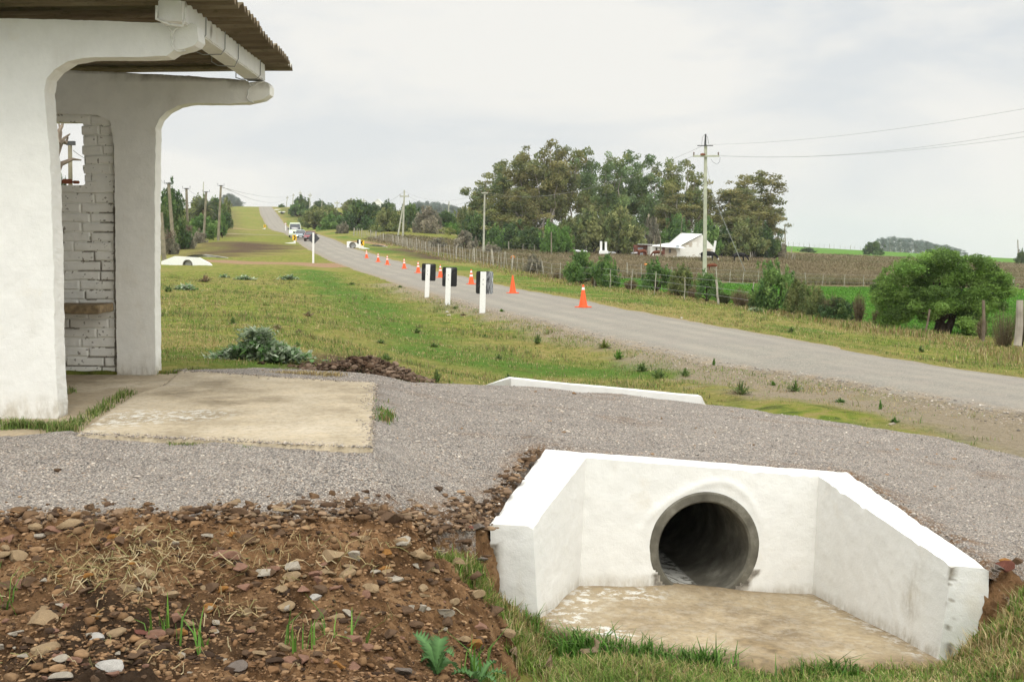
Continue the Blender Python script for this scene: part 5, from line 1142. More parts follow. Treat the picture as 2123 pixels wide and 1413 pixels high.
# ---------------------------------------------------------------- fences
PV = {}
def post_mesh(key, r_, h, m):
    if key in PV: return PV[key]
    mb = MB(); n = 6; pts = [(random.uniform(-.015, .015), random.uniform(-.015, .015), h * i / 5 - (.15 if i == 0 else 0)) for i in range(6)]
    mb.tube(pts, [r_ * random.uniform(.85, 1.1) for _ in range(6)], n); me = mb.mesh('post', True); me.materials.append(M[m]); PV[key] = me; return me
def fence(line, n, h, lb, thick_every=7, r_=.028, rt=.075, skip=(), wires=(.35, .65, .95), jit=.25, m='post', lean=.10, grp=None):
    pts = [(p.x, p.y) for p in line]; seg = [0]
    for i in range(len(pts) - 1): seg.append(seg[-1] + math.hypot(pts[i + 1][0] - pts[i][0], pts[i + 1][1] - pts[i][1]))
    o = empty('fence', (pts[0][0], pts[0][1], line[0].z), lb, 'fence', grp); b0_ = Vector((pts[0][0], pts[0][1], line[0].z)); tops = []
    fn = lambda s_: (np.interp(s_, seg, [p[0] for p in pts]), np.interp(s_, seg, [p[1] for p in pts]))
    for i in range(n):
        s_ = seg[-1] * i / (n - 1) + random.uniform(-jit, jit); x, y = fn(s_); z = float(groundz(np.array([x]), np.array([y]))[0]); big = i % thick_every == 0
        me = post_mesh(('b' if big else 's', int(h * 100), i % 4, m), (rt if big else r_), h * (1.08 if big else 1), m)
        q_ = bpy.data.objects.new('post', me); COL.objects.link(q_); q_.parent = o; q_.location = Vector((x, y, z)) - b0_; q_.rotation_euler = (random.gauss(0, lean), random.gauss(0, lean), random.uniform(0, 6)); q_.scale = (1, 1, random.uniform(.85, 1.1)); tops.append(Vector((x, y, z)) - b0_)
    for wz in wires:
        MB().tube([t + Vector((0, 0, wz * h)) for t in tops], .006, 3, False).build('fence_wire', M['wire'], o)
    return o
fence([G(733,489), G(765,494), G(785,500), G(815,506), G(850,516), G(900,529), G(960,541), G(1030,554), G(1060,560)], 90, 1.25, 'long picket and wire fence of pale stakes along the right verge', 6, .030, .08, lean=.07)
fence([G(1060,560), G(1120,572), G(1200,590), G(1280,601), G(1400,618), G(1560,643)], 17, 1.0, 'sparse wire fence running through the roadside bushes', 5, .022, .045, lean=.12)
fence([G(1300,577), G(1420,585), G(1545,589), G(1640,592), G(1700,594), G(1850,597), G(2000,600), G(2123,602), G(2250,606)], 30, 1.05, 'stake and wire fence between the brown weeds and the green strip', 6, .03, .045, lean=.07)
fence([G(1555,537), G(1580,535), G(1615,537), G(1648,541)], 14, 1.3, 'row of pale stakes around the yard right of the farmhouse', 4, .05, .09)
fence([G(1640,527), G(1560,523), G(1500,524)], 14, 1.3, 'low stake fence at the foot of the eucalyptus right of the farmhouse', 3, .05, .08)
ln_ = [Vector((P(u, v, 596).x, 596, float(groundz(np.array([P(u, v, 596).x]), np.array([596.]))[0]))) for u, v in ((1635, 511), (1790, 517), (1900, 524))]
fence(ln_, 26, 2.0, 'tiny line of fence stakes along the crest of the far green field', 4, .07, .10)
fence([G(1055,522), G(1150,527), G(1260,530), G(1340,533)], 12, 1.4, 'scattered fence stakes at the edge of the eucalyptus grove', 3, .05, .09)
for i, (u, v, lb) in enumerate(((1159,548,'orange cloth hung on a stake in the weeds between the bushes'),(1063,533,'small orange cloth on a stake at the end of the picket fence'))):
    Yq = (118, 100)[i]; p = P((1339, 1063)[i], v, Yq); bm = bmesh.new(); bmesh.ops.create_icosphere(bm, subdivisions=3, radius=.19)
    for v_ in bm.verts: n_ = float(fbm(np.array([v_.co.x * 6 + i * 9]), np.array([v_.co.y * 6]), np.array([v_.co.z * 6]), 175, 3)[0]); v_.co = Vector((v_.co.x, v_.co.y, v_.co.z * .75)) * (1 + .5 * n_)
    me = bpy.data.meshes.new('cloth'); bm.to_mesh(me); bm.free(); o = link('cloth', me, M['orange_cloth'], None, p); setp(o, ('orange cloth hung on a stake in the weeds left of the farmhouse', lb)[i], 'cloth')
    q_ = link('stake', post_mesh('st', .025, .8, 'post'), None, None, (p.x, p.y, p.z - .78)); setp(q_, ('stake in the weeds carrying the orange cloth left of the farmhouse', 'stake carrying the small orange cloth at the end of the picket fence')[i], 'stake')
# thin wooden service poles in the yard
for u, vb, vt, Y_, lb in ((1143,518,481,170,'slim brown pole at the edge of the grove'),(1369,527,491,170,'slim brown pole in front of the farmhouse'),(1357,512,488,186,'slim pole behind the rusty shed')):
    pole(u, vb, vt, Y_, .10, .08, 'pole_wood', lb)
# small distant white house among the hill trees
p = P(783, 428, 420); o = empty('house', (p.x, p.y, p.z - 1), 'tiny white gabled house among the trees on the far hill', 'house'); MB().prism([(-2.2, 0, -.5), (-2.2, 0, 1.4), (0, 0, 3.4), (2.2, 0, 1.4), (2.2, 0, -.5)], (0, 6, 0)).build('wall', M['white_clean'], o)
MB().prism([(-2.5, -.2, 1.25), (0, -.2, 3.65), (0, -.2, 3.5), (-2.4, -.2, 1.1)], (0, 6.4, 0)).build('roof', M['tin_roof'], o); MB().prism([(2.5, -.2, 1.25), (0, -.2, 3.65), (0, -.2, 3.5), (2.4, -.2, 1.1)], (0, 6.4, 0)).build('roof', M['tin_roof'], o)
# orange roof glimpses
for u, v, Y_, w_, lb in ((957,450,330,1.8,'orange tiled roof glimpsed left of the grove'),(850,453,330,.9,'tiny bright orange roof behind the mid-distance bushes')):
    p = P(u, v, Y_); o = empty('shed', (p.x, p.y, p.z - 2), lb, 'shed'); MB().box((0, 1.5, 1), (w_, 3, 2.2)).build('wall', M['white_clean'], o); MB().prism([(-w_ / 2 - .2, -.3, 2.0), (w_ / 2 + .2, -.3, 1.7), (w_ / 2 + .2, 1.5, 2.9), (-w_ / 2 - .2, 1.5, 3.2)], (0, .1, .1)).build('roof', simple('orange_tile', (.62, .24, .11), .8), o)
# ---------------------------------------------------------------- foliage
def leaves(C, size, aspect, col, rg, up=.3, curl=.0):
    """one rhombic leaf card per centre"""
    n = len(C); a = rg.normal(size=(n, 3)); a[:, 2] = a[:, 2] * .7 - curl; a /= np.linalg.norm(a, axis=1)[:, None]
    b = rg.normal(size=(n, 3)); b[:, 2] += up; b = np.cross(a, b); b /= np.linalg.norm(b, axis=1)[:, None]
    s = (size * rg.uniform(.6, 1.35, n))[:, None]; a = a * s; b = b * s * aspect
    V = np.stack([C - a, C - b * .9, C + a, C + b * .9], 1).reshape(-1, 3); F = np.arange(4 * n).reshape(n, 4)
    return V, F, np.repeat(col, 4, axis=0)
def clump_pts(clumps, dens, rg, shell=.55):
    P_, I_ = [], []
    for i, (c, r_) in enumerate(clumps):
        n = max(6, int(dens * (r_[0] * r_[1] * r_[2]) ** (2 / 3)))
        d = rg.normal(size=(n, 3)); d /= np.linalg.norm(d, axis=1)[:, None]; rr = shell + (1 - shell) * rg.random(n) ** .6; rr = rr * (1 + .22 * rg.normal(size=n) * .6)
        P_.append(np.array(c) + d * rr[:, None] * np.array(r_)); I_.append(np.full(n, i))
    return np.vstack(P_), np.concatenate(I_)
def foliage(name, clumps, dens, leaf, aspect, pal, rg, shell=.5, up=.3, curl=0):
    C, I = clump_pts(clumps, dens, rg, shell); pal = np.array(pal) * GAIN; nc = len(clumps)
    w = rg.random(nc); base = pal[(w * len(pal)).astype(int) % len(pal)]; base = base * rg.uniform(.62, 1.3, nc)[:, None]
    col = base[I] * rg.uniform(.65, 1.3, len(C))[:, None]; mixp = pal[rg.integers(0, len(pal), len(C))]; k_ = rg.random(len(C))[:, None] * .45; col = col * (1 - k_) + mixp * k_
    V, F, T = leaves(C, leaf, aspect, col, rg, up, curl); return npmesh(name, V, F, tint=T)
def limbs(base, targets, r0, seed, wob=.08, n=6, forks=None):
    mb = MB(); rr = random.Random(seed)
    for t, r_ in targets:
        a = Vector(base); t = Vector(t); L = (t - a).length; pts = []; k_ = 7
        for i in range(k_ + 1):
            f = i / k_; p = a.lerp(t, f); w = wob * L * math.sin(f * math.pi); p += Vector((rr.uniform(-w, w), rr.uniform(-w, w), (f ** .8 - f) * L * .25)); pts.append(p)
        mb.tube(pts, [r_ * (1 - .82 * i / k_) for i in range(k_ + 1)], n)
    return mb
PAL_EUC = [(.080, .086, .028), (.064, .080, .032), (.105, .102, .036), (.050, .068, .030), (.092, .094, .040)]
PAL_EUC_BROWN = [(.084, .080, .031), (.072, .078, .030), (.056, .066, .027), (.100, .090, .036)]
PAL_EUC_GREEN = [(.060, .082, .030), (.045, .070, .028), (.085, .095, .035), (.075, .105, .050)]
PAL_DARK = [(.028, .050, .018), (.038, .062, .020), (.022, .040, .016), (.055, .075, .024)]
PAL_OLIVE = [(.055, .070, .026), (.075, .085, .030), (.042, .058, .022), (.095, .098, .040)]
PAL_GREEN = [(.038, .070, .020), (.052, .088, .024), (.028, .052, .018), (.074, .110, .032)]
PAL_BRIGHT = [(.052, .095, .020), (.070, .125, .028), (.038, .072, .018)]
PAL_GREY = [(.085, .080, .058), (.11, .10, .072), (.065, .065, .046), (.13, .115, .085)]
PAL_DRY = [(.20, .15, .085), (.155, .115, .065), (.25, .20, .12), (.12, .10, .055)]
PAL_BLUE = [(.060, .075, .070), (.050, .065, .058), (.075, .085, .078)]
TREE_CACHE = {}; GAIN = 3.2
def tree_meshes(kind, var):
    key = (kind, var)
    if key in TREE_CACHE: return TREE_CACHE[key]
    rg = np.random.default_rng(abs(hash(kind)) % 1 + var * 77 + {'euc': 1, 'eucb': 2, 'eucg': 3, 'bushd': 4, 'busho': 5, 'bushg': 6, 'bright': 7, 'grey': 8, 'bare': 9, 'fareuc': 10, 'shrub': 11}[kind] * 1000); cl = []; tg = []
    if kind in ('euc', 'eucb', 'eucg'):       # unit height 1, half width ~.26
        nl = 5; cl = []
        for i in range(nl):
            a = 2 * math.pi * (i + rg.random()) / nl; hr = rg.uniform(.10, .22) if i else .02; ht = rg.uniform(.72, .93) if i else .95; top = np.array([math.cos(a) * hr, math.sin(a) * hr, ht]); tg.append((tuple(top * .93), .014))
            for k_ in range(13):
                f = rg.uniform(.0, 1) if k_ else 1.0; hh = .40 + (ht - .40) * f; off = rg.normal(size=2) * .055 * (1.2 - f * .5); c = np.array([top[0] * (hh / ht) + off[0], top[1] * (hh / ht) + off[1], hh])
                r_ = rg.uniform(.045, .085) * (1.1 - .35 * f); cl.append((tuple(c), (r_ * 1.15, r_ * 1.15, r_ * .72)))
        for k_ in range(12): c = np.array([rg.normal() * .15, rg.normal() * .15, rg.uniform(.22, .55)]); r_ = rg.uniform(.05, .085); cl.append((tuple(c), (r_ * 1.2, r_ * 1.2, r_ * .7))); tg.append((tuple(c), .006))
        fm = foliage('crown', cl, 31000, .0155, .45, {'euc': PAL_EUC, 'eucb': PAL_EUC_BROWN, 'eucg': PAL_EUC_GREEN}[kind], rg, .30, .2, .35); mt = 'bark_pale'
        tm = limbs((0, 0, -.03), tg, .02, var, .05, 6).mesh('trunk', True)
    elif kind == 'fareuc':
        for k_ in range(24): f = rg.random(); cl.append(((rg.normal() * .10, rg.normal() * .10, .14 + .78 * f), (.11, .11, .09)))
        for k_ in range(3): tg.append(((rg.normal() * .07, rg.normal() * .07, .85), .014))
        fm = foliage('crown', cl, 7000, .022, .6, PAL_BLUE, rg, .3); tm = limbs((0, 0, -.03), tg, .02, var, .04, 4).mesh('trunk'); mt = 'bark_pale'
    elif kind == 'bare':
        rr = random.Random(var)
        for k_ in range(16): a = rr.uniform(0, 6.3); q_ = rr.uniform(.1, .42); tg.append(((math.cos(a) * q_, math.sin(a) * q_, rr.uniform(.5, 1)), .012))
        cl = [((rg.normal() * .18, rg.normal() * .18, rg.uniform(.4, .9)), (.12, .12, .1)) for _ in range(14)]
        fm = foliage('crown', cl, 6500, .016, .25, PAL_GREY, rg, .1); tm = limbs((0, 0, -.02), tg, .012, var, .10, 5).mesh('trunk'); mt = 'bark'
    else:                                     # bushy: unit half width 1, height 1.2-ish, foliage to the ground
        n = 46 if kind != 'shrub' else 30
        for k_ in range(n):
            a = rg.uniform(0, 2 * math.pi); e_ = rg.uniform(-.1, 1.0) * math.pi / 2; q_ = rg.uniform(.45, .82); c = (math.cos(a) * math.cos(e_) * q_, math.sin(a) * math.cos(e_) * q_, .12 + .80 * abs(math.sin(e_)) * (q_ + .12)); r_ = rg.uniform(.17, .30); cl.append((c, (r_, r_, r_ * .75)))
            if kind != 'bushd' or k_ % 2: q2 = rg.uniform(.85, 1.12); cl.append(((c[0] / q_ * q2 * .92, c[1] / q_ * q2 * .92, c[2] * q2 / q_ * .80 + .05), (.09, .09, .10)))
            if k_ % 4 == 0: tg.append((c, .035))
        pal = {'bushd': PAL_DARK, 'busho': PAL_OLIVE, 'bushg': PAL_GREEN, 'bright': PAL_BRIGHT, 'grey': PAL_GREY, 'shrub': PAL_GREEN}[kind]
        fm = foliage('crown', cl, 3400 if kind != 'shrub' else 2100, .055 if kind != 'shrub' else .058, .5, pal, rg, .35); tm = limbs((0, 0, -.08), tg, .05, var, .1, 5).mesh('trunk'); mt = 'bark_dark'
    fm.materials.append(M['leaf']); tm.materials.append(M[mt]); TREE_CACHE[key] = (fm, tm); return fm, tm
def tree(kind, var, base, sx, sz, lb, cat='tree', grp=None, rz_=None, name=None):
    fm, tm = tree_meshes(kind, var); o = empty(name or ('bush' if cat == 'bush' else 'tree'), base, lb, cat, grp, rz_ if rz_ is not None else random.uniform(0, 6.28)); o.scale = (sx, sx, sz)
    link('trunk' if cat != 'bush' else 'stems', tm, None, o); link('crown' if cat != 'bush' else 'foliage', fm, None, o); return o
def at(u, vb, Y): p = P(u, vb, Y); return p
# eucalyptus grove: photo centre u, base v, top v, depth, half width px
EU = [('euc',0,1003,522,355,205,58,'yellowish eucalyptus at the left end of the grove'),('euc',1,1035,522,332,212,55,'eucalyptus behind the grove power pole, second from the left end'),('eucb',2,1092,524,300,205,62,'tall brown-green eucalyptus left of the highest crowns'),
      ('eucb',0,1138,524,288,200,60,'tallest eucalyptus of the grove'),('eucb',1,1172,524,296,206,55,'brown-topped eucalyptus right of the tallest one'),('eucg',3,1215,522,306,215,46,'thin pale eucalyptus with wispy top in the middle of the grove'),
      ('eucg',0,1258,523,312,205,52,'green open-crowned eucalyptus in the middle of the grove'),('eucg',1,1302,524,311,210,52,'green eucalyptus left of the leaning pale trunk'),('eucg',2,1347,524,320,208,50,'green eucalyptus behind the farmhouse shed'),
      ('euc',3,1385,524,328,215,46,'eucalyptus behind the ridge of the farmhouse roof'),('euc',2,1425,524,330,205,52,'eucalyptus just left of the tall power pole'),('eucb',3,1460,524,372,215,40,'low eucalyptus directly behind the tall power pole'),
      ('eucb',4,1520,522,372,200,68,'wide brown eucalyptus right of the tall power pole'),('eucb',5,1562,521,352,205,70,'dense eucalyptus at the right end of the grove'),('euc',4,1592,520,420,210,44,'small eucalyptus crown at the far right end of the grove'),
      ('eucb',1,1072,524,385,196,55,'shorter eucalyptus filling the lower left of the grove'),('euc',2,1010,524,420,196,52,'low spreading eucalyptus at the left foot of the grove'),('eucb',0,1400,523,400,198,60,'brown lower eucalyptus behind the farmhouse'),('eucb',3,1540,521,425,196,66,'low dense eucalyptus above the black cow')]
for kd, vr, u, vb, vt, Y, hw_, lb in EU:
    k_ = Y / FPX; h = (vb - vt) * k_ / .985; tree(kd, vr, at(u, vb + 2, Y), hw_ * k_ / .30, h, lb, 'tree', 'eucalyptus trees of the grove behind the farmhouse')
# understory and hill bushes: kind, var, u, vbase, vtop, halfwidth px, Y, label
BU = [('bushd',0,988,520,440,44,192,'dark bush at the left foot of the eucalyptus grove'),('bushd',1,1062,521,455,50,190,'dark undergrowth below the left part of the grove'),('bushd',2,1105,522,470,40,189,'dark undergrowth behind the slim brown pole'),
      ('bright',0,1143,497,458,32,180,'bright green small tree in front of the grove'),('bright',1,1172,500,470,22,181,'bright green sapling right of the slim brown pole'),('bushg',0,1025,504,470,26,182,'green shrub by the grove power pole'),
      ('busho',0,1225,520,430,55,186,'olive spreading tree left of the pale pillars'),('busho',1,1285,520,430,55,184,'olive spreading tree behind the pale pillars'),('grey',0,1352,512,448,20,188,'leafless grey tree left of the farmhouse'),
      ('bushg',1,1405,512,448,40,188,'dark green tree behind the farmhouse roof'),('bushg',2,1462,512,452,36,187,'green tree right behind the tall power pole'),('bushd',3,1320,516,455,34,192,'dark tree behind the rusty shed'),
      ('bushd',4,1590,521,468,32,192,'grey-green dark tree at the right foot of the grove'),('grey',1,1608,521,488,22,194,'low grey bush at the right end of the grove'),('busho',2,1545,521,455,50,190,'olive undergrowth below the right part of the grove'),('bushd',5,1500,522,470,34,192,'dark undergrowth right of the farmhouse gable'),('busho',3,1180,522,455,45,193,'olive undergrowth in the middle of the grove'),
      ('bushd',0,1813,530,499,24,420,'round dark bush on the ridge of the far green field'),('bushd',1,1675,524,511,20,420,'low flat dark bush on the ridge near the grove'),('bushd',3,2118,545,518,16,330,'dark bush at the right edge on the ridge'),
      # hill, left to right
      ('bushd',2,745,487,413,48,236,'large round dark bush behind the yellow chevron'),('bushg',3,688,482,443,30,250,'green bush right of the waiting vehicles'),('busho',1,655,470,430,38,270,'olive bush above the red car'),('busho',4,676,476,425,32,280,'tall dark olive bush behind the waiting vehicles'),
      ('bushd',5,625,446,404,24,420,'dark round tree on the hilltop'),('bushg',0,616,446,420,20,410,'brighter green bush in front of the hilltop tree'),('bushd',1,584,437,421,11,500,'small dark bush at the road crest'),('bushd',4,665,436,415,24,440,'dark bush right of the hilltop tree'),
      ('busho',0,728,430,412,22,420,'grey-olive tree top above the large round bush'),('bushd',3,806,450,416,22,390,'round dark tree near the tiny white house'),('busho',2,805,492,432,42,225,'olive bush right of the large round bush'),('bushd',0,852,488,420,34,260,'dark green bush right of the double legged pole'),
      ('grey',2,888,492,428,36,222,'grey-brown twiggy bush in the middle distance'),('bushd',2,925,486,436,34,240,'dark bush left of the grove with a plain pole before it'),('bright',2,935,484,460,18,226,'bright green shrub at the foot of the plain pole'),('busho',3,965,492,432,30,250,'olive tree at the left edge of the grove'),('bushd',5,775,440,420,24,400,'dark bush left of the tiny white house'),('bushd',1,820,492,455,34,228,'dark bush behind the picket fence'),('bushd',3,700,470,440,22,290,'dark bush between the hill bushes'),('grey',3,712,488,462,16,220,'grey twiggy bush before the large round bush'),
      ('grey',0,905,516,492,22,150,'low brown brushwood heap by the fence'),('grey',1,1015,527,505,26,150,'brown brushwood heap at the foot of the grove'),('grey',2,965,500,478,25,170,'brown thicket beyond the picket fence'),
      # left hedge
      ('bushd',4,352,505,383,50,135,'dark tall tree beside the shelter column'),('bushd',5,318,520,392,40,128,'dark tree hidden partly by the shelter column'),('busho',4,408,478,404,40,195,'olive tree behind the third wooden pole'),('bushg',2,420,492,446,38,165,'green bush behind the wooden poles'),('bushd',2,446,472,408,34,205,'dark tree behind the farthest wooden pole'),('busho',1,470,466,412,16,260,'olive bush left of the hill grass'),('bushg',3,460,478,440,13,185,'green bush right of the farthest wooden pole'),
      ('grey',3,380,522,470,26,136,'grey thicket at the foot of the wooden poles'),('grey',0,352,532,480,22,115,'grey-brown thicket between the first two wooden poles'),('grey',1,412,512,478,20,150,'brown thicket right of the third wooden pole'),('bushg',1,356,528,485,14,122,'small green bush between the first two wooden poles'),('bushg',0,385,498,462,22,160,'bright hedge bush behind the second wooden pole'),
      ('bushd',0,128,392,352,16,24,'green bush behind the shelter window')]
for kd, vr, u, vb, vt, hw_, Y, lb in BU:
    k_ = Y / FPX; g = P(u, vb, Y); gz0 = float(groundz(np.array([g.x]), np.array([Y]))[0]); top = P(u, vt, Y).z; zb = min(g.z, gz0 + .3) if g.z < gz0 + 6 else g.z
    zb = max(zb, g.z - 2.5); h = top - zb
    cat = 'tree' if (vb - vt) * k_ > 3.5 else 'bush'
    tree(kd, vr, (g.x, Y, zb), hw_ * k_ / .98, h / 1.08, lb, cat, 'trees and bushes of the background')
# far groves on the horizon
for i in range(34):
    u = 1822 + 175 * (i / 33) + random.uniform(-4, 4); vt = np.interp(u, [1818, 1850, 1900, 1960, 1998], [494, 490, 497, 508, 520]) + random.uniform(-2.5, 2.5); Y = 900 + random.uniform(-30, 60)
    vb = np.interp(u, [1818, 2000], [526, 533]); k_ = Y / FPX; tree('fareuc', i % 4, P(u, vb, Y), 7.5 * k_ / .2, (vb - vt) * k_, 'slender grey-blue tree in the distant grove on the right horizon', 'tree', 'trees of the distant grove on the right horizon')
for i in range(16):
    u = 462 + 36 * (i / 15); vt = np.interp(u, [460, 475, 490, 500], [408, 401, 408, 420]) + random.uniform(-2, 2); Y = 850 + random.uniform(-20, 40)
    k_ = Y / FPX; tree('fareuc', i % 4, P(u, 432, Y), 7 * k_ / .2, (432 - vt) * k_, 'grey-blue tree of the far clump above the left slope', 'tree', 'trees of the far clump on the left horizon')
for i in range(34):
    u = 855 + 105 * (i / 33); vt = np.interp(u, [850, 875, 930, 965], [423, 417, 422, 436]) + random.uniform(-3, 3); Y = 700 + random.uniform(-20, 40)
    k_ = Y / FPX; tree('fareuc', i % 4, P(u, 462, Y), 7 * k_ / .2, (462 - vt) * k_, 'grey-blue tall tree of the wood behind the mid-distance bushes', 'tree', 'trees of the far wood left of the eucalyptus grove')
# palm in the left hedge
p = P(424, 470, 175); o = empty('palm_tree', p, 'grey-green feather palm behind the fourth wooden pole', 'tree'); H = 44 * 175 / FPX
MB().tube([(0, 0, -1), (0, 0, H * .5), (0, 0, H * .8)], [.4, .3, .3], 8).build('trunk', M['bark'], o, True)
C_, T_ = [], []; Vp, Fp, nb = [], [], 0
for i in range(30):
    a = random.uniform(0, 6.28); el = random.uniform(-.1, 1.3); L = 2.9; prev = Vector((0, 0, H * .8)); d_ = Vector((math.cos(a) * math.cos(el), math.sin(a) * math.cos(el), math.sin(el)))
    for k_ in range(22):
        d_ = (d_ + Vector((0, 0, -.075))).normalized(); q_ = prev + d_ * L / 22; sd_ = d_.cross(Vector((0, 0, 1))).normalized()
        for s2 in (-1, 1):
            w_ = .55 * math.sin(math.pi * min(1, (k_ + 3) / 24)); tip = q_ + sd_ * s2 * w_ + d_ * .25 - Vector((0, 0, .15)); Vp += [tuple(q_), tuple(prev), tuple(tip)]; Fp.append((nb, nb + 1, nb + 2)); nb += 3; c_ = random.uniform(.7, 1.3); T_ += [(.085 * c_, .10 * c_, .06 * c_)] * 3
        prev = q_
link('crown', npmesh('crown', Vp, Fp, tint=T_), M['leaf'], o)
# dead branch tree through the window
p = P(118, 460, 22); o = empty('dead_tree', p, 'bare dead branches seen through the shelter window', 'tree'); mb = MB()
for br in ([(95,420),(112,350),(118,300),(116,262),(108,240)],[(116,320),(124,302),(132,288),(145,278)],[(117,300),(128,292),(136,297),(141,285)],[(112,350),(122,300),(126,275),(122,256)],[(110,380),(126,340),(150,330),(168,332)],[(120,300),(118,280),(128,262),(132,250)]):
    pts = [P(u, v, 22 + .3 * j) - p for j, (u, v) in enumerate(br)]; mb.tube(pts, [.065 * (1 - .8 * j / (len(pts) - 1)) for j in range(len(pts))], 6)
mb.build('branches', M['bark'], o, True)
# dead branches at the left poles
for j, (u, v, s_, lb) in enumerate(((352,492,20,'tangle of dead brown branches across the second wooden pole'),(392,477,16,'ball of dead twigs against the third wooden pole'))):
    p = P(u, v, 112 + 20 * j); o = empty('dead_branch', p, lb, 'branch'); mb = MB(); rr = random.Random(j); k_ = s_ * 112 / FPX
    for q_ in range(34):
        a = rr.uniform(0, 6.28); e_ = rr.uniform(-.5, 1.2); d_ = Vector((math.cos(a) * math.cos(e_), math.sin(a) * math.cos(e_), math.sin(e_))); mb.tube([(0, 0, 0), tuple(d_ * k_ * .5 + Vector((0, 0, .1))), tuple(d_ * k_ * rr.uniform(.7, 1.1))], [.05, .03, .01], 4)
    mb.build('twigs', M['bark'], o)
# ---------------------------------------------------------------- the big spreading tree and the roadside bushes
def spread_tree():
    Y = 37.5; k_ = Y / FPX; b_ = Gy(1952, Y); o = empty('spreading_tree', b_, 'big dark green spreading tree at the roadside fence on the right', 'tree'); rg = np.random.default_rng(5)
    outline = [(1885,600,45,30),(1845,590,40,28),(1840,625,35,25),(1870,560,38,24),(1915,570,45,30),(1935,545,40,22),(1965,540,38,20),(1905,620,50,32),(1950,600,50,35),(1995,585,45,30),(2000,560,40,24),(2040,560,35,24),(2060,590,38,30),(2070,605,24,26),(2035,620,45,32),(2000,640,42,28),(1870,650,38,22),(1845,660,24,18),(1862,662,18,14),(1855,640,30,20),(2022,660,18,22),(2015,688,14,10),(2005,672,14,18),(1960,630,40,25),(1925,645,30,18),(2055,625,28,18),(2030,540,20,14),(1945,530,26,12),(1898,553,24,13),(1835,605,22,15),(2075,575,14,18)]
    cl = []; 
    for u, v, a, c_ in outline:
        for q_ in range(4):
            uu_, vv_ = u + rg.normal() * a * .40, v + rg.normal() * c_ * .40; dy = rg.uniform(-1, 1) * 1.1 * max(.2, 1 - abs(uu_ - 1955) / 160); p = P(uu_, vv_, Y + dy) - b_; r_ = rg.uniform(.18, .34); cl.append((tuple(p), (r_ * 1.25, r_ * 1.2, r_ * .78)))
    for q_ in range(70):
        a_ = rg.uniform(0, 6.283); rr_ = rg.random() ** .5; uu_, vv_ = 1950 + 122 * rr_ * math.cos(a_), 606 + 66 * rr_ * math.sin(a_)
        if 1872 < uu_ < 1992 and vv_ > 640: continue
        p = P(uu_, vv_, Y + rg.uniform(-1, 1) * 1.2 * (1 - rr_ * .7)) - b_; r_ = rg.uniform(.18, .34); cl.append((tuple(p), (r_ * 1.15, r_ * 1.15, r_ * .8)))
    for q_ in range(120):
        a_ = rg.uniform(0, 6.283); rr_ = rg.uniform(.9, 1.14); uu_, vv_ = 1950 + 128 * rr_ * math.cos(a_), 604 + 74 * rr_ * math.sin(a_)
        if vv_ > 636 and 1868 < uu_ < 1992: continue
        p = P(uu_, vv_, Y + rg.uniform(-.5, .5)) - b_; r_ = rg.uniform(.05, .14); cl.append((tuple(p), (r_ * 1.2, r_, r_)))
    fm = foliage('crown', cl, 6200, .043, .40, [(.046, .082, .017), (.062, .104, .023), (.030, .052, .013), (.090, .138, .034), (.074, .116, .028)], rg, .25, .2, .1); link('crown', fm, M['leaf'], o)
    tg = []
    for u, v, dy in ((1900, 600, .3), (1935, 585, -.5), (1960, 590, .5), (2000, 590, .2), (2030, 600, -.4), (1880, 630, -.3), (2010, 625, .6), (1945, 560, 0), (2045, 570, 0), (1870, 600, .5)): tg.append((tuple(P(u, v, Y + dy) - b_), .085))
    fork = P(1950, 668, Y) - b_; mb = limbs(tuple(fork), tg, .1, 3, .07, 8)
    mb.tube([(0, 0, -.2), (0.02, 0, .02), tuple(fork * .5), tuple(fork)], [.30, .24, .19, .15], 10); mb.tube([(.12, 0, -.1), tuple((P(1975, 660, Y) - b_)), tuple(P(1985, 625, Y) - b_)], [.17, .11, .07], 8)
    mb.build('trunk', M['bark_dark'], o, True)
    hang = MB()
    return o
spread_tree()
RB = [(1206,582,531,27,66,'bushg','rounded green bush, leftmost of the roadside bushes'),(1257,592,541,23,62,'bushg','green bush with a leaning stem, second of the roadside bushes'),(1360,605,547,27,57,'shrub','bright dark-green bush left of the tall power pole'),(1415,610,560,22,55,'busho','olive low bush between two greener roadside bushes'),(1466,618,571,26,52,'shrub','green bush at the foot of the tall power pole'),
      (1606,640,548,38,46,'shrub','tall green bush in the middle of the roadside strip'),(1655,650,590,24,44,'busho','olive bush right of the tall green bush'),(1585,646,600,26,46,'bushd','dark lower bush beside the tall green bush'),(1690,655,605,20,43,'busho','dark olive bush left of the dry shrubs'),(1735,668,625,34,42,'bushd','low dark twiggy bush under the dry shrubs'),(1105,562,536,16,84,'grey','small brown bush in front of the picket fence end')]
RBM = {}
for i, (u, vb, vt, hw_, Y, kd, lb) in enumerate(RB):
    k_ = Y / FPX; b_ = P(u, vb + 2, Y); fm, tm = tree_meshes(kd, 20 + i); tree(kd, 20 + i, b_, hw_ * k_ / .72, (vb - vt + 8) * k_ / 1.0, lb, 'bush', 'green bushes of the roadside fence line')
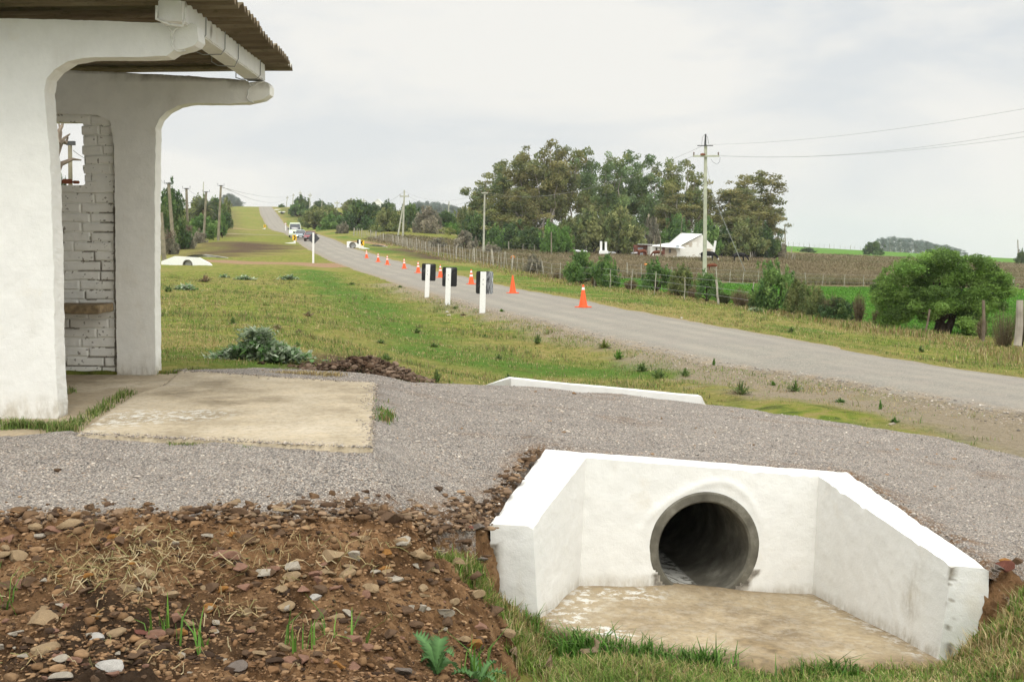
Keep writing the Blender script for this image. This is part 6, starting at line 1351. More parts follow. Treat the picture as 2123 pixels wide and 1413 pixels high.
def stalk_shrub(u, vb, vt, hw_, Y, pal, lb, n=260, name='dry_shrub', leafy=900, seed=0, rad=.006, leaf=.022):
    k_ = Y / FPX; b_ = P(u, vb + 3, Y); o = empty(name, b_, lb, 'shrub', 'dry shrubs of the fence line'); rg = np.random.default_rng(seed + int(u)); H = (vb - vt) * k_; W_ = hw_ * k_
    V, F, T = [], [], []; C_ = []
    for i in range(n):
        a = rg.uniform(0, 6.28); q_ = rg.random() ** .6; h = H * rg.uniform(.55, 1.05) * (1 - .3 * q_); top = np.array([math.cos(a) * W_ * q_, math.sin(a) * W_ * q_ * .7, h]); base = np.array([math.cos(a), math.sin(a), 0]) * W_ * .35 * q_; 
        pts = [base, base * .4 + top * np.array([.55, .55, .5]), top]; sd_ = np.array([math.sin(a + 1), -math.cos(a + 1), 0]) * rad; nb = len(V)
        for j, p in enumerate(pts): V += [p - sd_ * (1 - .35 * j), p + sd_ * (1 - .35 * j)]
        F += [(nb, nb + 1, nb + 3, nb + 2), (nb + 2, nb + 3, nb + 5, nb + 4)]; c_ = np.array(pal[rg.integers(len(pal))]) * rg.uniform(.7, 1.2); T += [c_] * 6
        for j in range(int(leafy / n)): f = rg.uniform(.3, 1); C_.append(base * (1 - f) + top * f + rg.normal(size=3) * .03 * (1 + H))
    link('stems', npmesh('stems', V, F, tint=T), M['straw'], o)
    C_ = np.array(C_); col = np.array(pal)[rg.integers(0, len(pal), len(C_))] * rg.uniform(.7, 1.3, len(C_))[:, None]; Vl, Fl, Tl = leaves(C_, leaf, .4, col, rg, 1.0); link('foliage', npmesh('foliage', Vl, Fl, tint=Tl), M['straw'], o)
for i, (u, vb, vt, hw_, Y, pl, lb) in enumerate([(1534,632,588,24,49,PAL_DRY,'dry pale shrub left of the tall green bush'),(1308,598,574,16,60,PAL_DRY,'low dry grass clump between roadside bushes'),(1440,618,590,16,54,PAL_DRY,'low dry clump by the bush at the pole foot'),(1500,628,600,18,50,PAL_OLIVE,'grey-green low clump right of the pole foot'),
      (1727,664,595,26,42,PAL_DRY + PAL_OLIVE[:1],'dry brown broom-like shrub, taller of the two left of the big tree'),(1780,668,596,14,41,PAL_DRY,'thin dry shrub next to the big tree'),(1820,672,632,13,39,PAL_DRY,'small dry shrub in front of the left side of the big tree'),(2080,722,625,32,32,PAL_DRY + PAL_GREY[:1],'tall dry broom-like shrub at the right edge'),(2115,715,615,14,32,PAL_DRY + PAL_GREY[:1],'dry shrub cut by the right picture edge'),(1235,592,566,10,63,PAL_DRY,'dry tuft between the two leftmost roadside bushes'),(1160,580,556,14,74,PAL_DRY,'dry clump left of the rounded bush'),(1560,640,605,16,47,PAL_DRY,'pale dry clump before the tall green bush'),(2035,700,650,12,35,PAL_DRY,'dry stems right of the big tree trunk'),(1650,655,612,14,44,PAL_DRY,'dry clump between olive bushes')]):
    stalk_shrub(u, vb, vt, hw_, Y, pl, lb, n=360, leafy=1500, rad=.005 * (Y / 40), leaf=.024 * (Y / 42))
# fence posts by the big tree
for u, vb, vt, Y, r_, ln_2, lb in ((1917,693,640,36,.035,.18,'leaning dark fence post left of the big tree trunk'),(2038,705,622,34,.05,-.02,'dark upright fence post right of the big tree trunk'),(2110,708,622,31,.105,.02,'thick pale fence post at the right picture edge')):
    p = P(u, vb, Y); h = (vb - vt) * Y / FPX; m_ = MB().tube([(0, 0, -.1), (.02 * h, 0, h * .4), (0, .01, h)], [r_, r_ * .95, r_ * .85], 8); o = setp(m_.build('fence_post', M['bark_pale'] if r_ > .1 else M['bark']), lb, 'fence post'); o.location = p; o.rotation_euler = (0, ln_2, 0)
# ---------------------------------------------------------------- stuff scattered on the ground
def scatter_blades(name, pts, H, Wd, pal, rg, m='blade', lean=.5, per=4, spread=.03, label=None, cat='grass', bend=.35, cv=.35):
    """pts (n,3) tuft positions; each tuft = per curved blades (2 quads -> 5 verts)"""
    n = len(pts); N = n * per; base = np.repeat(pts, per, axis=0) + np.concatenate([rg.normal(size=(N, 2)) * np.repeat(spread, per if hasattr(spread, '__len__') else 1)[:N, None] if hasattr(spread, '__len__') else rg.normal(size=(N, 2)) * spread, np.zeros((N, 1))], 1)
    h = (np.repeat(H, per) if hasattr(H, '__len__') else np.full(N, H)) * rg.uniform(.45, 1.25, N); w = (np.repeat(Wd, per) if hasattr(Wd, '__len__') else np.full(N, Wd)) * rg.uniform(.7, 1.3, N)
    a = rg.uniform(0, 6.283, N); d = np.stack([np.cos(a), np.sin(a), 0 * a], 1); s_ = np.stack([-np.sin(a), np.cos(a), 0 * a], 1); L = (lean * rg.random(N))[:, None] * h[:, None]
    up_ = np.array([0, 0, 1.0]); mid = base + up_ * (h * .55)[:, None] + d * L * .35; tip = base + up_ * (h * (1 - bend * rg.random(N)))[:, None] + d * L * 1.2
    base = base - up_ * (.12 * h)[:, None]
    V = np.stack([base - s_ * w[:, None] * .5, base + s_ * w[:, None] * .5, mid + s_ * w[:, None] * .38, mid - s_ * w[:, None] * .38, tip + s_ * w[:, None] * .06, tip - s_ * w[:, None] * .06], 1).reshape(-1, 3)
    i = np.arange(N)[:, None] * 6; F = np.concatenate([i + np.array([[0, 1, 2, 3]]), i + np.array([[3, 2, 4, 5]])], 0)
    pal = np.array(pal) if not callable(pal) else pal
    col = (pal(pts, rg)[np.repeat(np.arange(n), per)] if callable(pal) else pal[rg.integers(0, len(pal), N)]) * rg.uniform(1 - cv, 1 + cv, N)[:, None]
    o = link(name, npmesh(name, V, F, tint=np.repeat(col, 6, axis=0)), M[m]); return setp(o, label, cat, kind='stuff')
GREENS = np.array([(.125, .215, .032), (.175, .28, .045), (.095, .165, .026), (.24, .29, .07), (.28, .27, .095)]); STRAW = np.array([(.44, .35, .16), (.36, .27, .115), (.52, .43, .23), (.30, .21, .095)])
def gpal(frac_fn):
    def fn(p, rg):
        f = frac_fn(p); k_ = rg.random(len(p)) < f; a = GREENS[rg.integers(0, len(GREENS), len(p))]; b2 = STRAW[rg.integers(0, len(STRAW), len(p))]; return np.where(k_[:, None], b2, a)
    return fn
def wedge(n, y0, y1, s0, s1, rg, power=1.0):
    t = rg.random(n); y = np.exp(math.log(y0) + (math.log(y1) - math.log(y0)) * t); s_ = rg.uniform(s0, s1, n); return s_ * y, y
offroad = lambda x, y: (lambda l, r_: np.maximum(l - x, x - r_))(*road_lr(y))
def nonpad(x, y): return (sdpoly(x, y, PADXY) > .12) & (sdpoly(x, y, EARTHXY) > .0) & (sdpoly(x, y, APOLY) > -.03) & (sdpoly(x, y, [tuple(p[:2]) for p in (OT[0], OT[1], OT[2], OT[3], IT[3], IT[2], IT[1], IT[0])]) > .02) & (sdpoly(x, y, apoly) > -.05)
# 1. near grass round the culvert
rg = np.random.default_rng(3); x, y = wedge(125000, 4.6, 8.2, -.25, .85, rg); dens = sstep(-.35, .3, fbm(x * 2.2, y * 2.2, 0, 201, 4) + .12); k_ = nonpad(x, y) & (rg.random(len(x)) < dens) & ~((sdpoly(x, y, PADXY) < .02)); x, y = x[k_], y[k_]
hh = .045 + .06 * sstep(-.2, .5, fbm(x * 1.7, y * 1.7, 0, 202)); rgt = x > 1.9
scatter_blades('grass', np.stack([x, y, groundz(x, y)], 1), hh, .006, gpal(lambda p: np.clip(.28 + .5 * fbm(p[:, 0] * 1.5, p[:, 1] * 1.5, 0, 203) + .35 * (p[:, 0] > 2.2) + .35 * (p[:, 1] > 6.5) * (p[:, 0] < .3), .05, .92)), rg, per=4, spread=.016, lean=.9, label='mixed green and straw-coloured grass around the culvert mouth')
# taller lush blades at the apron edge
rg = np.random.default_rng(4); t = rg.random(420); ed = [P(1105,1300,6.75), P(1190,1330,6.55), P(1290,1345,6.4), P(1450,1385,6.25), P(1640,1400,6.2), P(1830,1395,6.15)]; tt_ = t * (len(ed) - 1); i_ = np.minimum(tt_.astype(int), len(ed) - 2); f_ = tt_ - i_
ex = np.array([e_.x for e_ in ed]); ey = np.array([e_.y for e_ in ed]); x = ex[i_] * (1 - f_) + ex[i_ + 1] * f_ + rg.normal(size=420) * .05; y = ey[i_] * (1 - f_) + ey[i_ + 1] * f_ - np.abs(rg.normal(size=420)) * .10
kk_ = fbm(x * 2.5, y * 2.5, 0, 215) > .12; x, y = x[kk_], y[kk_]
scatter_blades('tall_grass', np.stack([x, y, groundz(x, y) + .0], 1), .085 + .05 * rg.random(len(x)), .0095, [(.07, .17, .02), (.10, .22, .03), (.055, .13, .02), (.14, .24, .05)], rg, per=6, spread=.03, lean=1.1, label='taller bright green grass along the edge of the concrete apron')
# a few long blades standing in the dug earth
pts = [P(u, v, Y) for u, v, Y in ((330,1400,4.65),(345,1408,4.6),(25,1290,4.95),(10,1300,4.9),(690,1400,4.8),(640,1412,4.7),(610,1410,4.7),(740,1405,4.8),(420,1412,4.6),(960,1390,5.3),(980,1385,5.35),(990,1370,5.4),(240,890,6.9))][:12]
pts = np.array([tuple(p) for p in pts]); pts[:, 2] = ZG(pts[:, 0], pts[:, 1]) + .03
scatter_blades('tall_grass', pts, .20, .009, [(.09, .20, .03), (.13, .25, .04)], rg, per=6, spread=.03, lean=.8, label='long green grass blades sprouting from the dug earth')
# 2. verge and field grass 11-60 m
rg = np.random.default_rng(6); x, y = wedge(150000, 11.2, 75, -.46, .47, rg); d_ = offroad(x, y); dens = .18 + .8 * sstep(-.25, .35, fbm(x * .9, y * .9, 0, 204, 4)); k_ = (d_ > .25) & (sdpoly(x, y, PADXY) > .55) & (rg.random(len(x)) < dens) & (y < 11.5 + 70) & ~((x > 2.5) & (y < 17) & (rg.random(len(x)) < .82)) & ~((x > 4.6) & (y < 14.5)); x, y = x[k_], y[k_]; sc_ = np.clip(y / 14, 1, 2.6)
scatter_blades('grass', np.stack([x, y, groundz(x, y)], 1), .028 * sc_ ** .8, .006 * sc_ ** .7, gpal(lambda p: np.clip(.32 + .6 * fbm(p[:, 0] * .35, p[:, 1] * .35, 0, 205), .08, .9)), rg, per=3, spread=.035, lean=1.0, label='short patchy grass of the verges and the ditch')
rg = np.random.default_rng(61); x, y = wedge(16000, 11.4, 62, -.46, .47, rg); d_ = offroad(x, y); nz = fbm(x * .55, y * .55, 0, 220, 4); k_ = (d_ > .5) & (sdpoly(x, y, PADXY) > .5) & (rg.random(len(x)) < sstep(.0, .45, nz) * .9 + .05) & ~((x > 2.5) & (y < 17) & (rg.random(len(x)) < .8)); x, y = x[k_], y[k_]; sc_ = np.clip(y / 14, 1, 2.4)
scatter_blades('grass_clumps', np.stack([x, y, groundz(x, y)], 1), (.045 + .05 * rg.random(len(x))) * sc_ ** .6, .007 * sc_ ** .7, [(.10, .17, .03), (.14, .22, .045), (.08, .13, .028), (.22, .22, .08), (.34, .27, .13), (.19, .14, .07)], rg, per=8, spread=.05, lean=1.2, label='darker tufts standing in the short grass of the verges and ditch')
# scattered weeds/tufts in the ditch and verge (individual plants)
def weed(u, v, h_px, w_px, pal, lb, Y=None, dry=False, name='weed_tuft', n=46, grp='weed tufts of the ditch and verges', m='blade', wid=.010):
    p = G(u, v, y0=9) if Y is None else P(u, v, Y); k_ = p.y / FPX; rg = np.random.default_rng(int(u * 7 + v)); H = h_px * k_; W_ = w_px * k_ * .5; V, F, T = [], [], []
    for i in range(n):
        a = rg.uniform(0, 6.28); q_ = rg.random() ** .7; h = H * rg.uniform(.25, 1.1) * (1 - .6 * q_); q_ *= rg.uniform(.7, 1.5); tp = np.array([math.cos(a) * W_ * q_, math.sin(a) * W_ * q_, h]); b2 = tp * np.array([.25, .25, 0]); md = (b2 + tp) / 2 + np.array([0, 0, h * .12]); sd_ = np.array([-math.sin(a), math.cos(a), 0]) * wid * rg.uniform(.6, 1.3) * (p.y / 14); nb = len(V)
        V += [b2 - sd_ * .6, b2 + sd_ * .6, md - sd_, md + sd_, tp - sd_ * .1, tp + sd_ * .1]; F += [(nb, nb + 1, nb + 3, nb + 2), (nb + 2, nb + 3, nb + 5, nb + 4)]; c_ = np.array(pal[rg.integers(len(pal))]) * rg.uniform(.65, 1.3); T += [c_] * 6
        for j in range(3):
            f = rg.uniform(.3, 1); c = b2 * (1 - f) + tp * f; dv = rg.normal(size=3); dv /= np.linalg.norm(dv); dv *= H * .14; nb = len(V); V += [c, c + dv * .5 + sd_, c + dv, c + dv * .5 - sd_]; F.append((nb, nb + 1, nb + 2, nb + 3)); T += [c_ * 1.1] * 4
    o = link(name, npmesh(name, V, F, tint=T), M[m]); o.location = p; return setp(o, lb, 'weed', grp)
WG = [(.12, .19, .05), (.16, .22, .07), (.09, .14, .04)]; WB = [(.24, .17, .10), (.17, .17, .08), (.30, .22, .13)]
for u, v, h, w, pl, lb in [(483,672,18,20,WG,'dark small weed left of the row of field tufts'),(575,682,14,36,WB,'brownish low weed patch in the middle of the left field'),(617,718,12,16,WG,'dark tuft in the left field above the silver thistle'),(620,690,10,14,WB,'small brown tuft in the left field'),(640,655,12,26,WB,'brown grass tuft right of the field centre'),(350,606,18,22,WG,'dark weed beside the shelter column far down the field'),(425,585,20,34,WB,'reddish weed patch left of the silver clumps'),
    (905,792,34,26,WG,'upright green weed beside the earth pile'),(1055,790,18,40,WG,'green weed behind the left end of the far headwall'),(1115,712,22,26,WG,'green weed on the road bank left of the yellowish tufts'),(1252,722,24,40,[(.16, .20, .05), (.20, .22, .06)],'yellow-green tuft at the road edge, left of the leafy one'),(1281,745,28,28,[(.09, .20, .03), (.12, .24, .04)],'bright green leafy weed at the road edge'),(1365,785,30,40,WG,'dark green bushy weed in the ditch'),(1420,780,22,30,WG,'small green weed right of the bushy ditch weed'),(1330,770,26,36,WG,'green weed above the far headwall'),
    (1535,818,34,60,WB + WG,'brown and green sprawling weed beyond the headwall end'),(1650,812,26,40,WG,'olive weed on the sandy shoulder'),(1603,800,12,14,[(.10, .2, .03)],'little green sprout on the sandy shoulder'),(1825,848,22,8,[(.10, .2, .04)],'single upright green sprout on the sandy shoulder'),(1855,875,12,24,[(.08, .16, .03)],'flat green plant on the shoulder'),(1742,834,10,34,[(.07, .15, .03)],'creeping green plant on the shoulder'),(1480,758,18,6,[(.10, .2, .04)],'thin upright sprout at the gravel edge'),
    (800,748,20,44,WG,'green weeds behind the earth pile'),(865,690,14,20,WG,'small green tuft in the ditch'),(900,720,12,24,WG,'green ditch tuft behind the upright weed'),(1035,745,14,18,WG,'tiny green tuft in the ditch bottom'),(1760,672,10,14,WG,'small dark tuft on the right verge'),(1910,730,16,16,WG,'dark tuft on the right verge near the road'),(1640,690,14,16,WG,'green tuft on the right verge'),(945,640,8,18,WG,'green tuft below the middle sign post'),(1040,648,10,12,[(.10, .2, .03)],'bright tuft beside the nearest sign post'),(960,655,8,18,WB,'small tuft below the road edge'),(730,590,7,16,WG,'small tuft in the ditch line'),(830,596,6,14,WG,'low tuft near the road edge'),(1005,700,12,16,WG,'low ditch tuft right of the centre'),(790,712,10,30,WG,'low green patch of weeds in the ditch')]:
    weed(u, v, h, w, pl, lb, Y=None)
# silver thistle clumps
SIL = [(.38, .45, .30), (.47, .53, .38), (.28, .37, .22), (.56, .60, .46)]; SIG = [(.15, .28, .09), (.20, .34, .12), (.12, .22, .07)]
def thistle(u, v, w_px, h_px, lb, spire=False, Y=None, n=420):
    p = G(u, v, y0=11.15) if Y is None else Gy(u, Y); k_ = p.y / FPX; rg = np.random.default_rng(int(u)); o = empty('silver_thistle', p, lb, 'plant', 'silvery thistles in the grass'); W_, H = w_px * k_ / 2, h_px * k_; V, F, T = [], [], []
    for i in range(n):
        cx_ = rg.normal() * W_ * .42; cy_ = rg.normal() * W_ * .2; hh_ = H * .55 * math.exp(-(cx_ / W_) ** 2 * 1.5); a = rg.uniform(0, 6.28); L = (.12 if p.y < 20 else .26) * rg.uniform(.6, 1.2); z0_ = rg.uniform(0, hh_)
        if spire and i < n * .26: cx_ = rg.normal() * .07 - .02; cy_ = rg.normal() * .06; z0_ = rg.uniform(.0, H * .92); L = .11 * rg.uniform(.5, 1.1) 
        b2 = np.array([cx_, cy_, z0_]); dr = np.array([math.cos(a), math.sin(a), rg.uniform(.0, .9)]); md = b2 + dr * L * .5; tp = b2 + dr * L + np.array([0, 0, -.45 * L * rg.random()]); sd_ = np.array([-math.sin(a), math.cos(a), 0]) * L * .11
        c_ = np.array((SIG if (rg.random() < (.35 if not (spire and i < n * .26) else .1)) else SIL)[rg.integers(3)]) * rg.uniform(.7, 1.2)
        nb = len(V); V += [b2, b2 + sd_, md + sd_ * 1.6, b2 * .45 + tp * .55 + sd_ * .5, tp, b2 * .45 + tp * .55 - sd_ * .5, md - sd_ * 1.6, b2 - sd_]; F += [(nb, nb + 1, nb + 6, nb + 7), (nb + 1, nb + 2, nb + 3, nb + 6), (nb + 6, nb + 3, nb + 4, nb + 5)]; T += [c_] * 8
    link('leaves', npmesh('leaves', V, F, tint=T), M['blade'], o)
thistle(535, 752, 205, 70, 'big silvery thistle clump with a tall central spire behind the concrete slab', True, 12.6, 3800)
thistle(508, 580, 38, 10, 'low silvery clump, left of the pair in the middle of the field', n=160); thistle(598, 580, 42, 13, 'low silvery clump, right of the pair in the middle of the field', n=160); thistle(385, 602, 50, 12, 'flat silvery clump near the shelter column', n=160); thistle(465, 576, 18, 5, 'tiny silvery clump left of the pair', n=50); thistle(1565, 648, 30, 10, 'silvery grey low plant at the foot of the tall roadside bush', n=120)
# leafy green thistle in the foreground earth
def jag_leaf(mb, T, a, tip, w, up, n=9, c=(.075, .15, .05)):
    a, tip = np.array(a), np.array(tip); d = tip - a; L = np.linalg.norm(d); d /= L; s_ = np.cross(d, np.array([0, 0, 1.])); s_ /= np.linalg.norm(s_); nb = len(mb[0])
    ctr = []
    for i in range(n * 2 + 1):
        f = i / (n * 2); prof_ = w * math.sin(math.pi * (f * .92 + .06)) ** .7; jag = (1.0 if i % 2 else .45); ctr.append(a + d * L * f + np.array([0, 0, up * math.sin(math.pi * f)])); fw = d * L * .05 * (1 if i % 2 else 0)
        mb[0] += [ctr[-1] - s_ * prof_ * jag + fw + np.array([0, 0, .012 * (i % 2)]), ctr[-1], ctr[-1] + s_ * prof_ * jag + fw + np.array([0, 0, .012 * (i % 2)])]; k = .8 + .35 * random.random(); T += [np.array(c) * k, np.array(c) * 1.9, np.array(c) * k]
    for i in range(n * 2): q_ = nb + 3 * i; mb[1] += [(q_, q_ + 1, q_ + 4, q_ + 3), (q_ + 1, q_ + 2, q_ + 5, q_ + 4)]
p = P(905, 1372, 5.15); p.z = float(ZG([p.x], [p.y])[0]) + .04; o = empty('thistle_plant', p, 'green jagged-leaved thistle growing from the dug earth in the foreground', 'plant'); mb_ = [[], []]; T_ = []
for t_u, t_v, w, up in ((862,1328,.05,.05),(945,1405,.06,.05),(900,1408,.055,.04),(938,1372,.05,.06),(872,1385,.045,.05),(915,1338,.05,.06),(880,1345,.05,.05)):
    q_ = P(t_u, t_v, 5.15 + random.uniform(-.05, .1)) - p; q_.z = max(q_.z, .0); jag_leaf(mb_, T_, (0, 0, .02), tuple(q_ * 1.05 + Vector((0, 0, .02))), w, up)
link('leaves', npmesh('leaves', mb_[0], mb_[1], tint=T_), M['blade'], o)
p = P(990, 1395, 5.3); p.z = float(ZG([p.x], [p.y])[0]) + .03; o = empty('thistle_plant', p, 'smaller green leafy weed at the edge between dug earth and grass', 'plant'); mb_ = [[], []]; T_ = []
for a in range(7): jag_leaf(mb_, T_, (0, 0, 0), (math.cos(a * .9) * .13, math.sin(a * .9) * .13, .05 + .02 * (a % 3)), .025, .04, 7)
link('leaves', npmesh('leaves', mb_[0], mb_[1], tint=T_), M['blade'], o)
# grass in the slab joints and by the column
rg = np.random.default_rng(8)
def strip(pts, n, sp_, h, lb, pal=None, wid=.006, per=5):
    pts = [PZ(u, v, SLABZ - .01) for u, v in pts]; t = rg.random(n) * (len(pts) - 1); i = np.minimum(t.astype(int), len(pts) - 2); f = t - i; X_ = np.array([p.x for p in pts]); Y_ = np.array([p.y for p in pts])
    x = X_[i] * (1 - f) + X_[i + 1] * f + rg.normal(size=n) * sp_; y = Y_[i] * (1 - f) + Y_[i + 1] * f + rg.normal(size=n) * sp_ * .7; scatter_blades('joint_grass', np.stack([x, y, np.full(n, SLABZ - .025)], 1), h, wid, pal if pal is not None else [(.13, .21, .045), (.18, .26, .06), (.30, .28, .12), (.10, .15, .035)], rg, per=per, spread=.02, lean=1.0, label=lb)
strip([(-200,880),(0,872),(110,884),(150,880),(185,862),(215,845),(245,822),(270,812)], 210, .03, .06, 'grass growing in the joint between the shelter floor and the slab')
strip([(0,884),(60,880),(110,886),(140,890)], 170, .035, .06, 'dense grass at the foot of the near shelter column')
strip([(788,850),(800,862),(792,872),(785,830)], 90, .03, .05, 'grass tuft at the right edge of the concrete slab', [(.09, .19, .03), (.12, .2, .04), (.3, .22, .1)])
strip([(340,772),(400,765),(440,768)], 60, .03, .05, 'grass tufts at the foot of the far shelter column'); strip([(355,914),(400,917),(470,921),(520,924)], 60, .012, .02, 'small grass along the front edge of the slab'); strip([(138,812),(148,808)], 18, .012, .06, 'small grass tuft on the shelter floor')
strip([(560,772),(640,770),(700,775)], 120, .06, .035, 'dry grass between the slab and the silver thistle', STRAW)
# 3. brown weed field: standing dry stems
rg = np.random.default_rng(9); poly = Rm([(760,497),(830,510),(930,528),(1050,551),(1200,586),(1300,577),(1600,587),(2123,597),(2400,604),(2400,552),(2123,546),(1850,533),(1640,526),(1560,521),(1400,524),(1200,521),(1000,512),(900,495),(800,487)])
xs_ = [p[0] for p in poly]; ys_ = [p[1] for p in poly]; t = rg.random(170000); y = 1 / (1 / max(ys_) + (1 / min(ys_) - 1 / max(ys_)) * t); s_ = rg.uniform(-.14, .46, len(y)); x = s_ * y; k_ = inpoly(x, y, poly); x, y = x[k_], y[k_]; kk = sstep(-.5, .1, fbm(x * .07, y * .07, 0, 206)) > rg.random(len(x)) * .8; x, y = x[kk], y[kk]; nse = fbm(x * .06, y * .06, 0, 207)
def wpal(p, rg):
    A = np.array([(.21, .165, .088), (.26, .208, .118), (.165, .13, .068), (.31, .255, .16), (.145, .12, .06)]); B = np.array([(.13, .135, .055), (.16, .165, .07)]); f = np.clip(.16 + .7 * fbm(p[:, 0] * .08, p[:, 1] * .08, 0, 208), 0, .6); k_ = rg.random(len(p)) < f
    return np.where(k_[:, None], B[rg.integers(0, 2, len(p))], A[rg.integers(0, 5, len(p))])
scatter_blades('dry_weeds', np.stack([x, y, groundz(x, y)], 1), .36 + .25 * nse + .1, np.clip(.00035 * y, .02, .11), wpal, rg, m='straw', per=5, spread=.45, lean=2.2, cv=.22, label='tall dry brown weeds covering the field before the farmhouse', cat='weeds')
# olive/brown strip along the fences
rg = np.random.default_rng(10); ln_ = [G(*q) for q in [(765,494),(815,506),(900,527),(960,540),(1030,552),(1100,570),(1200,588),(1300,600),(1400,616),(1560,641),(1720,666),(1850,690),(1990,706),(2110,733),(2250,760)]]; n = 9000; t = rg.random(n) * (len(ln_) - 1); i = np.minimum(t.astype(int), len(ln_) - 2); f = t - i
X_ = np.array([p.x for p in ln_]); Y_ = np.array([p.y for p in ln_]); x = X_[i] * (1 - f) + X_[i + 1] * f + rg.normal(size=n) * .9; y = Y_[i] * (1 - f) + Y_[i + 1] * f + rg.normal(size=n) * .9
scatter_blades('fence_line_grass', np.stack([x, y, groundz(x, y)], 1), .07 + .17 * sstep(0, .4, fbm(x * .4, y * .4, 0, 209)), .0004 * y + .004, lambda p, rg: np.where((rg.random(len(p)) < .35)[:, None], GREENS[rg.integers(0, 5, len(p))], STRAW[rg.integers(0, 4, len(p))] * .8), rg, m='straw', per=4, spread=.12, lean=.8, label='rough dry grass along the roadside fence line')
# crop strip
rg = np.random.default_rng(12); x, y = wedge(60000, 38, 110, .06, .47, rg); poly = Rm([(1290,575),(1450,585),(1600,590),(2123,600),(2500,612),(2500,760),(2123,735),(1950,700),(1720,665),(1600,643),(1480,624),(1360,605),(1250,592)]); k_ = inpoly(x, y, poly); x, y = x[k_], y[k_]
scatter_blades('crop', np.stack([x, y, groundz(x, y)], 1), .10, .0004 * y + .01, [(.085, .22, .022), (.12, .28, .035), (.07, .18, .02)], rg, per=3, spread=.12, lean=.8, label='bright green young crop in the strip behind the fence', cat='crop')
# ---------------------------------------------------------------- stones
def rock_mesh(seed, flat=.65, sub=3, cuts=7):
    rr = random.Random(seed); bm = bmesh.new(); bmesh.ops.create_icosphere(bm, subdivisions=sub, radius=1)
    pl = []
    for i in range(cuts): d_ = Vector((rr.gauss(0, 1), rr.gauss(0, 1), rr.gauss(0, 1))).normalized(); pl.append((d_, rr.uniform(.22, .66)))
    co = []
    for v in bm.verts:
        c = v.co.copy()
        for d_, q_ in pl:
            s_ = c.dot(d_)
            if s_ > q_: c -= d_ * (s_ - q_)
        co.append(c)
    A = np.array([tuple(c) for c in co]); n_ = fbm(A[:, 0] * 2.5 + seed, A[:, 1] * 2.5, A[:, 2] * 2.5, 210, 4)
    for v, c, k in zip(bm.verts, co, n_): v.co = Vector((c.x, c.y, c.z * flat)) * (1 + .11 * float(k))
    me = bpy.data.meshes.new('stone'); bm.to_mesh(me); bm.free()
    for p in me.polygons: p.use_smooth = True
    me.set_sharp_from_angle(angle=R(20)); return me
SC_ = {'tan': (.42, .30, .175), 'pink': (.34, .19, .13), 'pale': (.52, .46, .37), 'orange': (.42, .20, .055), 'grey': (.235, .195, .165), 'brown': (.17, .105, .062), 'white': (.62, .59, .54), 'red': (.22, .085, .06)}
RM = {}
def rock(kind, var, flat=.65):
    key = (kind, var)
    if key in RM: return RM[key]
    me = rock_mesh(var * 13 + hash(kind) % 1 + len(kind), flat); n = len(me.vertices); A = np.array([v.co for v in me.vertices]); k_ = 1 + .28 * fbm(A[:, 0] * 3, A[:, 1] * 3, A[:, 2] * 3, 211, 4); c = np.array(SC_[kind])[None] * k_[:, None]
    at = me.color_attributes.new('tint', 'FLOAT_COLOR', 'POINT'); at.data.foreach_set('color', np.hstack([c, np.ones((n, 1))]).astype(np.float32).ravel()); me.materials.append(M['stone']); RM[key] = me; return me
def surf(u, v, y0=4.0):
    """depth at which the pixel ray meets earth, pad or ground"""
    ys = np.linspace(y0, 13, 1400); a = (u - CX) / FPX; b = (CY - v) / FPX; yd = cp + b * spn; zd = -spn + b * cp; xs = a * ys / yd; zs = CAMZ + zd * ys / yd
    g = groundz(xs, ys); e_ = np.where(sdpoly(xs, ys, EARTHXY) < .1, earthz(xs, ys), -9); d_ = np.where(sdpoly(xs, ys, PADXY) < .05, padz(xs, ys), -9); g = np.maximum(np.maximum(g, e_), d_); i = np.where(zs <= g)[0]; j = i[0] if len(i) else 0
    return Vector((float(xs[j]), float(ys[j]), float(g[j])))
def put_rock(u, v, w_px, kind, var, lb, grp=None, hgt=.6, rz_=None, sink=.25, rx=0):
    p = surf(u, v); s_ = w_px * p.y / FPX / 2 / .80; o = link('stone', rock(kind, var), None, None, (p.x, p.y, p.z + s_ * hgt * (.5 - sink))); o.scale = (s_, s_ * .8, s_ * hgt / .65 * .8); o.rotation_euler = (rx, 0, rz_ if rz_ is not None else random.uniform(0, 6.28)); return setp(o, lb, 'stone', grp)
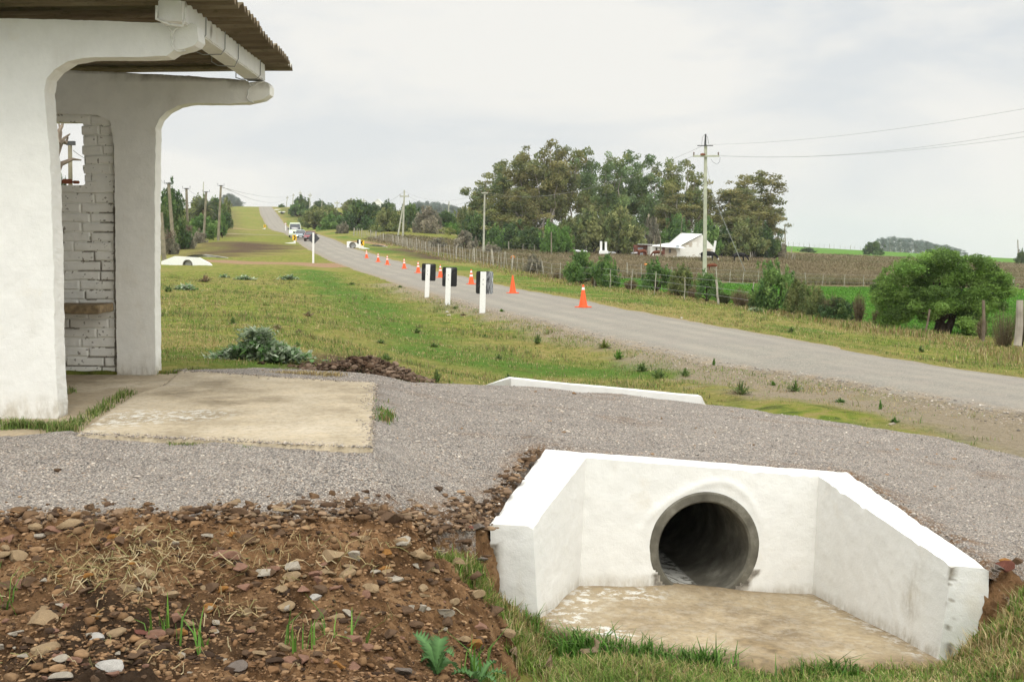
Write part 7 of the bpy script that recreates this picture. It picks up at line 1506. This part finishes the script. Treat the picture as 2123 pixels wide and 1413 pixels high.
NR = [(470,1160,52,'pink',0,'rounded pinkish stone near the middle of the dug earth'),(688,1158,58,'tan',1,'large tan stone with a dark crack, right of the middle of the earth'),(90,1293,76,'tan',2,'wide flat tan stone at the left of the dug earth'),(512,1118,50,'brown',3,'brown flat stone at the upper edge of the earth'),(478,1112,26,'orange',4,'small bright orange stone at the upper edge of the earth'),
      (868,1158,46,'tan',5,'heart-shaped tan stone at the grass edge'),(828,1128,48,'tan',6,'pale tan stone on the right shoulder of the earth'),(750,1122,44,'tan',7,'tan slab stone left of the pale shoulder stone'),(795,1180,32,'orange',8,'orange-tan stone below the pale shoulder stone'),(655,1240,26,'white',9,'white lump in the middle of the bare soil'),(232,1388,62,'white',10,'white rough stone at the bottom left'),(485,1385,50,'grey',11,'grey-tan oval stone at the bottom of the earth'),
      (195,1325,38,'white',12,'white stone left of the dark soil'),(98,1350,56,'tan',13,'tan stone with white crust at the lower left'),(990,1240,44,'tan',14,'tall leaning tan slab at the edge by the culvert wing'),(1025,1275,52,'brown',15,'broad brown slab touching the grass by the culvert'),(875,1266,44,'pale',16,'pale flat stone, left of a pair near the right edge'),(918,1272,46,'pale',17,'pale flat stone, right of a pair near the right edge'),(678,1190,40,'tan',18,'triangular tan stone below the large cracked one'),
      (826,1395,50,'grey',19,'dark grey block beside the thistle'),(110,1105,52,'pink',20,'flat pinkish stone at the upper left of the earth'),(140,1090,58,'tan',21,'long tan slab at the upper left gravel edge'),(808,1078,66,'brown',22,'long brown clod-covered slab on the gravel edge'),(790,1065,34,'brown',23,'dark clod leaning on the long slab'),(492,1068,40,'brown',24,'dark earth clod lying on the gravel'),(585,1060,34,'tan',25,'tan angular stone lying on the gravel'),(616,1056,22,'tan',26,'small tan stone right of the angular one on the gravel'),(518,1062,18,'brown',27,'small dark clod on the gravel'),
      (490,1040,24,'tan',28,'small tan stone farther up on the gravel'),(727,1047,22,'brown',29,'dark pebble on the gravel right of the tan stones'),(120,978,24,'brown',30,'single brown stone on the gravel before the slab'),(628,1032,18,'brown',31,'small brown cone-shaped clod on the gravel'),(995,1112,42,'grey',32,'dark flat stone wedged beside the culvert wing'),(975,1100,24,'red',33,'reddish chip left of the culvert wing'),(1340,818,14,'orange',34,'orange stone on the gravel before the far headwall'),(1190,816,10,'orange',35,'small orange stone left of the other on the gravel'),(1462,831,11,'red',36,'reddish stone at the right end of the far headwall'),
      (2078,1199,44,'red',37,'reddish-brown rounded stone behind the right wing end'),(2070,1180,28,'grey',38,'grey stone above the reddish one behind the right wing'),(2088,1165,30,'orange',39,'orange-brown stone at the right gravel edge'),(245,1142,0,'',0,''),(1080,995,14,'brown',40,'dark chip beside the back corner of the left wing'),(1030,1040,10,'brown',41,'small dark chip left of the wing'),(800,1368,26,'pink',42,'pink stone left of the thistle'),(760,1345,28,'pink',43,'pink stone in dark soil near the bottom'),(290,1315,32,'red',44,'reddish stone beside the white lumps'),(470,1030-0,0,'',0,''),(545,1280,40,'tan',45,'tan lump in front of the pale root'),(1048,1318,36,'tan',46,'tan stone in the grass at the foot of the dug earth'),(985,1195,34,'brown',47,'brown slab on the edge of the dug earth above the leaning slab'),(955,1165,30,'tan',48,'tan stone at the top of the small grass patch edge'),(700,1225,30,'pink',49,'pinkish stone just right of the white lump'),(590,1345,34,'tan',50,'tan stone low in the middle of the earth'),(350,1240,38,'tan',51,'tan stone beside the straw'),(270,1180,34,'pink',52,'pinkish slab among the straw'),(30,1160,44,'tan',53,'tan stone at the far left of the earth'),(560,1190,36,'brown',54,'brown stone in the middle of the earth'),(2100,1215,30,'brown',55,'brown stone right of the reddish one at the right edge'),(2060,1230,26,'grey',56,'grey stone below the reddish one beside the right wing'),(1003,1135,28,'brown',57,'brown stone against the side of the left wing'),(1000,1160,22,'grey',58,'small grey stone low against the side of the left wing')]
for u, v, w, kd, vr, lb in NR:
    if w: put_rock(u, v, w, kd, vr, lb, 'stones lying on the dug earth and gravel', rz_=random.uniform(-.5, .5))
rr = random.Random(77); cnt = 0; kinds = ['tan', 'pink', 'brown', 'tan', 'brown', 'tan', 'pale', 'pink', 'brown', 'pink', 'tan', 'orange', 'pale', 'brown']
while cnt < 235:
    u = rr.uniform(0, 1010); v = 1085 + 325 * rr.random() ** .9
    if not inpoly(np.array([P(u, v, 1).x]), np.array([1.]), [(P(a, b2, 1).x, 1.) for a, b2 in ((0, 0),)])[0] and v < np.interp(u, [0, 300, 550, 860, 1000], [1088, 1098, 1110, 1110, 1290]): continue
    p = surf(u, v)
    if sdpoly(np.array([p.x]), np.array([p.y]), EARTHXY)[0] > -.04: continue
    put_rock(u, v, rr.choice([13, 16, 18, 22, 26, 30, 36, 42]) * (1.15 if v < 1200 else 1), rr.choice(kinds), cnt % 24, 'small angular stone half sunk in the dug earth', 'small stones half sunk in the dug earth', rz_=rr.uniform(0, 6.28)); cnt += 1
for u, v, w, kd, lb in ((928,655,15,'pale','pale broken stone on the grass below the middle sign post'),(925,648,11,'white','white stone chip on the grass below the middle sign post'),(1412,660,9,'white','white stone on the far road edge'),(1850,880,18,'pale','pale stone on the shoulder at the gravel edge'),(1990,700,8,'pale','pale stone on the right verge'),(955,655,6,'pale','pale chip right of the broken stone')):
    p = G(u, v, y0=9.5); s_ = w * p.y / FPX / 2; o = link('stone', rock(kd, 50 + w), None, None, (p.x, p.y, p.z + .01)); o.scale = (s_, s_, s_ * .8); setp(o, lb, 'stone')
def rubble(name, n, gen, size, pal, lb, cat, seed, sub=1, m='stone', sink=.2, flat=.7):
    rg = np.random.default_rng(seed); x, y, z = gen(rg, n); n = len(x); bases = []
    for q_ in range(6):
        me = rock_mesh(500 + q_, .75, sub, 5); A = np.array([v.co for v in me.vertices]); F = np.array([tuple(p.vertices) for p in me.polygons]); bases.append((A, F)); bpy.data.meshes.remove(me)
    Vs, Fs, Ts, off = [], [], [], 0; pal = np.array(pal)
    for q_ in range(6):
        idx = np.arange(q_, n, 6); A, F = bases[q_]; k_ = len(idx); s_ = size[0] * (size[1] / size[0]) ** (rg.random(k_) ** 2.2); a = rg.uniform(0, 6.28, k_); ca, sa = np.cos(a), np.sin(a)
        an = rg.uniform(.45, 1.35, (k_, 3)); B = A[None] * an[:, None, :] * s_[:, None, None]; B[:, :, 2] *= flat; X_ = B[:, :, 0] * ca[:, None] - B[:, :, 1] * sa[:, None]; Y_ = B[:, :, 0] * sa[:, None] + B[:, :, 1] * ca[:, None]
        Vq = np.stack([X_ + x[idx][:, None], Y_ + y[idx][:, None], B[:, :, 2] + z[idx][:, None] + s_[:, None] * (.32 - sink)], 2).reshape(-1, 3); Fq = (F[None] + (np.arange(k_) * len(A))[:, None, None]).reshape(-1, 3) + off; off += len(Vq)
        c = pal[rg.integers(0, len(pal), k_)] * rg.uniform(.75, 1.25, k_)[:, None]; Vs.append(Vq); Fs.append(Fq); Ts.append(np.repeat(c, len(A), axis=0))
    return setp(link(name, npmesh(name, np.vstack(Vs), np.vstack(Fs), tint=np.vstack(Ts)), M[m]), lb, cat, kind='stuff')
def gen_pad(rg, n):
    x, y = wedge(n, 5.4, 12.3, -.5, .5, rg); k_ = (sdpoly(x, y, PADXY) < -.01) & (slabd(x, y) > .03); x, y = x[k_], y[k_]; return x, y, padz(x, y)
def slabd(x, y): return np.minimum(sdpoly(x, y, [(p.x, p.y) for p in SL_FRONT]), sdpoly(x, y, [(p.x, p.y) for p in SL_BACK]))
rubble('loose_gravel', 75000, gen_pad, (.0055, .013), [tuple(c_ * 1.12 for c_ in p) for p in GP] + [(.36, .33, .31), (.40, .24, .12)][:1], 'loose crushed gravel chips on the crossing', 'gravel', 301, 1)
def gen_slab(rg, n):
    t = rg.random(n) * 3; i = np.minimum(t.astype(int), 2); f = t - i; X_ = np.array([q.x for q in SL_FRONT[:4]]); Y_ = np.array([q.y for q in SL_FRONT[:4]]); x = X_[i] * (1 - f) + X_[i + 1] * f + rg.normal(size=n) * .055; y = Y_[i] * (1 - f) + Y_[i + 1] * f + rg.normal(size=n) * .055
    return x, y, np.maximum(padz(x, y), np.where(slabd(x, y) < 0, SLABZ + .004, -9))
rubble('spilled_gravel', 5200, gen_slab, (.005, .013), GP, 'gravel chips spilled along the edges of the concrete slab', 'gravel', 313, 1)
rubble('coarse_gravel', 700, gen_pad, (.010, .026), GP + [(.42, .25, .12), (.30, .20, .12)], 'coarser stones scattered over the gravel crossing', 'gravel', 312, 2)
def gen_earth(rg, n):
    x, y = wedge(n, 4.2, 7.1, -.48, .05, rg); k_ = (sdpoly(x, y, EARTHXY) < -.0); x, y = x[k_], y[k_]; return x, y, earthz(x, y)
rubble('soil_crumbs', 26000, gen_earth, (.004, .019), [(.24, .135, .068), (.18, .10, .050), (.30, .18, .092), (.10, .058, .030), (.38, .24, .13)], 'crumbly brown soil clods of the dug earth', 'soil', 302, 2)
def gen_edge(rg, n):
    a = np.array([(P(u, v, 1), 0)[0] for u, v in ((0, 0),)]); pts = [P(*q) for q in [(0,1076,5.64),(300,1084,5.78),(550,1096,5.95),(850,1092,6.25),(1000,1088,6.75)]] ; t = rg.random(n) * 4; i = np.minimum(t.astype(int), 3); f = t - i; X_ = np.array([p.x for p in pts]); Y_ = np.array([p.y for p in pts]); x = X_[i] * (1 - f) + X_[i + 1] * f + rg.normal(size=n) * .05; y = Y_[i] * (1 - f) + Y_[i + 1] * f + rg.normal(size=n) * .10
    return x, y, np.maximum(padz(x, y) * (sdpoly(x, y, PADXY) < .1) + -9 * (sdpoly(x, y, PADXY) >= .1), earthz(x, y) * (sdpoly(x, y, EARTHXY) < .1) - 9 * (sdpoly(x, y, EARTHXY) >= .1)).clip(.3, 3)
rubble('edge_rubble', 1300, gen_edge, (.008, .045), [(.16, .095, .05), (.24, .16, .10), (.30, .21, .13), (.10, .06, .035)], 'earth clods and stone chips strewn over the gravel edge', 'rubble', 303, 2)
def gen_wing(rg, n):
    n2 = n // 2; t = rg.random(n2); x = OT[0].x * (1 - t) + OT[1].x * t - np.abs(rg.normal(size=n2)) * .05 - .02; y = OT[0].y * (1 - t) + OT[1].y * t - .0 + rg.normal(size=n2) * .03; x2 = OT[0].x - .08 - np.abs(rg.normal(size=n - n2)) * .07; y2 = OT[0].y + rg.normal(size=n - n2) * .10 - .02; x = np.concatenate([x, x2]); y = np.concatenate([y, y2])
    z = np.where(sdpoly(x, y, PADXY) < .3, padz(x, y) - .75 * np.maximum(sdpoly(x, y, PADXY), 0), groundz(x, y)); return x, y, np.maximum(z, groundz(x, y))
rubble('wing_rubble', 700, gen_wing, (.006, .045), [(.13, .08, .045), (.20, .13, .08), (.30, .20, .12), (.08, .05, .03)], 'dark clods and chips heaped against the left wing of the culvert', 'rubble', 304, 2)
def gen_heap(rg, n):
    c = np.array([P(770, 778, 12.2).x, 12.2]); x = c[0] + rg.normal(size=n) * .33; y = c[1] + rg.normal(size=n) * .28; h = .16 * np.exp(-((x - c[0]) / .38) ** 2 - ((y - c[1]) / .35) ** 2); return x, y, groundz(x, y) + h * rg.uniform(.6, 1, n)
rubble('earth_heap', 2600, gen_heap, (.007, .060), [(.10, .060, .036), (.07, .042, .026), (.15, .10, .065), (.24, .17, .12)], 'small heap of dark earth and stones behind the gravel', 'soil', 305, 2)
def gen_road(rg, n):
    y = np.exp(rg.uniform(math.log(13), math.log(45), n)); l, r_ = road_lr(y); x = l + rg.normal(size=n) * .35 - .1; return x, y, np.maximum(groundz(x, y), np.where(x > l, rz(y) + .01, -9))
rubble('shoulder_gravel', 9000, gen_road, (.010, .028), GP, 'loose gravel spilled along the near edge of the road', 'gravel', 306, 1)
rubble('soil_clods', 4200, gen_earth, (.009, .036), [(.19, .105, .050), (.14, .078, .038), (.24, .14, .068), (.06, .036, .022), (.29, .18, .095)], 'larger crumbling clods of brown soil on the dug earth', 'soil', 311, 2, sink=.1)
# dry straw and roots on the earth
rg = np.random.default_rng(14); mbv, mbf, T_ = [], [], []
for cu, cv, n, su, sv_, L0_ in ((300,1150,90,70,30,.16),(210,1205,90,80,22,.14),(480,1170,34,90,25,.18),(640,1150,40,90,30,.12),(400,1260,18,160,50,.14),(460,1275,14,30,14,.12),(700,1300,24,200,50,.08),(150,1380,16,120,25,.1),(560,1140,24,200,20,.12)):
    for i in range(n):
        u, v = cu + rg.normal() * su, cv + rg.normal() * sv_
        if not (0 < u < 1000 and 1095 < v < 1410): continue
        p = surf(u, v); a = rg.uniform(0, 6.28); L = L0_ * rg.uniform(.4, 1.4); c0 = np.array(p); c_ = np.array([(.42, .32, .16), (.34, .25, .12), (.50, .41, .24), (.26, .24, .10)][rg.integers(4)]); k0 = len(mbv); w = .0016
        bend = rg.normal() * 1.2
        for j in range(7): f = j / 6; q_ = c0 + np.array([math.cos(a + bend * f) * L * f, math.sin(a + bend * f) * L * f * .8, .01 + .035 * math.sin(math.pi * f) * rg.uniform(.2, 1.6)]); q_[2] = max(q_[2], p.z + .006); s_ = np.array([-math.sin(a), math.cos(a), .7]) * w; mbv += [q_ - s_, q_ + s_]; T_ += [c_, c_]
        mbf += [(k0 + 2 * j, k0 + 2 * j + 1, k0 + 2 * j + 3, k0 + 2 * j + 2) for j in range(6)]
setp(link('straw', npmesh('straw', mbv, mbf, tint=T_), M['straw']), 'pale dry straw and roots lying on the dug earth', 'straw', kind='stuff')
# dry leaves on the grass by the apron
for i, (u, v, Y_, lb) in enumerate(((1180,1305,6.6,'curled dry leaf standing at the left end of the apron'),(1065,1355,6.1,'dry brown leaf in the grass left of the apron'),(1130,1362,6.1,'crumpled pale leaf in the grass before the apron'),(1225,1350,6.35,'small dry leaf at the apron edge'))):
    p = P(u, v, Y_); p.z = float(groundz(np.array([p.x]), np.array([p.y]))[0]) + .04; V, F = [], []
    for a in range(9):
        for b2 in range(5): f, g = a / 8, b2 / 4 - .5; w = .035 * math.sin(math.pi * min(1, f * .95 + .05)); V.append(((f - .5) * .11, g * 2 * w, .02 * math.cos(g * 5) + .03 * math.sin(f * 5 + i)))
    me = npmesh('dry_leaf', V, grid_faces(9, 5), smooth=True, tint=np.tile(np.array([(.36, .26, .17)]), (45, 1))); o = link('dry_leaf', me, M['blade'], None, p); o.rotation_euler = (.5, .3 * i, 1.2 * i); setp(o, lb, 'leaf')
# ---------------------------------------------------------------- air
gx0, gx1 = float(X.min()) - 5, float(X.max()) + 5; gy0, gy1 = float(Y_all0) - 5, float(Y_all1) + 5
hb = MB().box(((gx0 + gx1) / 2, (gy0 + gy1) / 2, (zlo - 1 + 52) / 2), (gx1 - gx0, gy1 - gy0, 52 - zlo + 1))
hm = bpy.data.materials.new('haze'); hm.use_nodes = True; ht = hm.node_tree; ht.nodes.remove(ht.nodes['Principled BSDF']); pv = ht.nodes.new('ShaderNodeVolumePrincipled')
pv.inputs['Color'].default_value = (.93, .95, 1.0, 1); pv.inputs['Density'].default_value = .00016; pv.inputs['Anisotropy'].default_value = .2; ht.links.new(pv.outputs[0], ht.nodes['Material Output'].inputs['Volume'])
setp(hb.build('haze', hm), 'thin pale haze over the far fields and hills', 'haze', kind='stuff')
S.cycles.volume_bounces = 1
